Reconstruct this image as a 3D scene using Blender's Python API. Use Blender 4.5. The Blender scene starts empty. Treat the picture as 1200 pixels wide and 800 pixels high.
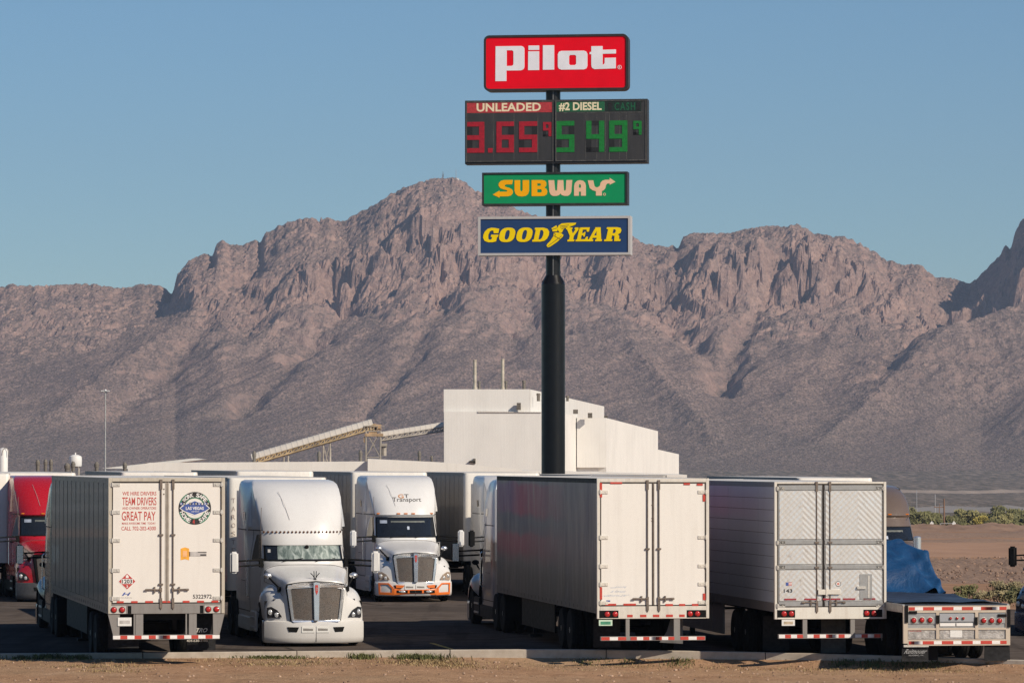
import bpy, bmesh, math, random
import numpy as np
from mathutils import Vector, Matrix
from mathutils.geometry import tessellate_polygon

random.seed(7)
SC = bpy.context.scene
COL = SC.collection
R = math.radians

# ------------------------------------------------------------------ camera
CAM_H = 4.48            # metres above the parking lot
F = 5000.0              # focal length in pixels of the 1200 px wide photograph
HOR = 541.0             # row of the horizon in the photograph
cam = bpy.data.cameras.new('camera')
cam.sensor_width = 36.0
cam.lens = 36.0 * F / 1200.0
cam.clip_start = 1.0
cam.clip_end = 20000.0
cam_o = bpy.data.objects.new('camera', cam)
cam_o.location = (0, 0, CAM_H)
cam_o.rotation_euler = (R(90) + math.atan((HOR - 400) / F), 0, 0)
COL.objects.link(cam_o)
SC.camera = cam_o

# ------------------------------------------------------------------ sun, sky, exposure
SUN_EL, SUN_AZ = R(33), R(50)         # azimuth measured from straight behind the camera towards the right
sd = Vector((math.cos(SUN_EL) * math.sin(SUN_AZ), -math.cos(SUN_EL) * math.cos(SUN_AZ), math.sin(SUN_EL)))
sun = bpy.data.lights.new('sun', 'SUN')
sun.energy = 5.0
sun.angle = R(0.5)
sun.color = (1.0, 0.88, 0.72)
sun_o = bpy.data.objects.new('sun', sun)
sun_o.rotation_euler = (-sd).to_track_quat('-Z', 'Y').to_euler()
sun_o.location = sd * 50
COL.objects.link(sun_o)

world = bpy.data.worlds.new('World')
SC.world = world
world.use_nodes = True
wn = world.node_tree
wn.nodes.clear()
w_out = wn.nodes.new('ShaderNodeOutputWorld')
w_bg = wn.nodes.new('ShaderNodeBackground')
w_sky = wn.nodes.new('ShaderNodeTexSky')
w_sky.sky_type = 'NISHITA'
w_sky.sun_disc = False
w_sky.sun_elevation = SUN_EL
w_sky.sun_rotation = math.atan2(sd.x, sd.y)
w_sky.altitude = 0
w_sky.air_density = 0.93
w_sky.dust_density = 0.0
w_sky.ozone_density = 7.7
w_bg.inputs['Strength'].default_value = 0.082
w_wb = wn.nodes.new('ShaderNodeMix')
w_wb.data_type, w_wb.blend_type = 'RGBA', 'MULTIPLY'
w_wb.inputs[0].default_value = 1.0
w_wb.inputs[7].default_value = (0.95, 1.01, 0.975, 1)
wn.links.new(w_sky.outputs[0], w_wb.inputs[6])
wn.links.new(w_wb.outputs[2], w_bg.inputs[0])
wn.links.new(w_bg.outputs[0], w_out.inputs[0])

SC.view_settings.view_transform = 'Standard'
SC.view_settings.look = 'None'
SC.view_settings.exposure = 0.0
SC.view_settings.gamma = 1.0
try:
    SC.cycles.volume_bounces = 0
    SC.cycles.max_bounces = 6
    SC.cycles.use_denoising = True
    SC.cycles.denoising_prefilter = 'NONE'
    SC.cycles.sample_clamp_indirect = 2.0
except Exception:
    pass

# ------------------------------------------------------------------ helpers
def tag(o, label=None, cat=None, group=None, kind=None):
    if label: o['label'] = label
    if cat: o['category'] = cat
    if group: o['group'] = group
    if kind: o['kind'] = kind
    return o

def empty(name, loc=(0, 0, 0), rz=0.0, label=None, cat=None, group=None):
    o = bpy.data.objects.new(name, None)
    o.empty_display_size = 0.3
    o.location = loc
    o.rotation_euler = (0, 0, rz)
    COL.objects.link(o)
    return tag(o, label, cat, group)

def link(name, me, parent=None):
    o = bpy.data.objects.new(name, me)
    COL.objects.link(o)
    if parent is not None: o.parent = parent
    return o

class MB:
    """collects shapes; build() links them as ONE mesh object"""
    def __init__(s):
        s.v, s.f, s.m, s.s = [], [], [], []
    def add(s, vs, fs, mi=0, smooth=False):
        b = len(s.v)
        s.v.extend([tuple(p) for p in vs])
        for f in fs:
            s.f.append(tuple(i + b for i in f)); s.m.append(mi); s.s.append(smooth)
        return s
    def box(s, x0, x1, y0, y1, z0, z1, mi=0):
        v = [(x0,y0,z0),(x1,y0,z0),(x1,y1,z0),(x0,y1,z0),(x0,y0,z1),(x1,y0,z1),(x1,y1,z1),(x0,y1,z1)]
        return s.add(v, [(0,3,2,1),(4,5,6,7),(0,1,5,4),(1,2,6,5),(2,3,7,6),(3,0,4,7)], mi)
    def cyl(s, p0, p1, r0, r1=None, n=10, mi=0, smooth=True, caps=True):
        if r1 is None: r1 = r0
        p0, p1 = Vector(p0), Vector(p1)
        d = (p1 - p0).normalized()
        a = d.orthogonal().normalized(); b = d.cross(a)
        vs = []
        for p, r in ((p0, r0), (p1, r1)):
            for i in range(n):
                t = 2 * math.pi * i / n
                vs.append(p + a * (r * math.cos(t)) + b * (r * math.sin(t)))
        s.add(vs, [(i, (i + 1) % n, n + (i + 1) % n, n + i) for i in range(n)], mi, smooth)
        if caps:
            s.add(vs[:n], [tuple(range(n))[::-1]], mi)
            s.add(vs[n:], [tuple(range(n))], mi)
        return s
    def tube(s, pts, r, n=6, mi=0):
        for a, b in zip(pts[:-1], pts[1:]): s.cyl(a, b, r, n=n, mi=mi)
        return s
    def loft(s, rings, closed=True, caps=True, mi=0, smooth=True):
        n = len(rings[0]); vs = [p for r in rings for p in r]; fs = []
        m = n if closed else n - 1
        for k in range(len(rings) - 1):
            for i in range(m):
                j = (i + 1) % n
                fs.append((k*n + i, k*n + j, (k+1)*n + j, (k+1)*n + i))
        s.add(vs, fs, mi, smooth)
        if caps and closed:
            s.add(rings[0], [tuple(range(n))[::-1]], mi)
            s.add(rings[-1], [tuple(range(n))], mi)
        return s
    def grid(s, rows, mi=0, smooth=True):
        return s.loft(rows, closed=False, caps=False, mi=mi, smooth=smooth)
    def prism(s, loops, fn, depth, mi=0):
        """loops: outer 2D loop (+ holes); fn(a, b, d) -> 3D; extruded 0..depth"""
        if not isinstance(loops[0][0], (tuple, list)): loops = [loops]
        tri = tessellate_polygon([[Vector((p[0], p[1], 0)) for p in l] for l in loops])
        flat = [p for l in loops for p in l]
        s.add([fn(p[0], p[1], depth) for p in flat], [tuple(t) for t in tri], mi)
        s.add([fn(p[0], p[1], 0) for p in flat], [tuple(t)[::-1] for t in tri], mi)
        for l in loops:
            n = len(l)
            s.add([fn(p[0], p[1], 0) for p in l] + [fn(p[0], p[1], depth) for p in l],
                  [(i, (i+1) % n, n + (i+1) % n, n + i) for i in range(n)], mi)
        return s
    def sphere(s, c, r, n=10, m=6, mi=0, sc=(1,1,1)):
        rings = []
        for k in range(m + 1):
            t = math.pi * k / m
            rr = max(math.sin(t), 1e-3)
            rings.append([(c[0] + sc[0]*r*rr*math.cos(2*math.pi*i/n), c[1] + sc[1]*r*rr*math.sin(2*math.pi*i/n), c[2] + sc[2]*r*math.cos(t)) for i in range(n)])
        return s.loft(rings, caps=False, mi=mi)
    def build(s, name, mats, parent=None, bevel=0.0, seg=2, normals=True, sharp=38):
        me = bpy.data.meshes.new(name)
        me.from_pydata(s.v, [], s.f)
        if not isinstance(mats, (list, tuple)): mats = [mats]
        for m in mats: me.materials.append(m)
        me.polygons.foreach_set('material_index', s.m)
        me.polygons.foreach_set('use_smooth', s.s)
        me.update()
        if normals or bevel:
            bm = bmesh.new(); bm.from_mesh(me)
            bmesh.ops.remove_doubles(bm, verts=bm.verts, dist=1e-5)
            if normals: bmesh.ops.recalc_face_normals(bm, faces=bm.faces)
            if bevel:
                es = [e for e in bm.edges if len(e.link_faces) == 2 and e.calc_face_angle(0) > 0.5]
                bmesh.ops.bevel(bm, geom=es, offset=bevel, segments=seg, affect='EDGES', clamp_overlap=True)
                for f in bm.faces: f.smooth = True
            bm.to_mesh(me); bm.free()
        try: me.set_sharp_from_angle(angle=R(sharp))
        except Exception: pass
        return link(name, me, parent)

def crom(pts, n):
    """Catmull-Rom resampling of a list of points to n points"""
    P = np.array(pts, float); k = len(P)
    out = []
    for i in range(n):
        t = i * (k - 1) / (n - 1); j = min(int(t), k - 2); u = t - j
        p0, p1, p2, p3 = P[max(j-1,0)], P[j], P[j+1], P[min(j+2,k-1)]
        out.append(0.5 * ((2*p1) + (p2-p0)*u + (2*p0-5*p1+4*p2-p3)*u*u + (3*p1-p0-3*p2+p3)*u**3))
    return np.array(out)

def interp(x, xs, ys): return float(np.interp(x, xs, ys))

def sstep(a, b, x):
    t = min(max((x - a) / (b - a), 0.0), 1.0)
    return t * t * (3 - 2 * t)

_tc = {}
def text2d(s, bold=0.0, spacing=1.0):
    key = (s, bold, spacing)
    if key in _tc: return _tc[key]
    cu = bpy.data.curves.new('text', 'FONT')
    cu.body = s; cu.size = 1.0; cu.offset = bold; cu.space_character = spacing
    cu.resolution_u = 3
    o = bpy.data.objects.new('text', cu); COL.objects.link(o)
    bpy.context.view_layer.update()
    me = bpy.data.meshes.new_from_object(o.evaluated_get(bpy.context.evaluated_depsgraph_get()))
    v = np.array([p.co[:2] for p in me.vertices], float); f = [tuple(p.vertices) for p in me.polygons]
    bpy.data.objects.remove(o); bpy.data.curves.remove(cu); bpy.data.meshes.remove(me)
    mn, mx = v.min(0), v.max(0)
    _tc[key] = ((v - mn) / (mx - mn), f)
    return _tc[key]

def put_text(mb, s, fn, a0, a1, b0, b1, mi=0, bold=0.0, spacing=1.0, shear=0.0):
    """text filling the rectangle a0..a1 x b0..b1 of the surface fn(a, b)"""
    v, f = text2d(s, bold, spacing)
    mb.add([fn(a0 + (a1-a0)*(p[0] + shear*(p[1]-0.5)), b0 + (b1-b0)*p[1]) for p in v], f, mi)

# ------------------------------------------------------------------ materials
class NT:
    def __init__(s, name):
        s.m = bpy.data.materials.new(name); s.m.use_nodes = True
        s.t = s.m.node_tree; s.n = s.t.nodes
        s.b = s.n['Principled BSDF']
    def node(s, typ, **kw):
        n = s.n.new(typ)
        for k, v in kw.items(): setattr(n, k, v)
        return n
    def L(s, a, b): s.t.links.new(a, b)
    def coord(s, kind='Object', scale=(1,1,1), rot=(0,0,0)):
        if kind == 'World':
            src = s.node('ShaderNodeNewGeometry').outputs['Position']
        else:
            src = s.node('ShaderNodeTexCoord').outputs[kind]
        mp = s.node('ShaderNodeMapping')
        mp.inputs['Scale'].default_value = scale
        mp.inputs['Rotation'].default_value = rot
        s.L(src, mp.inputs[0])
        return mp.outputs[0]
    def noise(s, vec, scale, detail=4, rough=0.55, dist=0.0):
        n = s.node('ShaderNodeTexNoise')
        n.inputs['Scale'].default_value = scale; n.inputs['Detail'].default_value = detail
        n.inputs['Roughness'].default_value = rough; n.inputs['Distortion'].default_value = dist
        s.L(vec, n.inputs['Vector'])
        return n.outputs['Fac']
    def ramp(s, fac, stops):
        r = s.node('ShaderNodeValToRGB')
        e = r.color_ramp.elements
        while len(e) < len(stops): e.new(0.5)
        for i, (p, c) in enumerate(stops):
            e[i].position = p
            e[i].color = (c, c, c, 1) if isinstance(c, (int, float)) else (*c, 1)
        s.L(fac, r.inputs[0])
        return r.outputs[0]
    def mix(s, fac, a, b, mode='MIX'):
        n = s.node('ShaderNodeMix', data_type='RGBA', blend_type=mode)
        for sock, val in ((n.inputs[0], fac), (n.inputs[6], a), (n.inputs[7], b)):
            if isinstance(val, (int, float)): sock.default_value = val if sock == n.inputs[0] else (val, val, val, 1)
            elif isinstance(val, tuple): sock.default_value = (*val, 1)
            else: s.L(val, sock)
        return n.outputs[2]
    def math(s, op, a, b=0.0, c=0.0):
        n = s.node('ShaderNodeMath', operation=op)
        for sock, val in zip(n.inputs, (a, b, c)):
            if isinstance(val, (int, float)): sock.default_value = val
            else: s.L(val, sock)
        return n.outputs[0]
    def bump(s, h, strength=0.3, dist=0.02, prev=None):
        n = s.node('ShaderNodeBump')
        n.inputs['Strength'].default_value = strength; n.inputs['Distance'].default_value = dist
        s.L(h, n.inputs['Height'])
        if prev is not None: s.L(prev, n.inputs['Normal'])
        s.L(n.outputs[0], s.b.inputs['Normal'])
        return n.outputs[0]
    def setp(s, color=None, rough=None, metal=None, coat=None, spec=None):
        if color is not None:
            if isinstance(color, tuple): s.b.inputs['Base Color'].default_value = (*color, 1)
            else: s.L(color, s.b.inputs['Base Color'])
        if rough is not None:
            if isinstance(rough, (int, float)): s.b.inputs['Roughness'].default_value = rough
            else: s.L(rough, s.b.inputs['Roughness'])
        if metal is not None: s.b.inputs['Metallic'].default_value = metal
        if coat is not None: s.b.inputs['Coat Weight'].default_value = coat
        if spec is not None: s.b.inputs['Specular IOR Level'].default_value = spec
        return s

def painted(name, color, dirt=(0.20, 0.15, 0.11), amount=0.5, rough=0.38, coat=0.2, streak=6.0, metal=0.0, wave=0.0, low=None, fine_k=0.25):
    """vehicle paint with grime, vertical runs and uneven gloss"""
    t = NT(name)
    big = t.noise(t.coord('Object', (1,1,1)), 0.9, 5, 0.6)
    run = t.noise(t.coord('Object', (streak, streak, 0.45)), 1.0, 5, 0.65)
    fine = t.noise(t.coord('Object', (1,1,1)), 14.0, 5, 0.7)
    a = t.math('MULTIPLY', t.ramp(run, [(0.45, 0.0), (0.78, 1.0)]), t.ramp(big, [(0.3, 0.15), (0.7, 1.0)]))
    a = t.math('ADD', t.math('MULTIPLY', a, 0.55), t.math('MULTIPLY', t.ramp(fine, [(0.5, 0.0), (0.8, 1.0)]), fine_k))
    if low:
        sep = t.node('ShaderNodeSeparateXYZ'); t.L(t.coord('Object'), sep.inputs[0])
        g = t.node('ShaderNodeMapRange'); g.inputs[1].default_value = low; g.inputs[2].default_value = 0.2
        t.L(sep.outputs[2], g.inputs[0])
        a = t.math('ADD', a, t.math('MULTIPLY', g.outputs[0], 1.0))
    a = t.math('MULTIPLY', a, amount)
    c = t.mix(a, color, dirt)
    t.setp(c, t.ramp(fine, [(0.2, max(rough - 0.08, 0.05)), (0.8, rough + 0.12)]), metal, coat)
    if wave: t.bump(t.noise(t.coord('Object', (1,1,0.6)), 1.3, 2), wave, 0.02)
    return t.m

def plain(name, color, rough=0.5, metal=0.0, var=0.25, scale=9.0, coat=0.0, bump=0.0, spec=None):
    t = NT(name)
    n = t.noise(t.coord('Object'), scale, 5, 0.6)
    dk = tuple(x * (1 - var) for x in color); lt = tuple(min(x * (1 + var), 0.95) for x in color)
    t.setp(t.ramp(n, [(0.3, dk), (0.7, lt)]), t.ramp(n, [(0.2, min(rough + 0.12, 1)), (0.8, max(rough - 0.06, 0.04))]), metal, coat, spec)
    if bump: t.bump(n, bump, 0.01)
    return t.m

M = {}
M['white'] = painted('white_truck_paint', (0.67, 0.66, 0.645), amount=0.22, rough=0.3, coat=0.25, low=0.85, fine_k=0.06)
M['white_door'] = painted('white_door_paint', (0.74, 0.70, 0.645), amount=0.25, rough=0.45, coat=0.0, streak=5)
M['white_door_clean'] = painted('bright_door_paint', (0.78, 0.745, 0.69), amount=0.30, rough=0.45, coat=0.05, streak=7)
M['white_nose'] = painted('white_trailer_nose', (0.70, 0.66, 0.60), amount=0.55, rough=0.45, coat=0.0, streak=5)
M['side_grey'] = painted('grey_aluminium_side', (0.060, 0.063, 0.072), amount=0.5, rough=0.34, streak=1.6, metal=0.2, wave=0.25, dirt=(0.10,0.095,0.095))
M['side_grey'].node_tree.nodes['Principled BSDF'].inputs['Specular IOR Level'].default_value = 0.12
M['side_dirty'] = painted('dirty_trailer_side', (0.27, 0.25, 0.23), amount=0.8, rough=0.5, streak=2.2, metal=0.1, dirt=(0.12,0.10,0.08))
M['side_silver'] = painted('silver_trailer_side', (0.50, 0.54, 0.58), amount=0.35, rough=0.45, streak=1.5, metal=0.0, wave=0.3, dirt=(0.15,0.13,0.11))
M['frame_white'] = painted('worn_white_frame', (0.66, 0.62, 0.55), dirt=(0.16,0.10,0.06), amount=0.75, rough=0.5, coat=0, streak=10)
M['frame_grey'] = painted('worn_grey_steel', (0.25, 0.235, 0.22), dirt=(0.10,0.06,0.04), amount=0.8, rough=0.55, coat=0, streak=10, metal=0.2)
M['rod'] = plain('rusty_rod_steel', (0.17, 0.135, 0.11), 0.6, 0.3)
M['hinge'] = plain('galvanised_hinge', (0.55, 0.52, 0.47), 0.45, 0.3, 0.2, 30)
M['gasket'] = plain('dark_door_gasket', (0.06, 0.05, 0.045), 0.8)
M['black'] = plain('black_underbody', (0.008, 0.008, 0.008), 0.7, spec=0.12)
M['chassis'] = plain('dark_chassis_steel', (0.014, 0.0135, 0.013), 0.6, 0.0, spec=0.12)
M['rubber'] = plain('tyre_rubber', (0.014, 0.0135, 0.013), 0.85, 0, 0.3, 20, spec=0.12)
M['flap'] = plain('mud_flap_rubber', (0.022, 0.022, 0.023), 0.7, 0, 0.35, 12, spec=0.12)
M['rim'] = plain('steel_wheel_rim', (0.35, 0.34, 0.33), 0.4, 0.7)
M['chrome'] = plain('polished_chrome', (0.86, 0.85, 0.84), 0.22, 0.85, 0.08, 6)
M['mesh'] = None
M['red_tape'] = plain('red_reflective_tape', (0.50, 0.055, 0.035), 0.4, 0, 0.2, 25)
M['white_tape'] = plain('white_reflective_tape', (0.78, 0.75, 0.72), 0.4, 0, 0.08, 25)
M['lens'] = plain('red_lamp_lens', (0.42, 0.02, 0.018), 0.15, 0, 0.2, 30, 0.5)
M['lens_clear'] = plain('clear_lamp_lens', (0.55, 0.55, 0.54), 0.08, 0.3, 0.15, 20, 0.6)
M['lamp_dark'] = plain('dark_headlamp_bowl', (0.035, 0.035, 0.04), 0.18, 0, 0.2, 20, 0.6)
M['amber'] = plain('amber_marker_lens', (0.55, 0.16, 0.02), 0.2, 0, 0.1, 30)
M['glass'] = plain('dark_tinted_glass', (0.012, 0.014, 0.017), 0.05, 0, 0.15, 3, 0.6)
M['interior'] = plain('dark_cab_interior', (0.02, 0.02, 0.022), 0.8)
M['plate'] = plain('licence_plate', (0.70, 0.69, 0.66), 0.4, 0, 0.15, 60)
M['plate_green'] = plain('pale_green_plate', (0.52, 0.66, 0.52), 0.4, 0, 0.2, 60)
M['print_red'] = plain('red_print', (0.46, 0.05, 0.04), 0.5, 0, 0.15, 40)
M['print_black'] = plain('black_print', (0.025, 0.022, 0.022), 0.5)
M['print_grey'] = plain('grey_print', (0.45, 0.42, 0.40), 0.5)
M['print_blue'] = plain('blue_print', (0.05, 0.09, 0.30), 0.5)
M['print_white'] = plain('white_print', (0.75, 0.73, 0.70), 0.5, 0, 0.06)
M['print_green'] = plain('green_print', (0.05, 0.22, 0.13), 0.5)
M['print_orange'] = plain('orange_print', (0.80, 0.36, 0.04), 0.5)
M['print_pale'] = plain('pale_blue_print', (0.42, 0.47, 0.56), 0.5)
M['orange_paint'] = painted('orange_bumper_paint', (0.72, 0.16, 0.02), amount=0.2)
M['red_paint'] = painted('red_truck_paint', (0.40, 0.008, 0.016), amount=0.06, rough=0.25, coat=0.5)
M['brown_paint'] = painted('brown_truck_paint', (0.13, 0.095, 0.075), amount=0.2, rough=0.3, coat=0.4)
M['navy_paint'] = painted('navy_truck_paint', (0.012, 0.022, 0.055), amount=0.1, rough=0.25, coat=0.5)
M['dark_plastic'] = plain('dark_bumper_plastic', (0.06, 0.06, 0.063), 0.55)
M['deck'] = plain('dark_flatbed_deck', (0.045, 0.05, 0.06), 0.6, 0, 0.35, 3)
M['aluminium'] = plain('bare_aluminium', (0.42, 0.41, 0.39), 0.38, 0.6, 0.2, 8)

def mesh_mat():
    t = NT('fine_grille_mesh')
    v = t.coord('Object', (1, 1, 1))
    w = t.node('ShaderNodeTexVoronoi'); w.inputs['Scale'].default_value = 55; t.L(v, w.inputs['Vector'])
    n = t.noise(v, 5.0, 4)
    c = t.mix(t.ramp(w.outputs['Distance'], [(0.25, 0.0), (0.5, 1.0)]), (0.035, 0.032, 0.030), (0.15, 0.13, 0.115))
    c = t.mix(t.ramp(n, [(0.4, 0.0), (0.7, 0.35)]), c, (0.15, 0.10, 0.07))
    t.setp(c, 0.5, 0.4)
    return t.m
M['mesh'] = mesh_mat()

def quilt_mat():
    """stainless door skin pressed in a chevron quilt"""
    t = NT('quilted_stainless')
    v = t.coord('Object')
    sep = t.node('ShaderNodeSeparateXYZ'); t.L(v, sep.inputs[0])
    ax = t.math('ABSOLUTE', t.math('SUBTRACT', t.math('ABSOLUTE', sep.outputs[0]), 0.64))
    d1 = t.math('SINE', t.math('MULTIPLY', t.math('ADD', sep.outputs[2], ax), 2*math.pi/0.135))
    d2 = t.math('SINE', t.math('MULTIPLY', t.math('SUBTRACT', sep.outputs[2], ax), 2*math.pi/0.135))
    h = t.math('ADD', t.math('MULTIPLY', d1, 0.9), t.math('MULTIPLY', d2, 0.25))
    n = t.noise(t.coord('Object', (3, 3, 1.2)), 2.2, 5, 0.65)
    c = t.mix(t.ramp(n, [(0.3, 0.0), (0.75, 1.0)]), (0.95, 0.91, 0.85), (0.64, 0.60, 0.54))  # brighter patches put the steel's uneven shine into the colour
    c = t.mix(t.ramp(d1, [(0.70, 0.0), (1.0, 0.45)]), c, (0.92, 0.89, 0.84))  # highlights along the quilt ridges, painted as paler colour
    spot = t.noise(t.coord('Object', (1, 1, 0.6)), 7.0, 5, 0.75)
    c = t.mix(t.ramp(spot, [(0.58, 0.0), (0.74, 0.5)]), c, (0.34, 0.24, 0.16))
    t.setp(c, t.ramp(n, [(0.3, 0.28), (0.8, 0.48)]), 0.62)
    dent = t.noise(t.coord('Object'), 2.6, 3)
    t.bump(t.math('ADD', h, t.math('MULTIPLY', dent, 4.0)), 0.11, 0.012)
    return t.m
M['quilt'] = quilt_mat()

def tread_mat():
    t = NT('aluminium_tread_plate')
    a = t.noise(t.coord('Object', (1, 1, 1), (0, R(45), 0)), 28.0, 2)
    n = t.noise(t.coord('Object'), 6.0, 4)
    t.setp(t.ramp(n, [(0.3, (0.26, 0.24, 0.22)), (0.7, (0.60, 0.56, 0.52))]), t.ramp(a, [(0.3, 0.6), (0.7, 0.3)]), 0.55)
    t.bump(a, 0.5, 0.012)
    return t.m
M['tread'] = tread_mat()

def graphic_side():
    """faded magenta trailer livery with a dark block and runs of grime"""
    t = NT('faded_magenta_livery')
    v = t.coord('Object')
    sep = t.node('ShaderNodeSeparateXYZ'); t.L(v, sep.inputs[0])
    y, z = sep.outputs[1], sep.outputs[2]
    wob = t.math('SUBTRACT', t.noise(t.coord('Object', (0, 0.5, 1)), 1.1, 5), 0.5)
    run = t.noise(t.coord('Object', (0, 2.6, 0.42)), 1.0, 6, 0.72)
    run2 = t.noise(t.coord('Object', (0, 5.5, 0.55)), 1.0, 4, 0.7)
    yy = t.math('ADD', y, t.math('MULTIPLY', wob, 4.0))
    fade = t.ramp(t.math('DIVIDE', yy, 16.0), [(0.22, 0.05), (0.75, 1.0)])
    zz = t.math('ADD', z, t.math('MULTIPLY', wob, 0.35))
    band = lambda c, hw_, soft: t.ramp(t.math('ABSOLUTE', t.math('SUBTRACT', zz, c)), [(hw_, 1.0), (hw_ + soft, 0.0)])
    mag = t.math('MULTIPLY', t.math('MAXIMUM', band(3.50, 0.38, 0.12), t.math('MULTIPLY', band(2.42, 0.22, 0.3), 0.75)), fade)
    c = t.mix(mag, (0.150, 0.128, 0.132), (0.30, 0.026, 0.070))
    vio = t.math('MULTIPLY', band(3.45, 0.5, 0.1), t.ramp(t.math('DIVIDE', y, 16.0), [(0.74, 0.0), (0.86, 0.85)]))
    c = t.mix(vio, c, (0.135, 0.055, 0.15))
    mid = t.math('MULTIPLY', band(2.92, 0.17, 0.14), fade)
    c = t.mix(t.math('MULTIPLY', mid, 0.9), c, (0.075, 0.085, 0.115))
    c = t.mix(band(1.35, 0.3, 0.9), c, (0.075, 0.068, 0.066))
    c = t.mix(t.ramp(run, [(0.56, 0.0), (0.70, 0.45)]), c, (0.30, 0.27, 0.275))
    c = t.mix(t.ramp(run2, [(0.60, 0.0), (0.72, 0.55)]), c, (0.40, 0.37, 0.37))
    c = t.mix(t.ramp(run, [(0.28, 0.7), (0.44, 0.0)]), c, (0.065, 0.055, 0.056))
    t.setp(c, t.ramp(run, [(0.3, 0.36), (0.7, 0.6)]), 0.1, 0, 0.3)
    return t.m
M['livery'] = graphic_side()

def two_tone():
    """white sleeper over a dark wine coloured lower cab"""
    t = NT('white_over_wine_paint')
    v = t.coord('Object')
    sep = t.node('ShaderNodeSeparateXYZ'); t.L(v, sep.inputs[0])
    n = t.noise(t.coord('Object'), 1.2, 3)
    z = t.math('ADD', sep.outputs[2], t.math('MULTIPLY', n, 0.5))
    c = t.mix(t.ramp(t.math('DIVIDE', z, 5.0), [(0.52, 0.0), (0.56, 1.0)]), (0.085, 0.025, 0.04), (0.82, 0.84, 0.88))
    c = t.mix(t.ramp(t.math('DIVIDE', z, 5.0), [(0.36, 1.0), (0.40, 0.0)]), c, (0.16, 0.17, 0.21))
    t.setp(c, 0.3, 0, 0.4)
    return t.m
M['two_tone'] = two_tone()
# ================================================================== TERRAIN
def _hash(ix, iy, seed):
    h = (ix.astype(np.int64) * 374761393 + iy.astype(np.int64) * 668265263 + seed * 1274126177) & 0xFFFFFFFF
    h = ((h ^ (h >> 13)) * 1274126177) & 0xFFFFFFFF
    return (h ^ (h >> 16)) & 0xFFFF

def pn(x, y, seed=0):
    """gradient noise, about -1..1"""
    x0, y0 = np.floor(x), np.floor(y)
    fx, fy = x - x0, y - y0
    u = fx*fx*fx*(fx*(fx*6-15)+10); v = fy*fy*fy*(fy*(fy*6-15)+10)
    def g(dx, dy):
        a = _hash(x0 + dx, y0 + dy, seed) * (2*np.pi/65536.0)
        return np.cos(a) * (fx - dx) + np.sin(a) * (fy - dy)
    n0 = g(0,0) + u*(g(1,0) - g(0,0)); n1 = g(0,1) + u*(g(1,1) - g(0,1))
    return 1.5 * (n0 + v*(n1 - n0))

def fbm(x, y, o=4, seed=0, gain=0.5, lac=2.03):
    s = 0; a = 1.0
    for i in range(o):
        s = s + a * pn(x, y, seed + i*17); x = x*lac + 11.3; y = y*lac - 7.1; a *= gain
    return s

def ridged(x, y, o=4, seed=0, gain=0.5, lac=2.07):
    s = 0; a = 1.0
    for i in range(o):
        s = s + a * (1 - 2*np.abs(pn(x, y, seed + i*17))); x = x*lac + 5.3; y = y*lac + 9.7; a *= gain
    return s

def ss(a, b, x):
    t = np.clip((x - a) / (b - a), 0, 1); return t*t*(3 - 2*t)

def sheet(name, P, mat, kind='structure', label=None, cat=None):
    """P: rows x cols x 3 array -> one mesh"""
    r, c = P.shape[:2]
    me = bpy.data.meshes.new(name)
    me.vertices.add(r*c); me.vertices.foreach_set('co', P.reshape(-1).astype(np.float32))
    i = np.arange((r-1)*(c-1)); a = (i // (c-1))*c + i % (c-1)
    q = np.stack([a, a+1, a+c+1, a+c], 1).reshape(-1)
    n = (r-1)*(c-1)
    me.loops.add(n*4); me.loops.foreach_set('vertex_index', q.astype(np.int32))
    me.polygons.add(n); me.polygons.foreach_set('loop_start', np.arange(0, n*4, 4, dtype=np.int32))
    me.update(calc_edges=True)
    me.polygons.foreach_set('use_smooth', np.ones(n, bool))
    me.materials.append(mat)
    o = link(name, me)
    return tag(o, label, cat, kind=kind)

def ground_z(X, Y):
    X = np.asarray(X, float); Y = np.asarray(Y, float)
    z = np.interp(Y, [-100, 96, 124, 131, 133, 700, 1000, 2000, 3000, 3800, 4300, 9000],
                     [-0.45, -0.45, -0.45, -0.10, -0.06, -6.9, -11.0, -19.0, -18.0, -10.0, 2.0, 60.0])
    amp = np.interp(Y, [0, 131, 150, 700, 2000], [0, 0, 0.10, 0.30, 1.2])
    return z + amp * fbm(X/14.0, Y/30.0, 3, 5) 

# ---- ground sheet
def soil_mat():
    t = NT('desert_soil')
    v = t.coord('World')
    n1 = t.noise(v, 0.012, 5, 0.6); n2 = t.noise(v, 0.35, 6, 0.7); n3 = t.noise(t.coord('World', (0.02, 0.12, 1)), 1.0, 4)
    c = t.ramp(n2, [(0.25, (0.25, 0.145, 0.092)), (0.5, (0.34, 0.205, 0.132)), (0.8, (0.43, 0.275, 0.185))])
    c = t.mix(t.ramp(n3, [(0.42, 0.0), (0.6, 0.55)]), c, (0.27, 0.165, 0.110))
    c = t.mix(t.ramp(n1, [(0.45, 0.0), (0.65, 0.3)]), c, (0.42, 0.265, 0.18))
    sep = t.node('ShaderNodeSeparateXYZ'); t.L(v, sep.inputs[0])
    far = t.math('DIVIDE', sep.outputs[1], 4500.0)
    scrub = t.noise(t.coord('World', (1, 0.12, 1)), 0.16, 5, 0.75)
    cf = t.ramp(scrub, [(0.38, (0.085, 0.080, 0.064)), (0.5, (0.155, 0.13, 0.108)), (0.62, (0.26, 0.21, 0.175))])
    c = t.mix(t.ramp(far, [(0.150, 0.0), (0.19, 1.0)]), c, cf)
    t.setp(c, 0.95, 0, 0, 0.0)
    t.bump(n2, 0.5, 0.08)
    return t.m
soil = soil_mat()
ys = np.concatenate([np.linspace(-60, 90, 12), np.linspace(96, 300, 110), np.geomspace(305, 6300, 110)])
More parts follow.
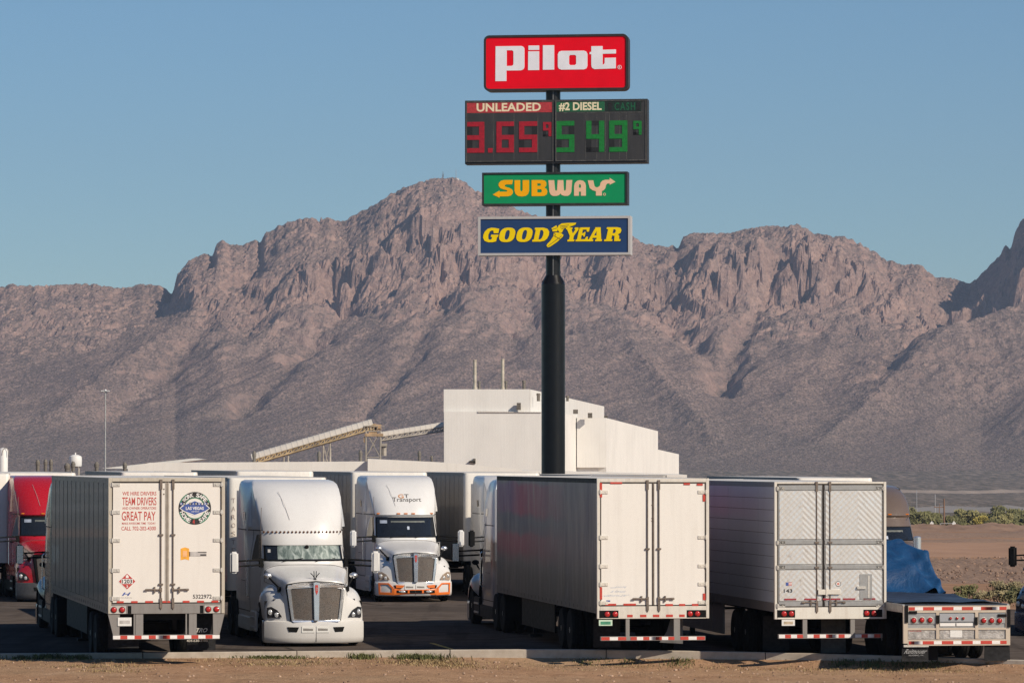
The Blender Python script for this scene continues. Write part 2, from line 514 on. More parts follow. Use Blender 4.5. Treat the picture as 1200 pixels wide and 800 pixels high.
us = np.linspace(-1, 1, 121)
X = us[None, :] * (90 + ys[:, None]*0.42).clip(90); Y = np.repeat(ys[:, None], len(us), 1)
ground = sheet('ground', np.dstack([X, Y, ground_z(X, Y)]), soil)

# ---- low berms and the bed of rubble in the field
def ribbon(name, x0, x1, y0, y1, h, mat, seed, nx=160, ny=24, rough=0.0):
    xs = np.linspace(x0, x1, nx); t = np.linspace(0, 1, ny)
    X = np.repeat(xs[None, :], ny, 0)
    yy0 = y0 + 2.5*fbm(xs/25, xs*0, 3, seed); yy1 = y1 + 2.5*fbm(xs/25, xs*0+9, 3, seed+3)
    Y = yy0[None, :] + t[:, None]*(yy1 - yy0)[None, :]
    e = np.sin(np.pi*t)[:, None]**0.7
    Z = ground_z(X, Y) - 0.12 + e*(0.16 + h*(0.75 + 0.25*fbm(X/9, Y/9, 3, seed+5))) + rough*e*np.abs(fbm(X/0.8, Y/2.0, 3, seed+8))
    edge = ss(0, 0.04, (X - x0)/(x1 - x0)) * ss(0, 0.04, (x1 - X)/(x1 - x0))
    Z = Z - (1 - edge)*(h + 0.3)
    return sheet(name, np.dstack([X, Y, Z]), mat)

def earth(name, a, b, scale=0.8, bump=0.5):
    t = NT(name)
    n = t.noise(t.coord('World'), scale, 6, 0.7)
    t.setp(t.ramp(n, [(0.3, a), (0.72, b)]), 0.95, 0, 0, 0.2)
    t.bump(n, bump, 0.1)
    return t.m
rub_m = earth('rubble_soil', (0.19, 0.125, 0.088), (0.36, 0.24, 0.172), 2.2, 0.8)
berm_m = earth('smooth_berm_soil', (0.33, 0.195, 0.125), (0.42, 0.255, 0.165), 0.15, 0.2)
ribbon('rubble_bed', 12, 75, 180, 262, 0.35, rub_m, 31, 260, 60, 0.35)
ribbon('berm', 10, 110, 285, 372, 0.8, berm_m, 41)
ribbon('berm', 10, 130, 392, 410, 0.6, rub_m, 43)
ribbon('berm', 10, 190, 520, 545, 0.7, rub_m, 47)
ribbon('berm', 10, 260, 660, 705, 1.1, earth('field_edge_soil', (0.20, 0.125, 0.083), (0.37, 0.235, 0.16), 0.25, 0.6), 53, 260, 24, 0.5)
# pale canal bank and pale strip on the plain
pale = earth('pale_canal_bank', (0.20, 0.165, 0.14), (0.34, 0.275, 0.23), 0.05, 0.2)
def strip(name, y0, y1, h, mat, seed, xw=900):
    xs = np.linspace(-xw, xw, 200); t = np.linspace(0, 1, 8)
    X = np.repeat(xs[None, :], 8, 0); Y = y0 + (y1 - y0)*t[:, None] + 0*X + 10*fbm(X/90, X*0, 3, seed)
    Z = ground_z(X, Y) - 1 + np.sin(np.pi*t)[:, None]*(h + 1 + 0.5*fbm(X/20, Y/20, 3, seed))
    return sheet(name, np.dstack([X, Y, Z]), mat)
strip('canal_bank', 3030, 3046, 2.2, pale, 61)
strip('canal_bank', 1900, 2100, 2.2, earth('pale_fallow_field', (0.22,0.20,0.18), (0.30,0.27,0.245), 0.02, 0.1), 63)

# ---- parking lot
def asphalt_mat():
    t = NT('worn_asphalt')
    v = t.coord('World')
    n = t.noise(v, 1.2, 6, 0.65); g = t.noise(v, 30.0, 3); b = t.noise(v, 0.12, 4)
    c = t.ramp(n, [(0.3, (0.085, 0.068, 0.058)), (0.7, (0.135, 0.112, 0.098))])
    c = t.mix(t.ramp(b, [(0.52, 0.0), (0.7, 0.6)]), c, (0.060, 0.050, 0.044))
    tr = t.noise(t.coord('World', (1.1, 0.06, 1), (0, 0, R(-8.5))), 1.0, 4, 0.6)
    c = t.mix(t.ramp(tr, [(0.52, 0.0), (0.66, 0.55)]), c, (0.055, 0.046, 0.042))
    sp_ = t.noise(v, 0.55, 5, 0.8)
    c = t.mix(t.ramp(sp_, [(0.60, 0.0), (0.68, 0.8)]), c, (0.030, 0.027, 0.026))
    cr = t.node('ShaderNodeTexVoronoi', feature='DISTANCE_TO_EDGE'); cr.inputs['Scale'].default_value = 0.22; t.L(v, cr.inputs['Vector'])
    c = t.mix(t.ramp(cr.outputs['Distance'], [(0.0, 0.8), (0.012, 0.0)]), c, (0.02, 0.018, 0.017))
    t.setp(c, 0.9, 0, 0, 0.0)
    t.bump(g, 0.3, 0.01)
    return t.m
KP = [(-44, 96.4), (-28, 96.6), (-14, 96.9), (-8, 97.2), (-3, 98.0), (1.0, 98.2), (4.6, 97.75), (7.8, 97.0), (10.0, 95.75), (11.4, 95.2), (17, 93.0), (30, 87), (48, 79)]
lot_pts = [(-90, 97)] + [(x, y + 0.19) for x, y in KP] + [(60, 80), (60, 126), (16, 129), (13.2, 133), (11.5, 250), (-150, 250), (-150, 97)]
mb = MB(); mb.prism(lot_pts, lambda a, b, d: (a, b, -0.5 + d), 0.5)
tag(mb.build('parking_lot', asphalt_mat()), kind='structure')

yl = plain('worn_yellow_paint', (0.50, 0.30, 0.04), 0.8, 0, 0.35, 3)
def lot_dir(a): return Vector((-math.sin(a), math.cos(a), 0))
LANE = R(8.3)
mb = MB()
for bx in (-15.6, -0.75):
    for y0, y1 in ((100.5, 106.0), (133.5, 152.0)):
        d = lot_dir(R(9.0)); p = Vector((bx, 98, 0.004)) + d*(y0 - 98); q = Vector((bx, 98, 0.004)) + d*(y1 - 98)
        w = Vector((0.06, 0, 0))
        mb.add([p - w, p + w, q + w, q - w], [(0, 1, 2, 3)])
tag(mb.build('parking_lines', yl, normals=False), kind='structure')

# ---- kerb: one section after another along a shallow bend
def kerb_mat():
    t = NT('cast_kerb_concrete')
    n = t.noise(t.coord('World'), 3.0, 6, 0.7); g = t.noise(t.coord('World'), 25.0, 3)
    t.setp(t.ramp(n, [(0.3, (0.34, 0.29, 0.235)), (0.7, (0.50, 0.44, 0.37))]), 0.9, 0, 0, 0.2)
    t.bump(g, 0.3, 0.01)
    return t.m
kerb_path = np.array([(x, np.interp(x, [p[0] for p in KP], [p[1] for p in KP])) for x in np.linspace(-44, 48, 600)]); kerb_path[:, 1] = np.convolve(np.pad(kerb_path[:, 1], 12, mode='edge'), np.ones(25)/25, mode='valid')
def kerb_y(x): return float(np.interp(x, kerb_path[:, 0], kerb_path[:, 1]))
kroot = tag(empty('kerb', (0, 0, 0)), kind='structure')
km = kerb_mat()
seg = np.linalg.norm(np.diff(kerb_path, axis=0), axis=1); cum = np.concatenate([[0], np.cumsum(seg)])
def kerb_pt(s):
    return np.array([np.interp(s, cum, kerb_path[:, 0]), np.interp(s, cum, kerb_path[:, 1])])
s = 0.0
while s < cum[-1] - 1:
    e = min(s + 3.6 + random.uniform(-0.1, 0.1), cum[-1])
    rings = []
    for q in np.linspace(s, e - 0.022, 6):
        p = kerb_pt(q); t = kerb_pt(min(q + 0.05, cum[-1])) - kerb_pt(q - 0.05); t /= np.linalg.norm(t); nrm = np.array([t[1], -t[0]])
        top = 0.135 + float(np.interp(p[0], [-12, -3, 1, 4.6, 8, 12, 20], [0.0, 0.03, 0.05, 0.02, -0.02, -0.075, -0.10]))
        prof = [(0.0, -0.4), (0.0, top - 0.015), (-0.012, top), (-0.15, top + 0.003), (-0.17, top - 0.02), (-0.20, -0.4)]
        rings.append([(p[0] + nrm[0]*a, p[1] + nrm[1]*a, b) for a, b in prof])
    MB().loft(rings, smooth=False).build('kerb_section', km, kroot)
    s = e

# ---- dirt verge in front of the kerb
def dirt_mat():
    t = NT('bare_dirt_verge')
    v = t.coord('World')
    n = t.noise(v, 1.1, 7, 0.7); f = t.noise(v, 9.0, 6, 0.75); b = t.noise(v, 0.25, 3)
    c = t.ramp(n, [(0.25, (0.28, 0.165, 0.098)), (0.5, (0.385, 0.235, 0.142)), (0.78, (0.47, 0.305, 0.20))])
    c = t.mix(t.ramp(f, [(0.35, 0.55), (0.5, 0.0)]), c, (0.15, 0.095, 0.065))
    c = t.mix(t.ramp(f, [(0.62, 0.0), (0.75, 0.5)]), c, (0.48, 0.36, 0.27))
    c = t.mix(t.ramp(b, [(0.45, 0.0), (0.7, 0.35)]), c, (0.33, 0.25, 0.16))
    t.setp(c, 0.97, 0, 0, 0.0)
    t.bump(f, 0.7, 0.05)
    return t.m
def dirt_z(X, Y):
    X = np.asarray(X, float); Y = np.asarray(Y, float)
    ky = np.interp(X, kerb_path[:, 0], kerb_path[:, 1])
    d = np.clip(ky - Y, 0, 100)
    base = np.interp(X, [-10, -5, -2, 1, 4, 8, 12], [0.0, -0.02, -0.06, -0.17, -0.20, -0.18, -0.20])
    return base*ss(-0.25, 0.6, d) + 0.02 - 0.004*d + ss(0.0, 1.0, d)*(0.030*fbm(X/1.8, Y/1.8, 4, 71) + 0.02*fbm(X/0.35, Y/0.35, 3, 77))
xs = np.linspace(-34, 34, 560); tt = np.linspace(0, 1, 150)**1.3
X = np.repeat(xs[None, :], 150, 0)
KY = np.interp(xs, kerb_path[:, 0], kerb_path[:, 1]) + 0.01
Y = KY[None, :] - tt[:, None]*42
sheet('dirt_verge', np.dstack([X, Y, dirt_z(X, Y)]), dirt_mat())

# pebbles and clods of the verge
rng = np.random.default_rng(3)
mb = MB(); ico = []
def rock(c, r, seed):
    rr = random.Random(seed); n, m = 6, 3; rings = []
    for k in range(m + 1):
        t = math.pi*k/m; q = max(math.sin(t), 0.05)
        rings.append([(c[0] + r*q*math.cos(2*math.pi*i/n)*rr.uniform(0.7, 1.25), c[1] + r*q*math.sin(2*math.pi*i/n)*rr.uniform(0.7, 1.25), c[2] + 0.65*r*math.cos(t)) for i in range(n)])
    return rings
for i in range(2600):
    x = rng.uniform(-16, 16); y = kerb_y(x) - 0.1 - rng.uniform(0, 1)**1.5*11
    r = 0.010 + 0.036*rng.uniform(0, 1)**5
    mb.loft(rock((x, y, float(dirt_z(x, y)) + r*0.2), r, i), caps=False, mi=int(rng.uniform(0, 2)))
tag(mb.build('pebbles', [plain('pale_pebble', (0.44, 0.30, 0.21), 0.9, 0, 0.3, 4), plain('brown_pebble', (0.27, 0.17, 0.11), 0.9, 0, 0.3, 4)], normals=False), 'small pebbles and clods scattered on the bare dirt verge', 'pebbles', kind='stuff')
# stones of the rubble bed
mb = MB()
for i in range(4200):
    x = rng.uniform(13, 70); y = 182 + rng.uniform(0, 1)**1.2*78; r = 0.035 + 0.085*rng.uniform(0, 1)**2.5
    mb.loft(rock((x, y, float(ground_z(x, y)) + 0.33*min(1, (y - 181)/9, (262 - y)/9) + r*0.3), r, i), caps=False, mi=int(rng.uniform(0, 2)))
tag(mb.build('rubble', [plain('brown_rubble', (0.30, 0.20, 0.145), 0.95, 0, 0.35, 1.5), plain('dark_rubble', (0.20, 0.13, 0.095), 0.95, 0, 0.35, 1.5)], normals=False), 'brown broken rubble lying on the field behind the flatbed', 'rubble', kind='stuff')

# ---- grass tufts along the kerb, dry tufts on the verge
gm = [plain('green_grass', (0.115, 0.125, 0.04), 0.8, 0, 0.35, 3), plain('dry_grass', (0.33, 0.24, 0.12), 0.85, 0, 0.3, 3)]
def grass(name, spots, label, mats, hmax=0.16):
    mb = MB()
    for (cx, cy, sx, sy, n, mi, hh) in spots:
        for k in range(n):
            x = random.gauss(cx, sx); y = min(random.gauss(cy, sy), kerb_y(x) - 0.05)
            z = float(dirt_z(x, y)) - 0.01
            h = hh*random.uniform(0.4, 1.1); a = random.uniform(0, 6.28); ln = random.uniform(0.1, 0.9)*h; w = random.uniform(0.006, 0.012)
            dx, dy = math.cos(a)*w, math.sin(a)*w; lx, ly = math.cos(a+1.3)*ln, math.sin(a+1.3)*ln
            mb.add([(x-dx, y-dy, z), (x+dx, y+dy, z), (x+dx*0.7+lx*0.5, y+dy*0.7+ly*0.5, z+h*0.7), (x+lx, y+ly, z+h*0.9), (x-dx*0.7+lx*0.5, y-dy*0.7+ly*0.5, z+h*0.7)], [(0, 1, 2, 3, 4)], mi)
    return tag(mb.build(name, mats, normals=False), label, 'grass', kind='stuff')
def px2x(px, y): return (px - 600)*y/F
sp = []
for px, w, n, hh in ((30, 12, 260, .12), (62, 14, 500, .16), (95, 9, 320, .14), (330, 30, 500, .10), (425, 9, 420, .15), (485, 14, 500, .15), (503, 20, 520, .15), (310, 12, 250, .09),
                 (690, 14, 160, .07), (795, 14, 260, .10), (985, 10, 240, .12), (1045, 24, 330, .11), (1080, 18, 200, .10), (1015, 10, 240, .12), (735, 10, 120, .07)):
    x = px2x(px, 97.5); sp.append((x, kerb_y(x) - 0.25, w*0.0195*0.8, 0.13, int(n*0.6), 0, hh))
grass('grass', sp, 'green weeds and grass growing along the kerb edge', gm)
sp = []
for px, dy, w, n, hh in ((130, 3.5, 30, 900, .07), (150, 5.5, 22, 500, .06), (330, 2.6, 30, 900, .08), (505, 1.7, 26, 1500, .10), (520, 2.6, 24, 900, .08), (600, 3, 60, 300, .05), (300, 1.2, 60, 400, .07), (700, .8, 60, 400, .06),
                   (790, .7, 60, 500, .07), (1000, 1.0, 60, 900, .08), (1070, 1.2, 40, 700, .08), (460, 0.8, 120, 600, .06), (900, 4, 120, 300, .05), (60, 1, 50, 500, .07)):
    x = px2x(px, 96); sp.append((x, kerb_y(x) - dy, w*0.0195, 0.45, int(n*0.6), 1, hh*0.85))
grass('dry_grass', sp, 'dry straw coloured grass scattered over the dirt verge', gm)

# ---- mountains
def worley(x, y, seed):
    """nearest and second nearest jittered cell: distance 1, distance 2, random value of the cell"""
    x0, y0 = np.floor(x), np.floor(y)
    d1 = np.full(x.shape, 9.0); d2 = np.full(x.shape, 9.0); v = np.zeros(x.shape)
    for dx in (-1, 0, 1):
        for dy in (-1, 0, 1):
            cx, cy = x0 + dx, y0 + dy
            jx = cx + _hash(cx, cy, seed)/65536.0; jy = cy + _hash(cx, cy, seed + 5)/65536.0
            d = np.hypot(x - jx, y - jy); r = _hash(cx, cy, seed + 9)/65536.0
            near = d < d1
            d2 = np.where(near, d1, np.minimum(d2, d)); v = np.where(near, r, v); d1 = np.where(near, d, d1)
    return d1, d2, v

def mountain_mat():
    t = NT('desert_mountain_rock')
    v = t.coord('World')
    vv = t.coord('World', (1, 0.35, 0.85))
    big = t.noise(v, 0.007, 5, 0.65, 0.5); mid = t.noise(vv, 0.04, 6, 0.7); fine = t.noise(vv, 0.16, 5, 0.8); spk = t.noise(vv, 0.42, 4, 0.85)
    gul = t.noise(t.coord('World', (1, 0.30, 0.6), (0, 0, R(-28))), 0.022, 6, 0.65)
    geo = t.node('ShaderNodeNewGeometry'); sn = t.node('ShaderNodeSeparateXYZ'); t.L(geo.outputs['Normal'], sn.inputs[0])
    steep = t.ramp(t.math('ADD', sn.outputs[2], t.math('MULTIPLY', t.math('SUBTRACT', fine, 0.5), 0.25)), [(0.56, 1.0), (0.80, 0.0)])
    # bare rock: blocks of slightly different colour parted by dark cracks
    wv = t.node('ShaderNodeVectorMath', operation='ADD')
    nz = t.node('ShaderNodeTexNoise'); nz.inputs['Scale'].default_value = 0.05; nz.inputs['Detail'].default_value = 4; t.L(v, nz.inputs['Vector'])
    sc = t.node('ShaderNodeVectorMath', operation='SCALE'); sc.inputs['Scale'].default_value = 26.0; t.L(nz.outputs['Color'], sc.inputs[0])
    t.L(t.coord('World', (1, 0.8, 0.55)), wv.inputs[0]); t.L(sc.outputs[0], wv.inputs[1])
    ed = t.node('ShaderNodeTexVoronoi', feature='DISTANCE_TO_EDGE'); ed.inputs['Scale'].default_value = 0.085; t.L(wv.outputs[0], ed.inputs['Vector'])
    cell = t.node('ShaderNodeTexVoronoi'); cell.inputs['Scale'].default_value = 0.085; t.L(wv.outputs[0], cell.inputs['Vector'])
    cs_ = t.node('ShaderNodeSeparateColor'); t.L(cell.outputs['Color'], cs_.inputs[0])
    rock = t.ramp(mid, [(0.28, (0.171, 0.118, 0.105)), (0.5, (0.262, 0.179, 0.155)), (0.75, (0.365, 0.255, 0.212))])
    pink = t.ramp(mid, [(0.3, (0.251, 0.161, 0.137)), (0.7, (0.411, 0.277, 0.227))])
    cliff = t.mix(t.ramp(t.math('ADD', t.math('MULTIPLY', big, 0.7), t.math('MULTIPLY', cs_.outputs[0], 0.3)), [(0.42, 0.0), (0.62, 1.0)]), rock, pink)
    cliff = t.mix(t.ramp(ed.outputs['Distance'], [(0.0, 0.40), (0.05, 0.0)]), cliff, (0.098, 0.072, 0.069))
    cliff = t.mix(t.ramp(fine, [(0.32, 0.7), (0.45, 0.0)]), cliff, (0.098, 0.075, 0.069))
    cliff = t.mix(t.ramp(spk, [(0.36, 0.6), (0.44, 0.0)]), cliff, (0.088, 0.070, 0.068))
    cliff = t.mix(t.ramp(spk, [(0.54, 0.0), (0.62, 0.55)]), cliff, (0.456, 0.335, 0.281))
    # talus and scrub on the gentler slopes
    talus = t.ramp(fine, [(0.32, (0.150, 0.112, 0.098)), (0.5, (0.232, 0.165, 0.143)), (0.68, (0.331, 0.233, 0.196))])
    talus = t.mix(t.ramp(gul, [(0.44, 0.0), (0.60, 0.65)]), talus, (0.132, 0.101, 0.095))
    talus = t.mix(t.ramp(gul, [(0.28, 0.5), (0.40, 0.0)]), talus, (0.351, 0.248, 0.206))
    talus = t.mix(t.ramp(big, [(0.50, 0.0), (0.66, 0.5)]), talus, (0.300, 0.203, 0.169))
    talus = t.mix(t.ramp(spk, [(0.51, 0.0), (0.57, 0.9)]), talus, (0.087, 0.073, 0.061))
    talus = t.mix(t.ramp(spk, [(0.38, 0.75), (0.44, 0.0)]), talus, (0.400, 0.297, 0.250))
    c = t.mix(steep, talus, cliff)
    sp = t.node('ShaderNodeSeparateXYZ'); t.L(v, sp.inputs[0])
    low = t.ramp(t.math('DIVIDE', t.math('ADD', sp.outputs[2], t.math('MULTIPLY', mid, 60.0)), 200.0), [(0.10, 0.75), (0.60, 0.0)])
    c = t.mix(low, c, t.ramp(spk, [(0.36, (0.253, 0.205, 0.177)), (0.5, (0.157, 0.129, 0.114)), (0.62, (0.078, 0.071, 0.060))]))
    t.setp(c, 0.95, 0, 0, 0.0)
    h = t.math('ADD', t.math('MULTIPLY', fine, 1.0), t.math('ADD', t.math('MULTIPLY', mid, 0.5), t.math('MULTIPLY', spk, 0.6)))
    h = t.math('SUBTRACT', h, t.math('MULTIPLY', t.ramp(ed.outputs['Distance'], [(0.0, 1.0), (0.12, 0.0)]), t.math('MULTIPLY', steep, 0.22)))
    t.bump(h, 0.55, 2.4)
    return t.m

SIL = [(-330, 372), (-200, 350), (-80, 340), (0, 336), (12, 333), (30, 335), (60, 334), (100, 332), (120, 334), (140, 338), (165, 333), (185, 334), (199, 338), (203, 328), (208, 316), (213, 309), (222, 303), (240, 297),
       (249, 292), (252, 283), (262, 281), (269, 285), (280, 287), (290, 284), (305, 279), (308, 273), (325, 264), (345, 257), (360, 255), (385, 255), (400, 259), (415, 250), (430, 243), (450, 230), (470, 220),
       (490, 213), (505, 209), (535, 208), (545, 211), (560, 222), (580, 232), (600, 240), (620, 249), (650, 259), (700, 268), (740, 275), (760, 286), (785, 289), (795, 284), (800, 276), (812, 273), (850, 273),
       (880, 267), (905, 264), (920, 265), (935, 262), (945, 266), (955, 272), (975, 277), (990, 277), (1000, 280), (1020, 290), (1040, 303), (1060, 310), (1080, 310), (1092, 318), (1100, 324), (1115, 326),
       (1136, 331), (1146, 322), (1160, 308), (1172, 293), (1185, 280), (1190, 264), (1196, 257), (1204, 253), (1240, 242), (1290, 250), (1360, 292), (1460, 330), (1600, 372)]
YB, YC = 3900.0, 5200.0

def mountains():
    ya = np.concatenate([np.linspace(3850, 4400, 120), np.linspace(4403, 5330, 340), np.linspace(5345, 6100, 34)])
    xa = np.concatenate([np.linspace(-1150, -760, 60), np.linspace(-756, 756, 700), np.linspace(760, 1150, 60)])
    X, Y = np.meshgrid(xa, ya)
    u = 600 + F*X/Y
    silS = np.interp(u, *smooth_sil())
    zr = CAM_H + (HOR - silS)*YC/F
    # slanting spurs and gullies: they run from the upper right to the lower left
    sl = X - 0.55*(Y - 5000)
    wx = 40*fbm(X/260, Y/260, 3, 3)
    spur = ridged((sl + wx)/190.0, (Y + 0.4*X)/900.0, 4, 11, 0.52)
    w2 = 26*fbm(X/70, Y/50, 3, 83); w3 = 9*fbm(X/22, Y/22, 3, 85)
    a1, a2, av = worley((X + w2)/46, (Y + 0.6*w2)/60, 201)
    b1, b2, bv = worley((X + w3 + 0.4*w2)/15, (Y + w3)/38, 211)
    c1, c2, cv = worley((X + w3)/6.5, (Y + 0.5*w3)/18, 221)
    stepn = fbm((X + w2)/110, (Y + 0.5*w2)/80, 4, 87)
    t = (Y - YB)/(YC - YB)
    win = ss(0.06, 0.42, t)*(1 - 0.75*ss(0.88, 1.0, t))
    t2 = t + win*0.022*(spur - 0.35)
    cs = np.interp(u, [-200, 190, 205, 260, 330, 420, 520, 640, 760, 800, 1010, 1060, 1120, 1150, 1300], [.15, .2, .9, .4, .45, .75, .75, .65, .7, .9, .85, .4, .4, .9, .9])
    cs = np.clip(0.70*cs + 0.50*fbm((X + w2)/80, (Y + w2)/160, 4, 41)*ss(0.5, 0.75, t), 0, 0.92)
    fb = np.interp(u, [-200, 200, 300, 420, 520, 640, 800, 1000, 1100, 1150, 1300], [.72, .66, .55, .60, .60, .62, .66, .62, .7, .58, .58])
    ft = np.interp(u, [-200, 200, 300, 420, 520, 640, 800, 1000, 1100, 1150, 1300], [.84, .93, .80, .86, .84, .88, .95, .95, .9, .97, .97])
    fb0 = fb; nb = 0.09*fbm((X + w2)/36, (Y + w2)/90, 4, 47); fb = fb + nb; ft = np.maximum(ft + 0.05*fbm(u/30, t*2, 4, 49), fb + 0.04)
    up = ss(0.60, 0.77, t)
    tc = t2 + up*(0.020*(av - 0.5) + 0.011*(bv - 0.5) + 0.004*(cv - 0.5) + 0.012*stepn)
    tc = np.clip(tc, 0, 1.08)
    a, b = 0.80, 0.845
    cl = np.where(tc < a, (fb0 + nb*ss(0.62, 0.80, tc))*(np.clip(tc, 0, 1)/a)**1.75, np.where(tc < b, fb + (ft - fb)*ss(a - 0.01, b + 0.01, tc), ft + (1 - ft)*np.clip((tc - b)/(1 - b), 0, 1)**0.9))
    sm = np.clip(t2, 0, 1.05)**1.55
    v = cl*cs + sm*(1 - cs)
    back = np.clip((Y - YC)/700, 0, 1)
    v = np.where(Y > YC, v*(1 - 0.75*back), v)
    zb = -12.0
    z = zb + (zr - zb)*v
    rough = ss(0.15, 0.7, t)
    hi = ss(0.62, 0.82, t)
    z = z + rough*(1.1*fbm((sl + w2)/55, (Y + 0.3*X)/150, 4, 61) + 0.6*ridged((sl + 0.5*w2)/24, (Y + 0.3*X)/75, 4, 67)) + 0.45*fbm(X/8, Y/8, 3, 71)
    z = z + hi*(3.5*(bv - 0.5) + 1.3*(cv - 0.5) - 1.4*np.exp(-((b2 - b1)/0.12)**2) + 1.6*ridged((X + w2)/19, Y/24, 4, 73))
    # named ribs seen in the photograph: (pixel x, pixel y, distance)
    def rib(z, pts, slope_l, slope_r, amp=1.0, seed=0):
        P = np.array([((p[0]-600)*p[2]/F, p[2], CAM_H + (HOR - p[1])*p[2]/F) for p in pts])
        best = np.full(z.shape, -1e9)
        wob = 9*fbm(X/45, Y/45, 3, 100 + seed)
        for p, q in zip(P[:-1], P[1:]):
            dx, dy = q[0]-p[0], q[1]-p[1]; L2 = dx*dx + dy*dy
            s = np.clip(((X - p[0])*dx + (Y - p[1])*dy)/L2, 0, 1)
            ex, ey = X - p[0] - s*dx, Y - p[1] - s*dy
            d = np.hypot(ex, ey) + wob*0.6
            side = (dx*ey - dy*ex)
            sl_ = np.where(side > 0, slope_l, slope_r)
            best = np.maximum(best, p[2] + s*(q[2] - p[2]) - sl_*np.abs(d) + 2.5*ridged(X/26, Y/26, 3, 130 + seed))
        k = 6.0
        return z + k*np.logaddexp(0, (best - z)/k) - k*math.log(2)*np.exp(-np.abs(best - z)/k)*0
    z = rib(z, [(1330, 330, 4900), (1200, 352, 4800), (1150, 366, 4740), (1118, 378, 4700), (1080, 408, 4620), (1045, 440, 4540), (1010, 480, 4420), (960, 520, 4250)], 0.50, 0.42, seed=1)
    z = rib(z, [(480, 345, 4960), (430, 385, 4800), (380, 425, 4650), (320, 475, 4480), (240, 530, 4250)], 0.42, 0.40, seed=2)
    z = rib(z, [(565, 350, 4950), (525, 400, 4760), (490, 440, 4620), (430, 500, 4400), (380, 540, 4200)], 0.48, 0.42, seed=3)
    z = rib(z, [(690, 330, 5000), (710, 370, 4850), (745, 410, 4700), (800, 470, 4450), (840, 520, 4250)], 0.45, 0.48, seed=4)
    z = rib(z, [(905, 320, 5040), (870, 365, 4880), (830, 410, 4740), (800, 440, 4640)], 0.60, 0.45, seed=5)
    z = rib(z, [(985, 330, 5030), (985, 380, 4860), (960, 430, 4660), (900, 490, 4400)], 0.52, 0.42, seed=6)
    z = rib(z, [(250, 340, 5000), (190, 390, 4830), (120, 440, 4640), (50, 500, 4400)], 0.48, 0.42, seed=7)
    # walls that face left, dark in the photograph
    z = rib(z, [(1200, 256, 5195), (1206, 285, 5110), (1200, 330, 5010), (1190, 352, 4960)], 1.7, 0.6, seed=11)
    z = rib(z, [(800, 277, 5190), (814, 300, 5130), (818, 335, 5060)], 1.5, 0.7, seed=12)
    z = rib(z, [(884, 274, 5190), (890, 300, 5130), (888, 325, 5070)], 1.7, 0.7, seed=13)
    z = rib(z, [(990, 279, 5195), (1000, 312, 5120), (996, 350, 5040)], 1.9, 0.6, seed=14)
    z = rib(z, [(482, 280, 5150), (480, 315, 5080), (472, 335, 5030)], 1.7, 0.6, seed=15)
    z = rib(z, [(525, 315, 5090), (522, 350, 5010)], 1.6, 0.7, seed=16)
    z = rib(z, [(208, 313, 5195), (218, 335, 5130), (225, 355, 5060)], 1.9, 0.5, seed=17)
    z = rib(z, [(598, 405, 4800), (590, 430, 4730), (575, 455, 4660)], 1.3, 0.5, seed=18)
    def gully(z, pts, depth, width, seed=0):
        P = np.array([((p[0]-600)*p[2]/F, p[2]) for p in pts]); dm = np.full(z.shape, 1e9)
        wob = 8*fbm(X/40, Y/40, 3, 300 + seed)
        for p, q in zip(P[:-1], P[1:]):
            dx, dy = q - p; s = np.clip(((X - p[0])*dx + (Y - p[1])*dy)/(dx*dx + dy*dy), 0, 1)
            dm = np.minimum(dm, np.hypot(X - p[0] - s*dx, Y - p[1] - s*dy))
        return z - depth*np.exp(-((dm + wob)/width)**2)
    z = gully(z, [(462, 320, 5050), (430, 350, 4960), (380, 398, 4800), (345, 432, 4680), (310, 470, 4560), (270, 505, 4420)], 15, 16, 1)
    z = gully(z, [(560, 350, 4980), (525, 390, 4840), (490, 430, 4700), (465, 470, 4560), (420, 515, 4380)], 13, 15, 2)
    z = gully(z, [(762, 355, 4990), (800, 405, 4830), (835, 440, 4700), (850, 490, 4520)], 12, 16, 3)
    z = gully(z, [(930, 330, 5060), (890, 380, 4900), (860, 430, 4740), (850, 470, 4600)], 12, 14, 4)
    z = gully(z, [(1120, 350, 5060), (1090, 385, 4900), (1060, 430, 4740), (1030, 480, 4560)], 12, 16, 5)
    z = gully(z, [(300, 330, 5100), (250, 385, 4920), (200, 440, 4720), (130, 500, 4480)], 9, 16, 6)
    z = gully(z, [(640, 345, 5040), (620, 400, 4860), (585, 460, 4640)], 9, 14, 7)
    # match the skyline: scale each column of sight so that its highest point lands on the photographed row
    bins = np.linspace(-330, 1530, 930)
    iu = np.clip(np.digitize(u, bins) - 1, 0, len(bins)-2)
    for it in range(3):
        el = (z - CAM_H)/Y
        top = np.full(len(bins)-1, -1.0); np.maximum.at(top, iu.ravel(), el.ravel())
        tp = np.pad(top, 2, mode='edge'); top = np.max([tp[k:k + len(top)] for k in range(5)], 0)
        want = (HOR - np.interp(0.5*(bins[1:]+bins[:-1]), [p[0] for p in SIL], [p[1] for p in SIL]))/F
        ratio = np.where(top > 0.003, want/np.maximum(top, 0.003), 1.0)
        ratio = np.clip(ratio, 0.6, 1.5)
        ker = np.array([1, 2, 1.0]) if it else np.array([1, 2, 3, 4, 3, 2, 1.0])
        ratio = np.convolve(np.pad(ratio, len(ker)//2, mode='edge'), ker/ker.sum(), mode='valid')
        wide = np.hanning(43); broad = np.convolve(np.pad(ratio, 21, mode='edge'), wide/wide.sum(), mode='valid')
        ctr = 0.5*(bins[1:]+bins[:-1]); nearc = ss(0.84, 0.97, t)
        rr = np.interp(u, ctr, ratio)*nearc + np.interp(u, ctr, broad)*(1 - nearc)
        w = ss(60, 200, z)*ss(0.5, 0.92, t)
        z = np.where(z > 0, z*(1 + (rr - 1)*w), z)
    edge = ss(1150, 950, np.abs(X))
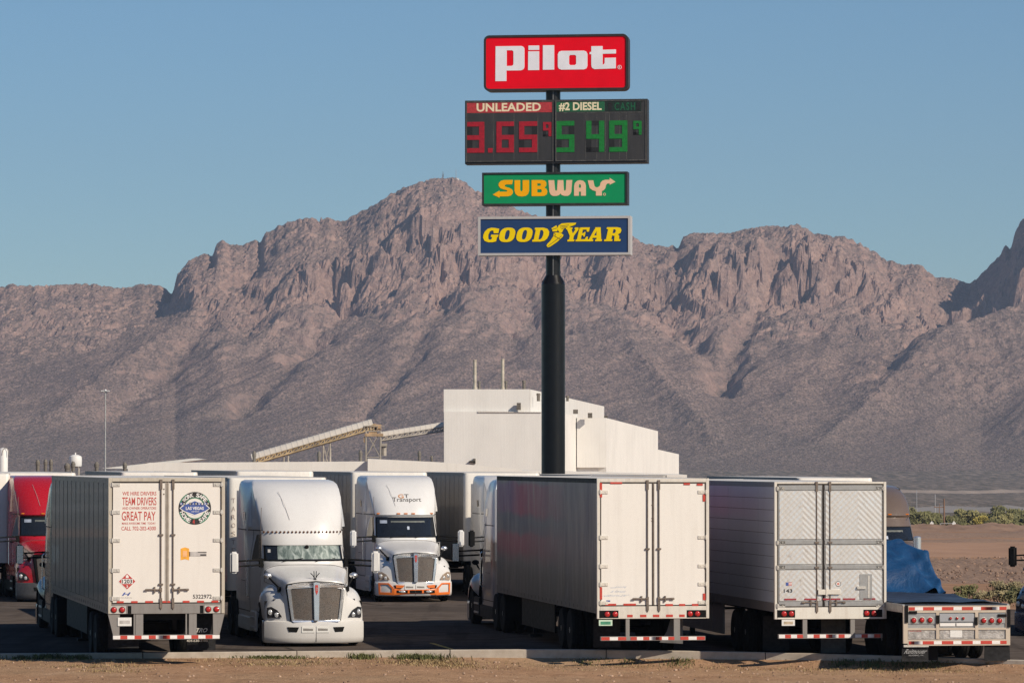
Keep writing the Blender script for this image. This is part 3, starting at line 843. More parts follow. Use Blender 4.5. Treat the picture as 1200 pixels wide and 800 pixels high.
    z = -14 + (z + 14)*ss(0.0, 0.10, t)*edge
    z = z + hi*(0.9*fbm(X/4.2, Y/5.5, 2, 151) + 0.8*ridged((X + 0.4*w3)/6.0, Y/14.0, 2, 157))
    o = sheet('mountain', np.dstack([X, Y, z]), mountain_mat())
    o.data.polygons.foreach_set('use_smooth', np.zeros(len(o.data.polygons), bool))
    return o
def smooth_sil():
    xs = np.linspace(-330, 1600, 966); y = np.interp(xs, [p[0] for p in SIL], [p[1] for p in SIL])
    k = np.ones(15)/15
    return xs, np.convolve(np.pad(y, 7, mode='edge'), k, mode='valid')
mountains()
# ================================================================== PLANT, CONVEYORS, TANKS, LIGHT POLES
def wx_(px, Y): return (px - 600)*Y/F
def wz_(py, Y): return CAM_H + (HOR - py)*Y/F
def pt(px, py, Y): return Vector((wx_(px, Y), Y, wz_(py, Y)))

def wall_mat(name, a, rib=2.2):
    t = NT(name)
    n = t.noise(t.coord('Object', (1, 1, 0.4)), 0.5, 5, 0.65)
    f = t.noise(t.coord('Object', (9, 9, 0.3)), 0.6, 3)
    dk = tuple(x*0.86 for x in a)
    c = t.mix(t.ramp(n, [(0.4, 0.0), (0.75, 0.7)]), a, dk)
    c = t.mix(t.ramp(f, [(0.55, 0.0), (0.8, 0.35)]), c, tuple(x*0.75 for x in a))
    t.setp(c, 0.75)
    w = t.node('ShaderNodeTexWave', wave_type='BANDS', bands_direction='DIAGONAL'); w.inputs['Scale'].default_value = rib
    t.L(t.coord('Object', (1, 1, 0)), w.inputs['Vector'])
    t.bump(w.outputs['Fac'], 0.05, 0.05)
    return t.m
bw = wall_mat('white_metal_cladding', (0.74, 0.72, 0.68))
bw2 = wall_mat('white_metal_roof', (0.76, 0.735, 0.68), 0.9)
vent_m = plain('rusty_vent_steel', (0.17, 0.15, 0.125), 0.7, 0.2)

def wedge(mb, p, q, z0, back, mi=0):
    """wall between the top points p and q, dropped to z0 and given depth 'back' (a vector)"""
    b = Vector(back)
    a0, a1 = Vector((p.x, p.y, z0)), Vector((q.x, q.y, z0))
    v = [a0, a1, q, p, a0 + b, a1 + b, q + b, p + b]
    mb.add(v, [(0, 1, 2, 3), (5, 4, 7, 6), (3, 2, 6, 7), (1, 5, 6, 2), (4, 0, 3, 7), (0, 4, 5, 1)], mi)

Y0 = 420.0
plant = empty('industrial_building', (wx_(650, Y0), Y0, -5.0), label='tall stepped white metal plant building with two thin stacks on its roof', cat='building')
inv = Vector((-wx_(650, Y0), -Y0, 5.0))
def loc(mb): mb.v = [tuple(Vector(p) + inv) for p in mb.v]; return mb
ax = Vector((0.085, 1.0, 0))                    # the building runs away from the camera and a little to the right
def along(px, py, Y, base):                     # point on the line through base in direction ax that is seen in column px
    d = (base.x - (px - 600)/F*base.y)/((px - 600)/F*ax.y - ax.x)
    return d
# upper block
A = pt(520, 456, Y0); B = pt(621, 456, Y0)
mb = MB(); wedge(mb, A, B, -6, ax*0.5)
loc(mb).build('wall', bw, plant)
dB = along(708, 0, 0, B); Bz = pt(708, 476, B.y + dB).z
mb = MB(); P2 = B + ax*dB; P2.z = Bz
a0 = Vector((B.x, B.y, -6)); a1 = Vector((P2.x, P2.y, -6))
lft = Vector((-8.2, 0.6, 0))
mb.add([a0, a1, P2, B, a0 + lft, a1 + lft, P2 + lft, B + lft], [(0,1,2,3), (3,2,6,7), (1,5,6,2), (4,0,3,7), (5,4,7,6)])
loc(mb).build('side_wall', bw, plant)
# middle block standing proud of it
A1 = pt(520.3, 482, Y0 - 0.35); B1 = pt(634, 483, Y0 - 0.35)
mb = MB(); wedge(mb, A1, B1, -6, Vector((0, 0.25, 0)))
loc(mb).build('wall', bw, plant)
C0 = pt(633.8, 483, Y0 - 0.35); C1 = pt(677, 486, Y0 + 18)
mb = MB(); wedge(mb, C0, C1, -6, Vector((-3.0, 0.5, 0)))
loc(mb).build('side_wall', bw, plant)
mb = MB(); wedge(mb, pt(560, 481.6, Y0 - 0.45), pt(634.5, 482.6, Y0 - 0.45), pt(0, 483.4, Y0).z, Vector((0, 0.1, 0)))
loc(mb).build('flashing', plain('pale_flashing', (0.50, 0.47, 0.43), 0.7), plant)
# right block: grey looking front, long side wall falling in two steps
D0 = pt(676, 489, Y0 + 17); D1 = pt(710.5, 489.5, Y0 + 17)
mb = MB(); wedge(mb, D0, D1, pt(0, 547.5, Y0 + 17).z, Vector((0, 0.5, 0)))
loc(mb).build('wall', bw, plant)
mb = MB(); wedge(mb, pt(676.3, 547.5, Y0 + 17.4), pt(710.5, 547.5, Y0 + 17.4), -6, Vector((0, 0.4, 0)))
loc(mb).build('wall', bw, plant)
E0 = D1.copy(); E1 = pt(771, 505, Y0 + 46)
mb = MB(); wedge(mb, E0, E1, -6, Vector((-4.0, 2.0, 0)))
loc(mb).build('side_wall', bw, plant)
mb = MB(); wedge(mb, pt(771, 526.5, Y0 + 46), pt(795.5, 532, Y0 + 58), -6, Vector((-2.4, 3.0, 0)))
loc(mb).build('side_wall', bw, plant)
# vents and louvres on the walls and roof edge
for px, py, w, h, Y in ((608, 476, 2.4, 4.2, Y0 - 0.6), (674.5, 482.2, 2.8, 2.4, Y0 + 10), (691.5, 486.6, 2.6, 3.0, Y0 + 16), (710, 488.5, 2.0, 1.4, Y0 + 17.5), (556, 540, 1.4, 3.0, Y0 - 0.6), (553.5, 541, 3.5, 1.2, Y0 - 0.6)):
    c = pt(px, py, Y); s_ = Y/F
    mb = MB(); mb.box(c.x - w*s_, c.x + w*s_, c.y - 0.08, c.y + 0.35, c.z - h*s_, c.z + h*s_)
    for k in range(4):
        z = c.z - h*s_ + (k + 0.5)*h*s_*0.5
        mb.box(c.x - w*s_*0.9, c.x + w*s_*0.9, c.y - 0.12, c.y - 0.081, z - 0.03, z + 0.06)
    loc(mb).build('roof_vent', vent_m, plant)
for px, y0, y1, r in ((556.5, 457, 423, 2.1), (589, 457, 422, 2.1)):
    a = pt(px, y0, Y0 + 4); b = pt(px, y1, Y0 + 4); rr = r*Y0/F
    mb = MB(); mb.cyl(a - Vector((0, 0, 1)), a + (b - a)*0.10, rr*1.5, n=12); mb.cyl(a + (b - a)*0.10, b, rr, n=14); mb.cyl(b, b + Vector((0, 0, 0.12)), rr*1.15, n=14)
    for k in (0.3, 0.55, 0.8): mb.cyl(a + (b-a)*k, a + (b-a)*k + Vector((0, 0, 0.12)), rr*1.12, n=14)
    loc(mb).build('stack', plain('weathered_stack_steel', (0.46, 0.41, 0.33), 0.5, 0.3, 0.25, 1.5), plant)
for px, y1, w in ((561.5, 449, 1.6), (593, 448.5, 1.6), (614, 448, 2.0), (631, 463, 2.0), (665, 466, 1.6)):
    a = pt(px, 458 if px < 625 else 470, Y0 + 3); b = pt(px, y1, Y0 + 3); rr = w*Y0/F
    mb = MB(); mb.cyl(a, b, rr, n=10); mb.cyl(b, b + Vector((0, 0, 0.2)), rr*1.35, rr*1.1, n=10)
    loc(mb).build('roof_vent', vent_m, plant)

# long low white warehouse in front of it
YW = 330.0
wh = empty('warehouse', (wx_(380, YW), YW, -2), label='long low white roofed warehouse behind the parked trucks', cat='building')
inv = Vector((-wx_(380, YW), -YW, 2.0))
def poly_wall(name, pts, Y, mat, depth, parent):
    loopp = [(wx_(x, Y), wz_(y, Y)) for x, y in pts] + [(wx_(pts[-1][0], Y), -3.5), (wx_(pts[0][0], Y), -3.5)]
    mb = MB(); mb.prism(loopp, lambda a, b, d: (a, Y + depth - d, b), depth)
    return loc(mb).build(name, mat, parent)
poly_wall('wall', [(150, 547.5), (176, 541.8), (232, 541.6), (431, 540.3)], YW, bw2, 30.0, wh)
poly_wall('parapet', [(431, 537.2), (520, 541.5), (612, 549.8)], YW - 1.0, bw2, 1.6, wh)
poly_wall('wall', [(612, 551), (805, 556)], YW + 2, bw2, 20.0, wh)
mb = MB()
mb.add([pt(119, 548.5, YW + 40), pt(226, 536.8, YW + 40), pt(238, 538.2, YW + 40), pt(150, 549, YW + 40)] + [p + Vector((0, 6, 0)) for p in (pt(119, 548.5, YW + 40), pt(226, 536.8, YW + 40), pt(238, 538.2, YW + 40), pt(150, 549, YW + 40))],
       [(0, 3, 2, 1), (4, 5, 6, 7), (0, 1, 5, 4), (1, 2, 6, 5), (2, 3, 7, 6), (3, 0, 4, 7)])
loc(mb).build('ramp_roof', bw2, wh)
for px, y1, w in ((44.5, 541, 2.2), (53.5, 540.5, 1.9), (60, 540.5, 1.9), (79, 545, 3.0), (86, 543, 2.2), (113.5, 543.5, 2.4), (146.5, 544, 2.2), (196, 545, 2.6), (206.5, 545, 2.6), (298, 531, 2.0), (374, 531, 2.0), (422.5, 530, 2.0), (491.5, 530.5, 1.8), (506, 536, 1.4)):
    Y = YW + 8; a = pt(px, 552, Y); b = pt(px, y1, Y); rr = w*Y/F
    mb = MB(); mb.cyl(a, b, rr, n=10); mb.cyl(b - Vector((0, 0, 0.25)), b, rr*1.2, n=10); mb.cyl(b, b + Vector((0, 0, 0.18)), rr*1.2, rr*0.6, n=10)
    loc(mb).build('roof_vent', vent_m, wh)

# conveyor galleries and their trestle tower
YCV = 450.0
trm = plain('rusty_yellow_truss_steel', (0.46, 0.34, 0.19), 0.7, 0.0, 0.4, 0.8)
gsm = plain('grey_truss_steel', (0.40, 0.36, 0.31), 0.7, 0.0, 0.35, 0.8)
cover = wall_mat('ribbed_conveyor_cover', (0.66, 0.61, 0.54), 1.5)
def truss(mb, p, q, h, n, r=0.09, mi=0):
    up = Vector((0, 0, h))
    mb.cyl(p, q, r*1.4, n=5, mi=mi); mb.cyl(p + up, q + up, r*1.4, n=5, mi=mi)
    for k in range(n):
        a = p + (q - p)*(k/n); b = p + (q - p)*((k + 1)/n)
        mb.cyl(a, b + up, r, n=4, mi=mi); mb.cyl(b, b + up, r, n=4, mi=mi)
def conveyor(name, label, p, q, rad, h, mats, n):
    root = empty(name, (p.x, p.y, p.z), label=label, cat='conveyor', group='conveyor galleries of the plant')
    off = -Vector((p.x, p.y, p.z))
    sh = lambda m: setattr(m, 'v', [tuple(Vector(v) + off) for v in m.v]) or m
    mb = MB(); d = (q - p).normalized(); side = Vector((0, 1, 0)); nrm = d.cross(side).normalized()
    if nrm.z < 0: nrm = -nrm
    rings = []
    for c in (p, q):
        rings.append([c + side*(rad*math.cos(t))*1.2 + nrm*(rad*math.sin(t)*1.15) for t in np.linspace(0, math.pi, 9)])
    mb.loft(rings, closed=True)
    sh(mb).build('cover', cover, root)
    mb = MB()
    for s_ in (-1, 1):
        o = side*(rad*1.0*s_) - nrm*h
        truss(mb, p + o, q + o, h, n, 0.075)
    sh(mb).build('truss', mats, root)
    mb = MB()
    side_v = side*(rad*1.25)
    for k in range(n):
        c = p + (q - p)*((k + 0.5)/n) + nrm*rad*0.0
        rings = [[cc + side*(rad*1.24*math.cos(t)) + nrm*(rad*1.19*math.sin(t)) for t in np.linspace(0, math.pi, 9)] for cc in (c - d*0.06, c + d*0.06)]
        mb.loft(rings, closed=True)
    sh(mb).build('cover_rib', cover, root)
    return root
conveyor('conveyor', 'long inclined covered conveyor rising to the trestle tower', pt(296, 538.5, YCV), pt(437, 497.5, YCV), 0.56, 0.46, trm, 22)
conveyor('conveyor', 'shorter covered conveyor running from the trestle tower to the white plant', pt(447, 511.5, YCV + 1.5), pt(522, 499.5, YCV + 1.5), 0.44, 0.42, gsm, 12)
def tower(label, x0, x1, y0, y1, Y, n, wide, mat, top=False):
    a, b = pt(x0, y1, Y), pt(x1, y1, Y); base = pt((x0 + x1)/2, y1, Y)
    root = empty('trestle_tower', (base.x, Y, -6), label=label, cat='trestle', group='conveyor supports')
    mb = MB(); zt = wz_(y0, Y); legs = [(a.x, Y - wide), (b.x, Y - wide), (b.x, Y + wide), (a.x, Y + wide)]
    for x, y in legs: mb.cyl((x - base.x, y - Y, 0), (x - base.x, y - Y, zt + 6), 0.09, n=6)
    mb.build('leg', mat, root)
    mb = MB(); H = zt + 6; nn = max(n, 2)
    for k in range(nn):
        z0, z1 = H*k/nn, H*(k + 1)/nn
        for (p, q) in zip(legs, legs[1:] + legs[:1]):
            P, Q = (p[0] - base.x, p[1] - Y), (q[0] - base.x, q[1] - Y)
            mb.cyl((*P, z0), (*Q, z1), 0.06, n=4); mb.cyl((*Q, z0), (*P, z1), 0.06, n=4); mb.cyl((*P, z1), (*Q, z1), 0.07, n=4)
    mb.build('brace', mat, root)
    if top:
        mb = MB(); w = (b.x - a.x)/2
        mb.box(-w*1.15, w*1.35, -wide*1.2, wide*1.2, H - 0.55, H - 0.25); mb.box(-w*0.6, w*0.5, -wide, wide, H - 0.25, H + 0.35); mb.box(w*0.2, w*1.1, -wide*0.7, wide*0.7, H + 0.1, H + 0.7); mb.cyl((w*0.3, -wide, H + 0.45), (w*0.3, wide, H + 0.45), 0.32, n=10); mb.box(-w*1.3, -w*0.9, -wide, wide, H - 1.2, H - 0.6)
        mb.build('drive_house', plain('rusty_orange_drive_steel', (0.38, 0.26, 0.15), 0.7, 0.0, 0.5, 1.2), root)
        mb = MB()
        for k in range(7): mb.cyl((-w*1.2 + k*w*0.45, -wide*1.25, H + 0.15), (-w*1.2 + k*w*0.45, -wide*1.25, H + 0.55), 0.03, n=4)
        mb.cyl((-w*1.2, -wide*1.25, H + 0.55), (w*1.5, -wide*1.25, H + 0.55), 0.035, n=4)
        mb.box(w*0.9, w*1.9, -0.4, 0.4, H - 1.6, H - 1.3); mb.cyl((w*1.5, 0, H - 2.6), (w*1.5, 0, H - 1.6), 0.25, n=8)
        mb.build('railing', gsm, root)
tower('square steel trestle tower carrying the head of the long conveyor', 429, 446, 505, 541, YCV, 5, 0.6, gsm, True)
tower('narrow steel trestle bent under the middle of the long conveyor', 379, 387, 519, 541, YCV, 4, 0.4, gsm)
tower('short steel bent near the low end of the long conveyor', 333, 338, 532, 541, YCV, 2, 0.4, gsm)

# tank, silo, light pole
tk = plain('white_tank_steel', (0.72, 0.70, 0.67), 0.5, 0, 0.08, 0.6)
Y = 350
b = pt(88.5, 548, Y)
root = empty('water_tank', (b.x, Y, -3), label='small white round tank standing on legs above the low roofs', cat='tank')
r = 7.7*Y/F; z0 = b.z + 3
mb = MB(); prof = [(r*0.3, z0 - 0.0), (r*0.92, z0 + 0.12), (r, z0 + 0.25), (r, z0 + 0.75), (r*0.92, z0 + 0.95), (r*0.5, z0 + 1.06), (r*0.05, z0 + 1.1)]
mb.loft([[(q*math.cos(2*math.pi*i/20), q*math.sin(2*math.pi*i/20), z) for i in range(20)] for q, z in prof])
mb.cyl((0, 0, z0 + 1.08), (0, 0, z0 + 1.25), 0.06, n=8)
mb.build('tank', tk, root)
for i in range(4):
    a = math.pi/4 + i*math.pi/2
    mb = MB(); mb.cyl((r*0.75*math.cos(a), r*0.75*math.sin(a), 0), (r*0.75*math.cos(a), r*0.75*math.sin(a), z0 + 0.2), 0.05, n=6); mb.build('leg', gsm, root)
b = pt(4, 553, Y)
root = empty('silo', (b.x, Y, -3), label='white cylindrical silo with a curved roof ladder at the left edge', cat='silo')
r = 5.5*Y/F; zt = wz_(526, Y) + 3
mb = MB(); mb.loft([[(q*math.cos(2*math.pi*i/20), q*math.sin(2*math.pi*i/20), z) for i in range(20)] for q, z in ((r, 0), (r, zt - 0.1), (r*0.9, zt), (r*0.1, zt + 0.12))]); mb.build('tank', tk, root)
mb = MB(); mb.tube([(r*0.6 + 0.28*math.cos(t), -r, zt - 0.5 + 0.6*math.sin(t)) for t in np.linspace(0, math.pi, 10)], 0.03); mb.build('ladder_hoop', gsm, root)
Y = 250
b = pt(123.5, 556, Y)
root = empty('light_pole', (b.x, Y, -2.4), label='thin tall grey light pole rising behind the left trailers', cat='light pole')
zt = wz_(459, Y) + 2.4
mb = MB(); mb.cyl((0, 0, 0), (0, 0, zt), 0.06, 0.035, n=8); mb.build('pole', plain('galvanised_pole', (0.40, 0.40, 0.39), 0.5, 0.4), root)
mb = MB(); mb.box(-0.20, 0.20, -0.05, 0.05, zt, zt + 0.03); mb.box(-0.24, -0.08, -0.12, 0.12, zt + 0.03, zt + 0.08); mb.box(0.08, 0.24, -0.12, 0.12, zt + 0.03, zt + 0.08); mb.sphere((0, -0.02, zt + 0.08), 0.07)
mb.build('lamp_head', plain('lamp_head_white', (0.7, 0.7, 0.69), 0.4), root)

# masts on the summit
for px, y0, y1, lab in ((519, 209, 200.5, 'dark lattice radio mast on the summit, left of the pair'), (534.3, 209, 198.5, 'slim pale radio mast with a hut on the summit, right of the pair')):
    Y = 5195; a, b = pt(px, y0 + 1.5, Y), pt(px, y1, Y)
    root = empty('radio_mast', (a.x, a.y, a.z), label=lab, cat='radio mast', group='masts on the summit')
    h = b.z - a.z; m_ = plain('mast_steel', (0.12, 0.11, 0.11) if px < 525 else (0.38, 0.34, 0.33), 0.6)
    mb = MB(); mb.cyl((0, 0, 0), (0, 0, h), 0.55 if px < 525 else 0.35, 0.25, n=6)
    if px < 525:
        for k in range(3): mb.box(-1.1, 1.1, -0.5, 0.5, h*0.35 + k*1.3, h*0.35 + k*1.3 + 0.7)
    mb.build('mast', m_, root)
    mb = MB()
    if px > 525: mb.box(-1.6, 3.6, -2, 2, -1.0, 1.8)
    else: mb.box(4, 7, -2, 2, -1.5, 1.2)
    mb.build('hut', tk, root)

# ================================================================== SHRUBS, POLES AND FENCE POSTS BEYOND THE FIELD
def leaf_mat(name, a, b):
    t = NT(name); n = t.noise(t.coord('World'), 1.3, 3)
    t.setp(t.ramp(n, [(0.3, a), (0.7, b)]), 0.7, 0, 0, 0.2)
    return t.m
lm = [leaf_mat('mesquite_leaf', (0.115, 0.118, 0.050), (0.20, 0.19, 0.09)), leaf_mat('palo_verde_leaf', (0.19, 0.18, 0.075), (0.30, 0.27, 0.125)), leaf_mat('dry_brush_leaf', (0.10, 0.105, 0.05), (0.23, 0.205, 0.11)), leaf_mat('flowering_leaf', (0.26, 0.22, 0.06), (0.40, 0.33, 0.09))]
bark = plain('shrub_bark', (0.13, 0.10, 0.075), 0.9, 0, 0.3, 2)
def shrub(name, label, cat, group, x, y, w, h, d, mat, n, leaf, seed, zoff=0.0):
    rr = random.Random(seed); z = float(ground_z(x, y)) + zoff
    root = empty(name, (x, y, z), label=label, cat=cat, group=group)
    mb = MB(); tips = []
    for k in range(6):
        a = rr.uniform(0, 6.28); r1 = rr.uniform(0.2, 0.55)
        p0 = Vector((rr.uniform(-0.05, 0.05)*w, rr.uniform(-0.05, 0.05)*d, -0.1)); p1 = Vector((math.cos(a)*r1*0.4*w, math.sin(a)*r1*0.4*d, h*rr.uniform(0.3, 0.45))); p2 = Vector((math.cos(a)*r1*w*0.75, math.sin(a)*r1*d*0.75, h*rr.uniform(0.6, 0.85)))
        mb.cyl(p0, p1, h*0.022, h*0.014, n=6); mb.cyl(p1, p2, h*0.014, h*0.006, n=5); tips += [p1, p2]
    mb.build('trunk', bark, root)
    mb = MB(); cl = []
    for k in range(22):
        a = rr.uniform(0, 6.28); q = math.sqrt(rr.uniform(0, 1)); zz = rr.uniform(0.28, 0.95)
        sp_ = (1 - (abs(zz - 0.5)/0.62)**2)**0.5
        cl.append((Vector((math.cos(a)*q*w*0.5*sp_, math.sin(a)*q*d*0.5*sp_, zz*h)), rr.uniform(0.09, 0.22)))
    for k in range(n):
        c, s_ = rr.choice(cl)
        u_ = Vector((rr.gauss(0, 1), rr.gauss(0, 1), rr.gauss(0, 0.8))).normalized()*rr.random()**0.4
        p = c + Vector((u_.x*s_*w, u_.y*s_*d, u_.z*s_*h*1.1))
        if p.z < 0.02*h: p.z = rr.uniform(0.02, 0.2)*h
        l = leaf*rr.uniform(0.6, 1.3); a1 = Vector((rr.gauss(0, 1), rr.gauss(0, 1), rr.gauss(0, 1))).normalized(); a2 = a1.orthogonal().normalized()
        mb.add([p - a1*l*0.5, p + a2*l*0.28, p + a1*l*0.5, p - a2*l*0.28], [(0, 1, 2, 3)])
    mb.build('crown', mat, root, normals=False)
FS = [(1050, 598, 38, 760, 2, 'broad olive green desert bush half hidden by the brown truck cab'), (1073, 602, 34, 730, 0, 'dark green desert bush beside the brown truck cab'), (1092, 604, 26, 750, 0, 'low green desert bush just left of the utility pole'),
      (1118, 607, 24, 720, 0, 'small dark green bush just right of the utility pole'), (1134, 600, 40, 770, 1, 'tall light green palo verde in the middle of the field edge'), (1152, 608, 22, 730, 3, 'small yellow flowering bush beside the palo verde'),
      (1163, 611, 16, 720, 0, 'lowest green bush in the gap between taller desert trees'), (1182, 598, 44, 780, 0, 'tall broad mesquite tree near the right edge'), (1174, 606, 24, 740, 1, 'low pale green bush in front of the tall mesquite'), (1198, 604, 36, 745, 0, 'green desert bush cut by the right edge of the view'),
      (1225, 600, 40, 770, 0, 'green desert bush just outside the right edge'), (1025, 602, 40, 750, 1, 'pale green bush behind the silver trailer')]
for k, (px, py, w, Y, mi, lab) in enumerate(FS):
    if px > 1215 or px < 1030: continue
    x = wx_(px, Y); zb = float(ground_z(x, Y)); h = (wz_(py, Y) - zb)*1.12
    shrub('desert_tree', lab, 'tree', 'desert trees along the far field edge', x, Y, w*Y/F*1.1, h, w*Y/F*0.8, lm[mi], 4200, 0.62, 50 + k)
shrub('desert_bush', 'round dark green bush growing at the lot edge behind the flatbed', 'bush', 'bushes at the lot edge', wx_(1131, 137), 137, 0.85, 0.62, 0.7, lm[0], 1500, 0.10, 91)
shrub('desert_bush', 'wide pale dry bush behind the right end of the flatbed', 'bush', 'bushes at the lot edge', wx_(1170, 136), 136, 1.5, 0.75, 1.0, plain('straw_brush_leaf', (0.26, 0.22, 0.12), 0.8, 0, 0.35, 2), 2600, 0.10, 92)
shrub('desert_bush', 'low dry brush beside the dark truck at the right edge', 'bush', 'bushes at the lot edge', wx_(1190, 134.5), 134.5, 0.8, 0.6, 0.6, lm[2], 1100, 0.09, 93)
wood = plain('weathered_pole_wood', (0.20, 0.115, 0.07), 0.9, 0, 0.25, 1)
pale_steel = plain('pale_pole_steel', (0.42, 0.41, 0.42), 0.5, 0.2)
def pole(name, label, px, y0, y1, Y, r, mat, cross, group):
    a = pt(px, y0, Y); h = wz_(y1, Y) - a.z
    root = empty(name, (a.x, Y, a.z), label=label, cat='pole', group=group)
    mb = MB(); mb.cyl((0, 0, 0), (0, 0, h), r, r*0.7, n=8); mb.build('pole', mat, root)
    if cross:
        mb = MB(); mb.box(-1.0, 1.0, -0.08, 0.08, h - 0.7, h - 0.55); mb.box(-0.9, -0.8, -0.05, 0.05, h - 0.55, h - 0.35); mb.box(0.8, 0.9, -0.05, 0.05, h - 0.55, h - 0.35); mb.build('crossarm', mat, root)
pole('utility_pole', 'brown wooden utility pole standing among the desert bushes', 1106, 622, 584, 712, 0.16, wood, False, 'poles beyond the field')
pole('utility_pole', 'thin reddish post close to the left of the wooden pole', 1100.5, 618, 590, 800, 0.09, wood, True, 'poles beyond the field')
pole('lamp_post', 'slim pale light post left of the wooden utility pole', 1095.5, 621, 579, 900, 0.10, pale_steel, False, 'poles beyond the field')
pole('lamp_post', 'faint pale light post nearest the brown truck cab', 1074, 612, 574, 1100, 0.09, pale_steel, False, 'poles beyond the field')
for k, (px, lab) in enumerate(((1091.5, 'white gate box left of the wooden pole'), (1117.5, 'white gate box right of the wooden pole'))):
    a = pt(px, 616, 705); mb = MB(); mb.box(-0.28, 0.28, -0.2, 0.2, 0, 0.6); mb.box(-0.1, 0.1, -0.1, 0.1, 0.6, 0.8); mb.box(-0.05, 0.05, -0.05, 0.05, -1.2, 0)
    o = tag(mb.build('utility_box', tk), lab, 'utility box', 'utility boxes by the poles'); o.location = a
a = pt(1102.5, 620, 706)
root = empty('field_gate', (a.x, a.y, a.z), label='pale pipe gate frame between the posts by the wooden pole', cat='gate')
mb = MB()
for x in (-0.1, 1.9): mb.cyl((x, 0, -1.5), (x, 0, 1.0), 0.07, n=6)
mb.build('gate_post', pale_steel, root)
mb = MB(); mb.cyl((-0.1, 0, 1.0), (1.9, 0, 1.0), 0.06, n=6); mb.build('gate_rail', pale_steel, root)
# ================================================================== PYLON SIGN
YS = 200.0; KS = YS/F                       # metres per photograph pixel at the sign
sign = empty('pylon_sign', (wx_(648.3, YS), YS, 0), label='tall black pylon sign with four advertising boxes above the trucks', cat='sign')
def sz(py): return wz_(py, YS)
blackp = plain('black_pole_paint', (0.005, 0.005, 0.0055), 0.30, 0, 0.3, 2, 0.0, spec=0.35)
blackf = painted('black_sign_frame', (0.018, 0.017, 0.017), dirt=(0.16, 0.14, 0.12), amount=0.5, rough=0.5, streak=3, coat=0)
mb = MB(); mb.cyl((0, 0, -1), (0, 0, sz(333)), 13.9*KS, n=40); mb.build('lower_pole', blackp, sign)
mb = MB(); mb.cyl((0, 0, sz(333)), (0, 0, sz(322.5)), 13.9*KS, 8.8*KS, n=40)
for k in range(12):
    a = 2*math.pi*k/12
    mb.add([(9.0*KS*math.cos(a), 9.0*KS*math.sin(a), sz(323)), (13.7*KS*math.cos(a), 13.7*KS*math.sin(a), sz(331)), (9.0*KS*math.cos(a), 9.0*KS*math.sin(a), sz(333))], [(0, 1, 2)])
mb.build('pole_collar', blackp, sign)
mb = MB(); mb.cyl((0, 0, sz(324)), (0, 0, sz(60)), 8.6*KS, n=36); mb.build('upper_pole', blackp, sign)
mb = MB(); mb.box(-0.03, 0.03, -8.9*KS, -8.3*KS, sz(325), sz(106)); mb.build('conduit', plain('grey_conduit', (0.10, 0.10, 0.10), 0.4), sign)
for z in (470, 404):
    mb = MB(); mb.cyl((0, 0, sz(z)), (0, 0, sz(z) + 0.06), 14.05*KS, n=40); mb.build('weld_band', blackp, sign)

ROT = R(-7); CS, SN = math.cos(ROT), math.sin(ROT)
DEP = 0.9
def sface(off=0.0):
    """photograph pixel -> point on the front plane of the rotated cabinets"""
    def f(a, b, d=0.0):
        lx = (a - 648.3)*KS/CS; ly = -DEP/2 - off - d
        lx2 = lx + 0.0
        x = lx2*CS - ly*SN - (-DEP/2)*(-SN); y = lx2*SN + ly*CS
        return (x, y, sz(b))
    return f
def rrect(x0, y0, x1, y1, r, n=5):
    out = []
    for cx, cy, a0 in ((x1 - r, y0 + r, -90), (x1 - r, y1 - r, 0), (x0 + r, y1 - r, 90), (x0 + r, y0 + r, 180)):
        for k in range(n + 1):
            a = R(a0 + 90*k/n); out.append((cx + r*math.cos(a), cy + r*math.sin(a)))
    return out
def cabinet(x0, y0, x1, y1, r, frame, face, border, label):
    outer = rrect(x0, y0, x1, y1, r) if r else [(x0, y0), (x1, y0), (x1, y1), (x0, y1)]
    fr = sface(-DEP)
    mb = MB(); mb.prism(outer, lambda a, b, d: sface(-DEP + d)(a, b), DEP)
    c = mb.build('sign_cabinet', frame, sign); c['label'] = label
    b = border
    inner = rrect(x0 + b, y0 + b, x1 - b, y1 - b, max(r - b, 0.5)) if r else [(x0 + b, y0 + b), (x1 - b, y0 + b), (x1 - b, y1 - b), (x0 + b, y1 - b)]
    if face:
        mb = MB(); mb.prism(inner, sface(0), 0.02); mb.build('sign_face', face, c)
        # raised rim
        mb = MB(); mb.prism([outer, inner], sface(0), 0.06); mb.build('rim', frame, c)
    return c
def vinyl(name, c, rough=0.5):
    m_ = plain(name, c, rough, 0, 0.06, 1.5, 0.0)
    m_.node_tree.nodes['Principled BSDF'].inputs['Specular IOR Level'].default_value = 0.15
    return m_
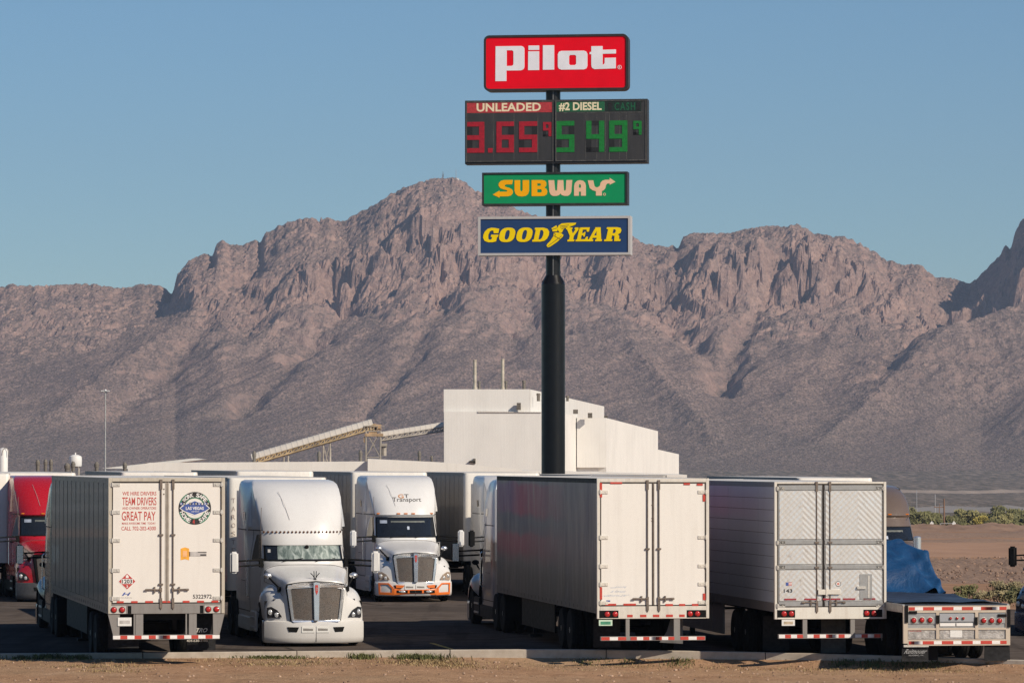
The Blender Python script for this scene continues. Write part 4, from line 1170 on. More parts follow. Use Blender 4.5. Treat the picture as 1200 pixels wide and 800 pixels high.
# --- red sign
red = vinyl('red_sign_face', (0.80, 0.001, 0.014))
c1 = cabinet(567, 41, 736, 106.5, 6.5, blackf, red, 2.6, 'red sign box with white lettering, topmost on the pole')
wl = vinyl('white_sign_letter', (0.80, 0.78, 0.82))
def P1(x, y): return (560 + x/6.486, 30 + y/6.486)
def mp(fn, pts): return [fn(*p) for p in pts]
glyphs = [
 [[(135,155),(330,155),(345,160),(354,172),(355,190),(355,310),(352,326),(340,337),(325,341),(218,341),(218,421),(133,421)], [(220,187),(256,187),(266,190),(271,199),(271,292),(266,302),(256,306),(220,306)]],
 [[(385,153),(467,153),(467,187),(385,187)]], [[(383,197),(467,197),(467,340),(382,340)]], [[(495,152),(581,152),(581,338),(494,338)]],
 [[(636,196),(806,196),(824,203),(833,222),(833,313),(824,332),(806,339),(634,339),(615,331),(608,313),(608,222),(616,203)], [(703,228),(738,228),(747,236),(747,296),(738,305),(703,305),(694,296),(694,236)]],
 [[(862,163),(948,163),(948,191),(1049,190),(1049,221),(948,222),(948,304),(958,300),(963,290),(963,253),(1048,252),(1048,334),(886,338),(868,328),(862,310),(862,224),(848,224),(850,208),(862,206)]],
 [[(1076 + 16*math.cos(t), 325 + 16*math.sin(t)) for t in np.linspace(0, 6.283, 15)[:-1]], [(1076 + 12.5*math.cos(t), 325 + 12.5*math.sin(t)) for t in np.linspace(0, 6.283, 15)[:-1]]],
]
for g in glyphs:
    mb = MB(); mb.prism([mp(P1, l) for l in g], sface(0.02), 0.012); mb.build('letter', wl, c1)
mb = MB(); put_text(mb, 'R', lambda a, b: sface(0.035)(*P1(1076 + a, 325 - b)), -6, 6, -8, 8, bold=0.02); mb.build('registered_mark', wl, c1)
# --- price panels
pan = painted('black_price_panel', (0.030, 0.029, 0.030), dirt=(0.12, 0.11, 0.10), amount=0.6, rough=0.5, streak=4, coat=0)
c2 = cabinet(544.8, 117.3, 758.2, 192, 0, blackf, None, 1, 'black price board with red and green digits')
red_d = plain('red_price_segment', (0.34, 0.004, 0.016), 0.5); grn_d = plain('green_price_segment', (0.002, 0.17, 0.022), 0.5)
dark_d = plain('unlit_segment', (0.008, 0.008, 0.009), 0.6); cream = plain('cream_letter', (0.80, 0.68, 0.46), 0.5, 0, 0.05)
redh = plain('red_header', (0.42, 0.035, 0.04), 0.5); grnh = plain('green_header', (0.012, 0.11, 0.045), 0.5)
rimm = painted('chipped_panel_rim', (0.05, 0.047, 0.045), dirt=(0.45, 0.42, 0.38), amount=0.9, rough=0.6, streak=8, coat=0)
def half(x0, x1):
    p = [(x0, 118.6), (x1, 118.6), (x1, 189.5), (x0, 189.5)]
    mb = MB(); mb.prism(p, sface(0.0), 0.03); pn_ = mb.build('price_panel', pan, c2)
    mb = MB(); q = [(x0 + 1.3, 119.6), (x1 - 1.0, 119.6), (x1 - 1.0, 188.6), (x0 + 1.3, 188.6)]
    mb.prism([p, q], sface(0.03), 0.03); mb.build('rim', rimm, pn_)
    return pn_
pl, pr = half(546, 648.6), half(650.8, 757)
def rect_on(name, x0, y0, x1, y1, mat, par, off=0.031, d=0.008):
    mb = MB(); mb.prism([(x0, y0), (x1, y0), (x1, y1), (x0, y1)], sface(off), d); return mb.build(name, mat, par)
rect_on('header', 547.2, 120, 647.5, 132, redh, pl); rect_on('header', 652, 119.8, 708.5, 131.6, grnh, pr); rect_on('header', 709.5, 120, 751, 131.6, plain('dark_green_header', (0.006, 0.02, 0.012), 0.5), pr)
mb = MB(); put_text(mb, 'UNLEADED', lambda a, b: sface(0.042)(a, b), 558.5, 634, 130.6, 120.6, bold=0.028, spacing=1.02); mb.build('lettering', cream, pl)
mb = MB(); put_text(mb, '#2 DIESEL', lambda a, b: sface(0.042)(a, b), 655, 705, 131, 120.6, bold=0.03); mb.build('lettering', cream, pr)
mb = MB(); put_text(mb, 'CASH', lambda a, b: sface(0.042)(a, b), 720, 744, 130.5, 121.5, bold=0.012, spacing=1.25); mb.build('lettering', plain('dim_green_letter', (0.005, 0.10, 0.04), 0.5), pr)
for x0, x1 in ((712.5, 717), (745.5, 750)): rect_on('unlit_segment', x0, 121, x1, 130.5, dark_d, pr, 0.04)
SEG = {'3': 'abgcd', '6': 'afgecd', '5': 'afgcd', '4': 'fgbc', '9': 'abfgcd', 's': 'abfgc'}
def digit(ch, x0, y0, x1, y1, th, mat, par):
    ym = (y0 + y1)/2 + th*0.05
    seg = {'a': (x0, y0, x1, y0 + th), 'd': (x0, y1 - th, x1, y1), 'g': (x0, ym - th/2, x1, ym + th/2), 'f': (x0, y0, x0 + th*1.15, ym), 'b': (x1 - th*1.15, y0, x1, ym), 'e': (x0, ym, x0 + th*1.15, y1), 'c': (x1 - th*1.15, ym, x1, y1)}
    mb = MB(); md = MB(); off = Vector((0, 0, 0))
    for k, (a0, b0, a1, b1) in seg.items():
        on = k in SEG[ch]
        (mb if on else md).prism([(a0, b0), (a1, b0), (a1, b1), (a0, b1)], sface(0.046 if on and k in 'adg' else (0.043 if on else 0.036)), 0.006)
    mb.build('digit', mat, par)
    if md.v: md.build('unlit_segment', dark_d, par)
def Q3(x, y): return (540 + x/8, 100 + y/8)
def Q4(x, y): return (640 + x/8, 100 + y/8)
for ch, a, b in (('3', 60, 222), ('6', 335, 500), ('5', 547, 718)):
    p, q = Q3(a, 340), Q3(b, 630); digit(ch, p[0], p[1], q[0], q[1], 5.4, red_d, pl)
p, q = Q3(255, 588), Q3(300, 630); rect_on('decimal_point', p[0], p[1], q[0], q[1], red_d, pl, 0.04)
p, q = Q3(772, 348), Q3(850, 482); digit('s', p[0], p[1], q[0], q[1], 2.9, red_d, pl)
for ch, a, b in (('5', 97, 265), ('4', 375, 545), ('9', 590, 760)):
    p, q = Q4(a, 340), Q4(b, 632); digit(ch, p[0], p[1], q[0], q[1], 5.4, grn_d, pr)
p, q = Q4(815, 345), Q4(893, 475); digit('s', p[0], p[1], q[0], q[1], 2.9, grn_d, pr)
for par, xs_ in ((pl, (578, 602, 630, 580)), (pr, (686, 699, 709, 713.5, 725.5, 733.5, 752.5))):
    mb = MB()
    for x in xs_[:-1]: mb.prism([(x, 133), (x + 0.7, 133), (x + 0.7, 188), (x, 188)], sface(0.031), 0.004)
    mb.prism([(xs_[0] - 26, 132.6), (xs_[-1], 132.6), (xs_[-1], 133.2), (xs_[0] - 26, 133.2)], sface(0.031), 0.005)
    mb.build('panel_joint', rimm, par)
# --- green sign
green = vinyl('green_sign_face', (0.006, 0.27, 0.10))
c3 = cabinet(565, 202.2, 735, 240.8, 0, blackf, green, 2.2, 'green sign box with yellow and cream lettering')
ye = vinyl('yellow_sign_letter', (0.93, 0.42, 0.003)); be = vinyl('beige_sign_letter', (0.80, 0.51, 0.33))
def P3(x, y): return (550 + x/6, 190 + y/6)
sub = [
 (ye, [[(307,126),(245,126),(222,132),(207,148),(206,166),(218,183),(240,192),(263,197),(268,204),(262,208),(213,208),(213,200),(165,228),(213,251),(213,241),(272,241),(293,235),(305,222),(307,205),(300,192),(282,182),(256,174),(248,167),(252,160),(262,157),(301,157)]]),
 (ye, [[(318,128),(358,128),(358,197),(363,206),(370,206),(375,197),(375,128),(421,128),(421,203),(413,226),(396,239),(370,243),(343,239),(326,226),(318,203)]]),
 (ye, [[(438,128),(512,128),(532,133),(542,147),(541,168),(529,182),(543,192),(549,208),(545,228),(530,239),(512,241),(438,241)], [(478,152),(498,152),(503,157),(503,164),(498,169),(478,169)], [(478,193),(503,193),(509,199),(509,210),(503,216),(478,216)]]),
 (be, [[(556,130),(597,130),(603,198),(610,206),(617,198),(621,130),(661,130),(665,198),(671,206),(678,198),(682,130),(724,130),(717,212),(708,231),(692,241),(668,241),(650,235),(641,224),(630,235),(612,241),(588,241),(572,231),(563,212)]]),
 (be, [[(736,241),(736,172),(742,150),(758,136),(778,131),(800,136),(814,150),(819,172),(819,241),(784,241),(784,212),(770,212),(770,241)], [(770,185),(770,166),(777,158),(784,166),(784,185)]]),
 (be, [[(832,133),(871,133),(879,172),(888,182),(903,182),(917,172),(922,150),(935,136),(955,130),(985,130),(985,116),(1026,145),(985,166),(985,156),(968,157),(960,168),(955,190),(944,203),(931,209),(931,241),(889,241),(889,210),(866,203),(846,188)]]),
 (be, [[(949 + 10*math.cos(t), 232 + 10*math.sin(t)) for t in np.linspace(0, 6.283, 13)[:-1]], [(949 + 6*math.cos(t), 232 + 6*math.sin(t)) for t in np.linspace(0, 6.283, 13)[:-1]]]),
]
for m_, g in sub:
    mb = MB(); mb.prism([mp(P3, l) for l in g], sface(0.02), 0.012); mb.build('letter', m_, c3)
# --- blue sign
silver = painted('silver_sign_frame', (0.52, 0.49, 0.47), amount=0.4, rough=0.45, coat=0, metal=0.1)
blue = vinyl('blue_sign_face', (0.022, 0.055, 0.145))
c4 = cabinet(560.3, 254, 738.5, 299.5, 0, silver, blue, 2.8, 'blue sign box with slanted yellow lettering, lowest on the pole')
gy = vinyl('bright_yellow_letter', (0.93, 0.64, 0.002)); gs = plain('dark_letter_shadow', (0.012, 0.018, 0.03), 0.5)
def sup(cx, cy, rx, ry, e=2.6, n=22):
    return [(cx + rx*math.copysign(abs(math.cos(t))**(2/e), math.cos(t)), cy + ry*math.copysign(abs(math.sin(t))**(2/e), math.sin(t))) for t in np.linspace(0, 2*math.pi, n + 1)[:-1]]
def G(x0, x1, kind):
    w = x1 - x0
    X_ = lambda u: x0 + u*w
    if kind == 'O': return [sup(X_(.5), 50, w*.5, 50), sup(X_(.5), 50, w*.14, 33)]
    if kind == 'G': return [[(X_(.97), 8), (X_(.97), 38), (X_(.66), 38), (X_(.62), 22), (X_(.50), 18), (X_(.38), 26), (X_(.33), 50), (X_(.38), 76), (X_(.50), 84), (X_(.60), 80), (X_(.62), 64), (X_(.52), 64), (X_(.52), 48), (X_(1.0), 48), (X_(1.0), 64), (X_(.94), 64), (X_(.94), 94), (X_(.74), 100), (X_(.42), 100), (X_(.16), 90), (X_(.02), 68), (X_(0), 48), (X_(.05), 26), (X_(.2), 8), (X_(.42), 0), (X_(.68), 2)]]
    if kind == 'D': return [[(X_(0), 2), (X_(.55), 2), (X_(.82), 10), (X_(.98), 30), (X_(1), 52), (X_(.94), 76), (X_(.8), 92), (X_(.55), 98), (X_(0), 98), (X_(0), 84), (X_(.08), 84), (X_(.08), 16), (X_(0), 16)], [(X_(.38), 18), (X_(.52), 18), (X_(.62), 34), (X_(.63), 54), (X_(.58), 74), (X_(.5), 83), (X_(.38), 83)]]
    if kind == 'Y': return [[(X_(0), 2), (X_(.45), 2), (X_(.45), 15), (X_(.40), 15), (X_(.56), 44), (X_(.70), 15), (X_(.62), 15), (X_(.62), 2), (X_(1.04), 2), (X_(1.0), 15), (X_(.92), 15), (X_(.68), 60), (X_(.68), 85), (X_(.78), 85), (X_(.78), 98), (X_(.28), 98), (X_(.28), 85), (X_(.38), 85), (X_(.38), 60), (X_(.08), 15), (X_(0), 15)]]
    if kind == 'E': return [[(X_(0), 2), (X_(.98), 2), (X_(.98), 32), (X_(.80), 32), (X_(.74), 17), (X_(.42), 17), (X_(.42), 41), (X_(.56), 41), (X_(.60), 33), (X_(.70), 33), (X_(.70), 66), (X_(.60), 66), (X_(.56), 57), (X_(.42), 57), (X_(.42), 83), (X_(.76), 83), (X_(.84), 66), (X_(1.0), 66), (X_(1.0), 98), (X_(0), 98), (X_(0), 85), (X_(.10), 85), (X_(.10), 15), (X_(0), 15)]]
    if kind == 'A': return [[(X_(.36), 2), (X_(.72), 2), (X_(.94), 85), (X_(1.0), 85), (X_(1.0), 98), (X_(.54), 98), (X_(.54), 85), (X_(.62), 85), (X_(.60), 74), (X_(.34), 74), (X_(.31), 85), (X_(.40), 85), (X_(.40), 98), (X_(0), 98), (X_(0), 85), (X_(.09), 85), (X_(.33), 15), (X_(.36), 15)], [(X_(.39), 58), (X_(.56), 58), (X_(.50), 28)]]
    if kind == 'R': return [[(X_(0), 2), (X_(.62), 2), (X_(.84), 7), (X_(.93), 24), (X_(.90), 42), (X_(.76), 52), (X_(.86), 60), (X_(.90), 84), (X_(1.0), 85), (X_(1.0), 98), (X_(.62), 98), (X_(.58), 62), (X_(.42), 58), (X_(.42), 85), (X_(.5), 85), (X_(.5), 98), (X_(0), 98), (X_(0), 85), (X_(.1), 85), (X_(.1), 15), (X_(0), 15)], [(X_(.42), 16), (X_(.54), 17), (X_(.60), 29), (X_(.56), 42), (X_(.42), 44)]]
def P4(x, y): return (550 + (x - 0.22*(y - 50) )/6, 190 + (461 + y*1.02)/6)
for x0, x1, k in ((99, 205, 'G'), (212, 322, 'O'), (333, 443, 'O'), (452, 560, 'D'), (672, 768, 'Y'), (756, 838, 'E'), (838, 940, 'A'), (956, 1070, 'R')):
    g = G(x0, x1, k)
    mb = MB(); mb.prism([mp(P4, [(a + 3.5, b + 4) for a, b in l]) for l in g[:1]], sface(0.02), 0.004); mb.build('letter_shadow', gs, c4)
    mb = MB(); mb.prism([mp(P4, l) for l in g], sface(0.026), 0.012)
    if len(g) > 1:
        pass
    mb.build('letter', gy, c4)
    if len(g) > 1:
        mb = MB(); mb.prism([mp(P4, l) for l in g[1:2]], sface(0.0245), 0.002); mb.build('letter_counter', blue, c4)
foot = [[(543, 590), (552, 602), (570, 596), (620, 562), (657, 527), (662, 515), (640, 500), (596, 496), (590, 525), (570, 556), (548, 578)],
        [(578, 468), (612, 447), (622, 470), (618, 490), (586, 490)],
        [(620, 470), (626, 450), (650, 434), (690, 431), (752, 430), (746, 442), (725, 452), (700, 455), (716, 458), (690, 466), (672, 466), (660, 478), (650, 500), (634, 498), (626, 486)]]
P5 = lambda x, y: (550 + x/6, 190 + y/6)
mb = MB()
for l in foot: mb.prism(mp(P5, [(a + 3, b + 3) for a, b in l]), sface(0.02), 0.004)
mb.build('emblem_shadow', gs, c4)
mb = MB()
for l in foot: mb.prism(mp(P5, l), sface(0.026), 0.012)
mb.build('emblem', gy, c4)
mb = MB()
for a, b in (((594, 520), (640, 545)), ((552, 594), (650, 522)), ((580, 478), (616, 466)), ((640, 452), (700, 446)), ((640, 462), (690, 458)), ((648, 474), (670, 466)), ((600, 497), (606, 520))):
    dx, dy = b[0] - a[0], b[1] - a[1]; n_ = math.hypot(dx, dy); ox, oy = -dy/n_*1.6, dx/n_*1.6
    mb.prism(mp(P5, [(a[0] - ox, a[1] - oy), (b[0] - ox, b[1] - oy), (b[0] + ox, b[1] + oy), (a[0] + ox, a[1] + oy)]), sface(0.040), 0.003)
mb.build('emblem_line', gs, c4)
# ================================================================== SEMI TRAILERS
_wheel = {}
def wheel_meshes():
    if _wheel: return _wheel
    def disc(prof, n=22):
        mb = MB(); mb.loft([[(x, r*math.cos(2*math.pi*i/n), r*math.sin(2*math.pi*i/n)) for i in range(n)] for x, r in prof], caps=True)
        return mb
    t = disc([(-0.13, 0.32), (-0.14, 0.40), (-0.13, 0.47), (-0.09, 0.505), (-0.05, 0.51), (-0.045, 0.498), (-0.035, 0.498), (-0.03, 0.512), (0.03, 0.512), (0.035, 0.498), (0.045, 0.498), (0.05, 0.51), (0.09, 0.505), (0.13, 0.47), (0.14, 0.40), (0.13, 0.32)]).build('tyre', M['rubber'])
    r = disc([(-0.12, 0.33), (-0.125, 0.29), (-0.05, 0.26), (-0.03, 0.15), (-0.10, 0.13), (-0.13, 0.07), (-0.13, 0.0001)]).build('rim', M['rim'])
    nb = MB()
    for k in range(10):
        a = 2*math.pi*k/10; nb.cyl((-0.06, 0.18*math.cos(a), 0.18*math.sin(a)), (-0.035, 0.18*math.cos(a), 0.18*math.sin(a)), 0.018, n=6)
    _wheel['tyre'], _wheel['rim'] = t.data, r.data
    for o in (t, r): bpy.data.objects.remove(o)
    return _wheel
def wheel(parent, x, y, rz=0.0, scale=1.0):
    w = wheel_meshes()
    t = link('wheel', w['tyre'], parent); t.location = (x, y, 0.512*scale); t.scale = (scale,)*3
    t.rotation_euler = (random.uniform(0, 6), 0, rz + (0 if x < 0 else math.pi))
    r = link('rim', w['rim'], t)
    return t

def axles(root, ys, inner=True):
    for y in ys:
        for sx in (-1, 1):
            wheel(root, sx*1.10, y)
            if inner: wheel(root, sx*0.78, y)
    mb = MB()
    for y in ys: mb.cyl((-1.0, y, 0.51), (1.0, y, 0.51), 0.065, n=8)
    mb.box(-0.55, -0.45, min(ys) - 0.9, max(ys) + 0.9, 0.66, 0.95); mb.box(0.45, 0.55, min(ys) - 0.9, max(ys) + 0.9, 0.66, 0.95)
    mb.box(-0.5, 0.5, ys[0] - 0.12, ys[0] + 0.12, 0.62, 0.80); mb.cyl((-0.3, ys[0] + 0.5, 0.72), (0.3, ys[0] + 0.5, 0.72), 0.13, n=10)
    mb.build('bogie', M['chassis'], root)

def landing_gear(root, y, zf):
    for sx in (-1, 1):
        mb = MB(); mb.box(sx*0.75 - 0.06, sx*0.75 + 0.06, y - 0.06, y + 0.06, 0.09, zf); mb.box(sx*0.75 - 0.16, sx*0.75 + 0.16, y - 0.14, y + 0.14, 0.02, 0.09)
        mb.build('landing_leg', M['chassis'], root)
    mb = MB(); mb.cyl((-0.75, y, 0.75), (0.75, y, 0.75), 0.035, n=6); mb.cyl((-0.75, y, 0.8), (-0.75, y + 0.9, zf), 0.03, n=5); mb.cyl((0.75, y, 0.8), (0.75, y + 0.9, zf), 0.03, n=5)
    mb.build('landing_brace', M['chassis'], root)

def trailer_box(root, w, L, zf, zt, side, cols, rows=1, gap=0.012, nose=None, roofm=None, y0=0.0, sides=(-1, 1), toprail=None, bodym=None, seams=True, railm=None):
    """body with side panels standing proud one by one, rails, roof and nose"""
    hw = w/2; nose = nose or M['white_nose']
    mb = MB(); mb.box(-hw + 0.02, hw - 0.02, y0 + 0.05, L - 0.03, zf, zt - 0.02); body = mb.build('body', bodym or side, root)
    tr, br = 0.11, 0.20
    mb = MB()
    for sx in (-1, 1): mb.box(sx*hw - 0.015*(sx > 0) - (0.0 if sx > 0 else 0.0), sx*hw + (0.015 if sx < 0 else 0.0), y0 + 0.02, L - 0.05, zt - tr, zt)
    mb.build('top_rail', toprail or M['frame_grey'], root)
    mb = MB()
    for sx in (-1, 1): mb.box(min(sx*hw, sx*(hw - 0.018)), max(sx*hw, sx*(hw - 0.018)), y0 + 0.02, L - 0.05, zf, zf + br)
    for k in range(int(L/0.6)):
        for sx in (-1, 1):
            y = y0 + 0.3 + k*0.6
            if y < L - 0.2: mb.box(min(sx*hw, sx*(hw + 0.006)), max(sx*hw, sx*(hw + 0.006)), y, y + 0.05, zf + 0.05, zf + 0.12)
    mb.build('bottom_rail', railm or M['frame_grey'], root)
    pw = (L - 0.1 - y0 - 0.04)/cols; ph = (zt - tr - zf - br)/rows
    for sx in sides:
        for c in range(cols):
            for r in range(rows):
                x_, y_, z_ = sx*(hw - 0.008) + random.uniform(-0.0015, 0.0015), y0 + 0.04 + c*pw, zf + br + r*ph
                mb = MB(); mb.box(x_ - 0.006, x_ + 0.006, y_ + gap/2, y_ + pw - gap/2, z_ + gap/2, z_ + ph - gap/2)
                mb.build('side_panel', side, root)
    if seams and rows == 1:
        mb = MB()
        for sx in sides:
            for c in range(1, cols):
                y = y0 + 0.04 + c*pw
                mb.box(min(sx*(hw - 0.002), sx*(hw + 0.004)), max(sx*(hw - 0.002), sx*(hw + 0.004)), y - 0.03, y + 0.03, zf + br, zt - tr)
        tag(mb.build('panel_seam', side, root), kind='stuff')
    mb = MB(); mb.box(-hw + 0.03, hw - 0.03, y0 + 0.04, L - 0.06, zt - 0.018, zt - 0.004); mb.build('roof', roofm or M['white_nose'], root)
    return body

def nose_panel(root, w, L, zf, zt, mat):
    """rounded front end wall"""
    hw = w/2; r = 0.16
    def ring(z, s=0.0):
        pts = [(-hw + s, L - 0.06)]
        for k in range(6):
            a = math.pi - k*math.pi/10; pts.append((-hw + r + r*math.cos(a) + s*0.0, L - 0.06 + (r)*math.sin(a)))
        for k in range(6):
            a = math.pi/2 - k*math.pi/10; pts.append((hw - r + r*math.cos(a), L - 0.06 + r*math.sin(a)))
        pts.append((hw - s, L - 0.06))
        return [(x, y, z) for x, y in pts]
    mb = MB(); rings = [ring(zf), ring(zt - 0.10)]
    top = [(x*0.985, min(y, L + 0.05), zt - 0.02) for x, y, z in ring(zt)]
    top2 = [(x*0.95, min(y, L - 0.02), zt) for x, y, z in ring(zt)]
    mb.loft(rings + [top, top2], closed=True)
    return mb.build('front_wall', mat, root)

def tape_strip(mb, x0, x1, z0, z1, y, n, first=0, d=0.004):
    for k in range(n):
        a = x0 + (x1 - x0)*k/n; b = x0 + (x1 - x0)*(k + 1)/n
        mb.box(a, b, y - d, y, z0, z1, (k + first) % 2)

def lamp(parent, x, y, z, r=0.055, name='tail_light'):
    mb = MB(); mb.cyl((x, y, z), (x, y - 0.012, z), r*1.18, n=18, mi=0, smooth=False)
    n, m = 16, 4
    rings = [[(x + r*math.cos(t)*math.cos(2*math.pi*i/n), y - 0.012 - 0.022*math.sin(t), z + r*math.cos(t)*math.sin(2*math.pi*i/n)) for i in range(n)] for t in np.linspace(0, math.pi/2*0.98, m)]
    mb.loft(rings, mi=1)
    return mb.build(name, [M['black'], M['lens']], parent)

def rear_fn(y):
    return lambda a, b, d=0.0: (a, y - d, b)

def rear_end(root, w, S):
    """rear frame, two doors with hinges, rods and handles, lamps, guard; S holds the measured heights"""
    hw = w/2; zt, zd0, zd1, zs = S['top'], S['door0'], S['door1'], S['sill']
    fm = S['frame']; dm = S['door']; pw = S.get('post', 0.075)
    mb = MB()
    mb.box(-hw, -hw + pw, -0.03, 0.06, zs, zt); mb.box(hw - pw, hw, -0.03, 0.06, zs, zt)
    mb.box(-hw + pw, hw - pw, -0.027, 0.06, zd1, zt)
    fr = mb.build('rear_frame', fm, root, bevel=0.006, seg=1)
    mb = MB(); mb.box(-hw + pw, hw - pw, -0.033, 0.06, zs, zd0 - 0.012); sill = mb.build('rear_sill', S.get('sill_mat', fm), root, bevel=0.006, seg=1)
    seam = S.get('seam', 0.0)
    doors = []
    for sx, (a, b) in ((-1, (-hw + pw + 0.012, seam - 0.010)), (1, (seam + 0.010, hw - pw - 0.012))):
        mb = MB(); mb.box(a, b, -0.022, 0.03, zd0, zd1 - 0.012); d = mb.build('door', dm, root, bevel=0.008, seg=1); doors.append(d)
        mb = MB(); g = 0.016
        mb.prism([[(a, zd0), (b, zd0), (b, zd1 - 0.012), (a, zd1 - 0.012)], [(a + g, zd0 + g), (b - g, zd0 + g), (b - g, zd1 - 0.012 - g), (a + g, zd1 - 0.012 - g)]], rear_fn(-0.022), 0.007)
        mb.build('door_gasket', M['gasket'], d)
        out = a if sx < 0 else b
        for hz in S['hinges']:
            h = 0.05
            mb = MB()
            xo = -hw + pw*0.5 if sx < 0 else hw - pw*0.5
            i1 = out + (0.17 if sx < 0 else -0.17)
            mb.box(min(xo, i1), max(xo, i1), -0.040, -0.024, hz - h*0.75, hz + h*0.75)
            mb.cyl((out - sx*0.0 + (-0.006 if sx < 0 else 0.006), -0.044, hz - h), (out + (-0.006 if sx < 0 else 0.006), -0.044, hz + h), 0.016, n=8)
            for q in (0.3, 0.75):
                xx = xo + (i1 - xo)*q; mb.cyl((xx, -0.040, hz), (xx, -0.049, hz), 0.016, n=6)
            mb.build('hinge', S.get('hinge_mat', M['hinge']), d)
        rx = S['rods'][0 if sx < 0 else 1]
        mb = MB(); mb.cyl((rx, -0.042, zd0 - 0.14), (rx, -0.042, zd1 + 0.03), S.get('rod_r', 0.014), n=8); rod = mb.build('lock_rod', S.get('rod_mat', M['rod']), d)
        for z, hh in ((zd1 - 0.06, 0.11), (zd0 + 0.0, 0.11)): MB().box(rx - 0.028, rx + 0.028, -0.056, -0.03, z - hh, z + hh).build('rod_keeper', M['rod'], d)
        for z in S['guides']: MB().box(rx - 0.05, rx + 0.05, -0.06, -0.024, z - 0.018, z + 0.018).build('rod_guide', M['rod'], d)
        hz = S['handle']; d_ = -1 if sx < 0 else 1
        mb = MB(); mb.cyl((rx, -0.06, hz), (rx + d_*0.34, -0.06, hz + 0.012), 0.014, n=8); mb.box(rx + d_*0.14 - 0.016, rx + d_*0.14 + 0.016, -0.07, -0.024, hz - 0.065, hz + 0.065); mb.box(rx - 0.025, rx + 0.025, -0.066, -0.03, hz - 0.045, hz + 0.045)
        mb.cyl((rx + d_*0.28, -0.06, hz), (rx + d_*0.35, -0.06, hz), 0.021, n=8)
        mb.build('handle', M['rod'], d)
    # lamps
    for x in S['lamps']:
        lamp(root, x, -0.034, S['lamp_z'], S.get('lamp_r', 0.055))
    for x0, x1, m_ in S.get('lamp_box', []):
        mb = MB(); mb.box(x0, x1, -0.0345, -0.028, S['lamp_z'] - 0.085, S['lamp_z'] + 0.085); mb.build('lamp_box', m_, root)
    # guard
    g0, g1 = S['guard']; gw = S['guard_w']/2
    gm = S.get('guard_mat', M['frame_grey'])
    mb = MB(); mb.box(-gw, gw, -0.02, 0.09, g0, g1)
    for x, ww in S['uprights']: mb.box(x - ww/2, x + ww/2, -0.015, 0.07, g1 - 0.02, zs)
    if S.get('slant'):
        for sx in (-1, 1):
            mb.prism([(sx*(hw - 0.0), zs - 0.002), (sx*(hw - 0.26), zs - 0.002), (sx*(gw - 0.14), g1), (sx*(gw + 0.0), g1)], rear_fn(0.06), 0.07)
    gd = mb.build('underride_guard', gm, root)
    mb = MB(); 
    for (x0, x1, n, f) in S['guard_tape']: tape_strip(mb, x0, x1, g0 + 0.012, g1 - 0.012, -0.021, n, f)
    mb.build('reflective_tape', [M['red_tape'], M['white_tape']], gd)
    return fr, sill, doors, gd

def flap(root, x0, x1, z0, z1, y, mat=None, twist=0.0):
    rows = []
    for v in np.linspace(0, 1, 6):
        rows.append([(x0 + (x1 - x0)*u, y + 0.03*math.sin(3*u + 2*v)*v + twist*v, z1 + (z0 - z1)*v) for u in np.linspace(0, 1, 5)])
    mb = MB(); mb.grid(rows); back = [[(p[0], p[1] + 0.012, p[2]) for p in r] for r in rows]; mb.grid([r[::-1] for r in back])
    return mb.build('mud_flap', mat or M['flap'], root)

def vehicle(name, label, cat, px, Y, yaw, group):
    return empty(name, (wx_(px, Y), Y, 0.0), yaw, label, cat, group)

# ---------------------------------------------------------------- A: white doors with red recruiting print
YAW_A = R(10.6)
W = 2.585
A_ = vehicle('semi_trailer', 'grey sided trailer with red recruiting print and a round seal on its white doors', 'trailer', 195.6, 94.5, YAW_A, 'semi trailers in the lot')
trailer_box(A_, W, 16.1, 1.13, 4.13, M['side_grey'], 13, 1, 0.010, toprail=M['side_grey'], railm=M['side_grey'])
nose_panel(A_, W, 16.1, 1.13, 4.13, M['white_nose'])
S = dict(top=4.13, door0=1.365, door1=4.045, sill=1.13, frame=painted('scuffed_tan_frame', (0.50, 0.45, 0.37), dirt=(0.14, 0.10, 0.07), amount=0.8, rough=0.5, coat=0, streak=10), door=M['white_door'], sill_mat=M['frame_grey'],
         hinges=(3.98, 3.37, 2.75, 2.09, 1.47), rods=(-0.128, 0.140), guides=(2.87, 1.78), handle=1.66, lamps=(-1.167, -0.985, 0.925, 1.105), lamp_z=1.222, lamp_r=0.058,
         lamp_box=[(-1.25, -0.90, M['hinge']), (-0.86, -0.78, M['black']), (0.74, 0.82, M['black']), (0.845, 1.19, M['hinge'])],
         guard=(0.565, 0.665), guard_w=2.36, uprights=((-0.60, 0.17), (-0.71, 0.03), (0.585, 0.17), (0.44, 0.03)), slant=True, guard_tape=[(-1.18, 1.18, 15, 1)])
fr, sill, (dl, dr), gd = rear_end(A_, W, S)
for x0, x1 in ((-1.10, -0.95), (-0.78, -0.64), (-0.47, -0.30), (-0.09, 0.08), (0.36, 0.51), (0.68, 0.83), (1.00, 1.15)):
    MB().box(x0, x1, -0.033, -0.029, 1.372, 1.415).build('reflective_tape', M['red_tape'], fr)
mb = MB(); mb.cyl((-0.065, -0.024, 3.88), (-0.065, -0.03, 3.88), 0.016, n=8); mb.cyl((-0.065, -0.024, 3.77), (-0.065, -0.03, 3.77), 0.016, n=8); mb.build('door_bolt', M['rod'], dl)
mb = MB(); mb.box(-0.035, 0.055, -0.030, -0.020, 1.38, 4.03); mb.build('door_seal', plain('grey_door_seal', (0.38, 0.34, 0.29), 0.7, 0, 0.2, 5), dl)
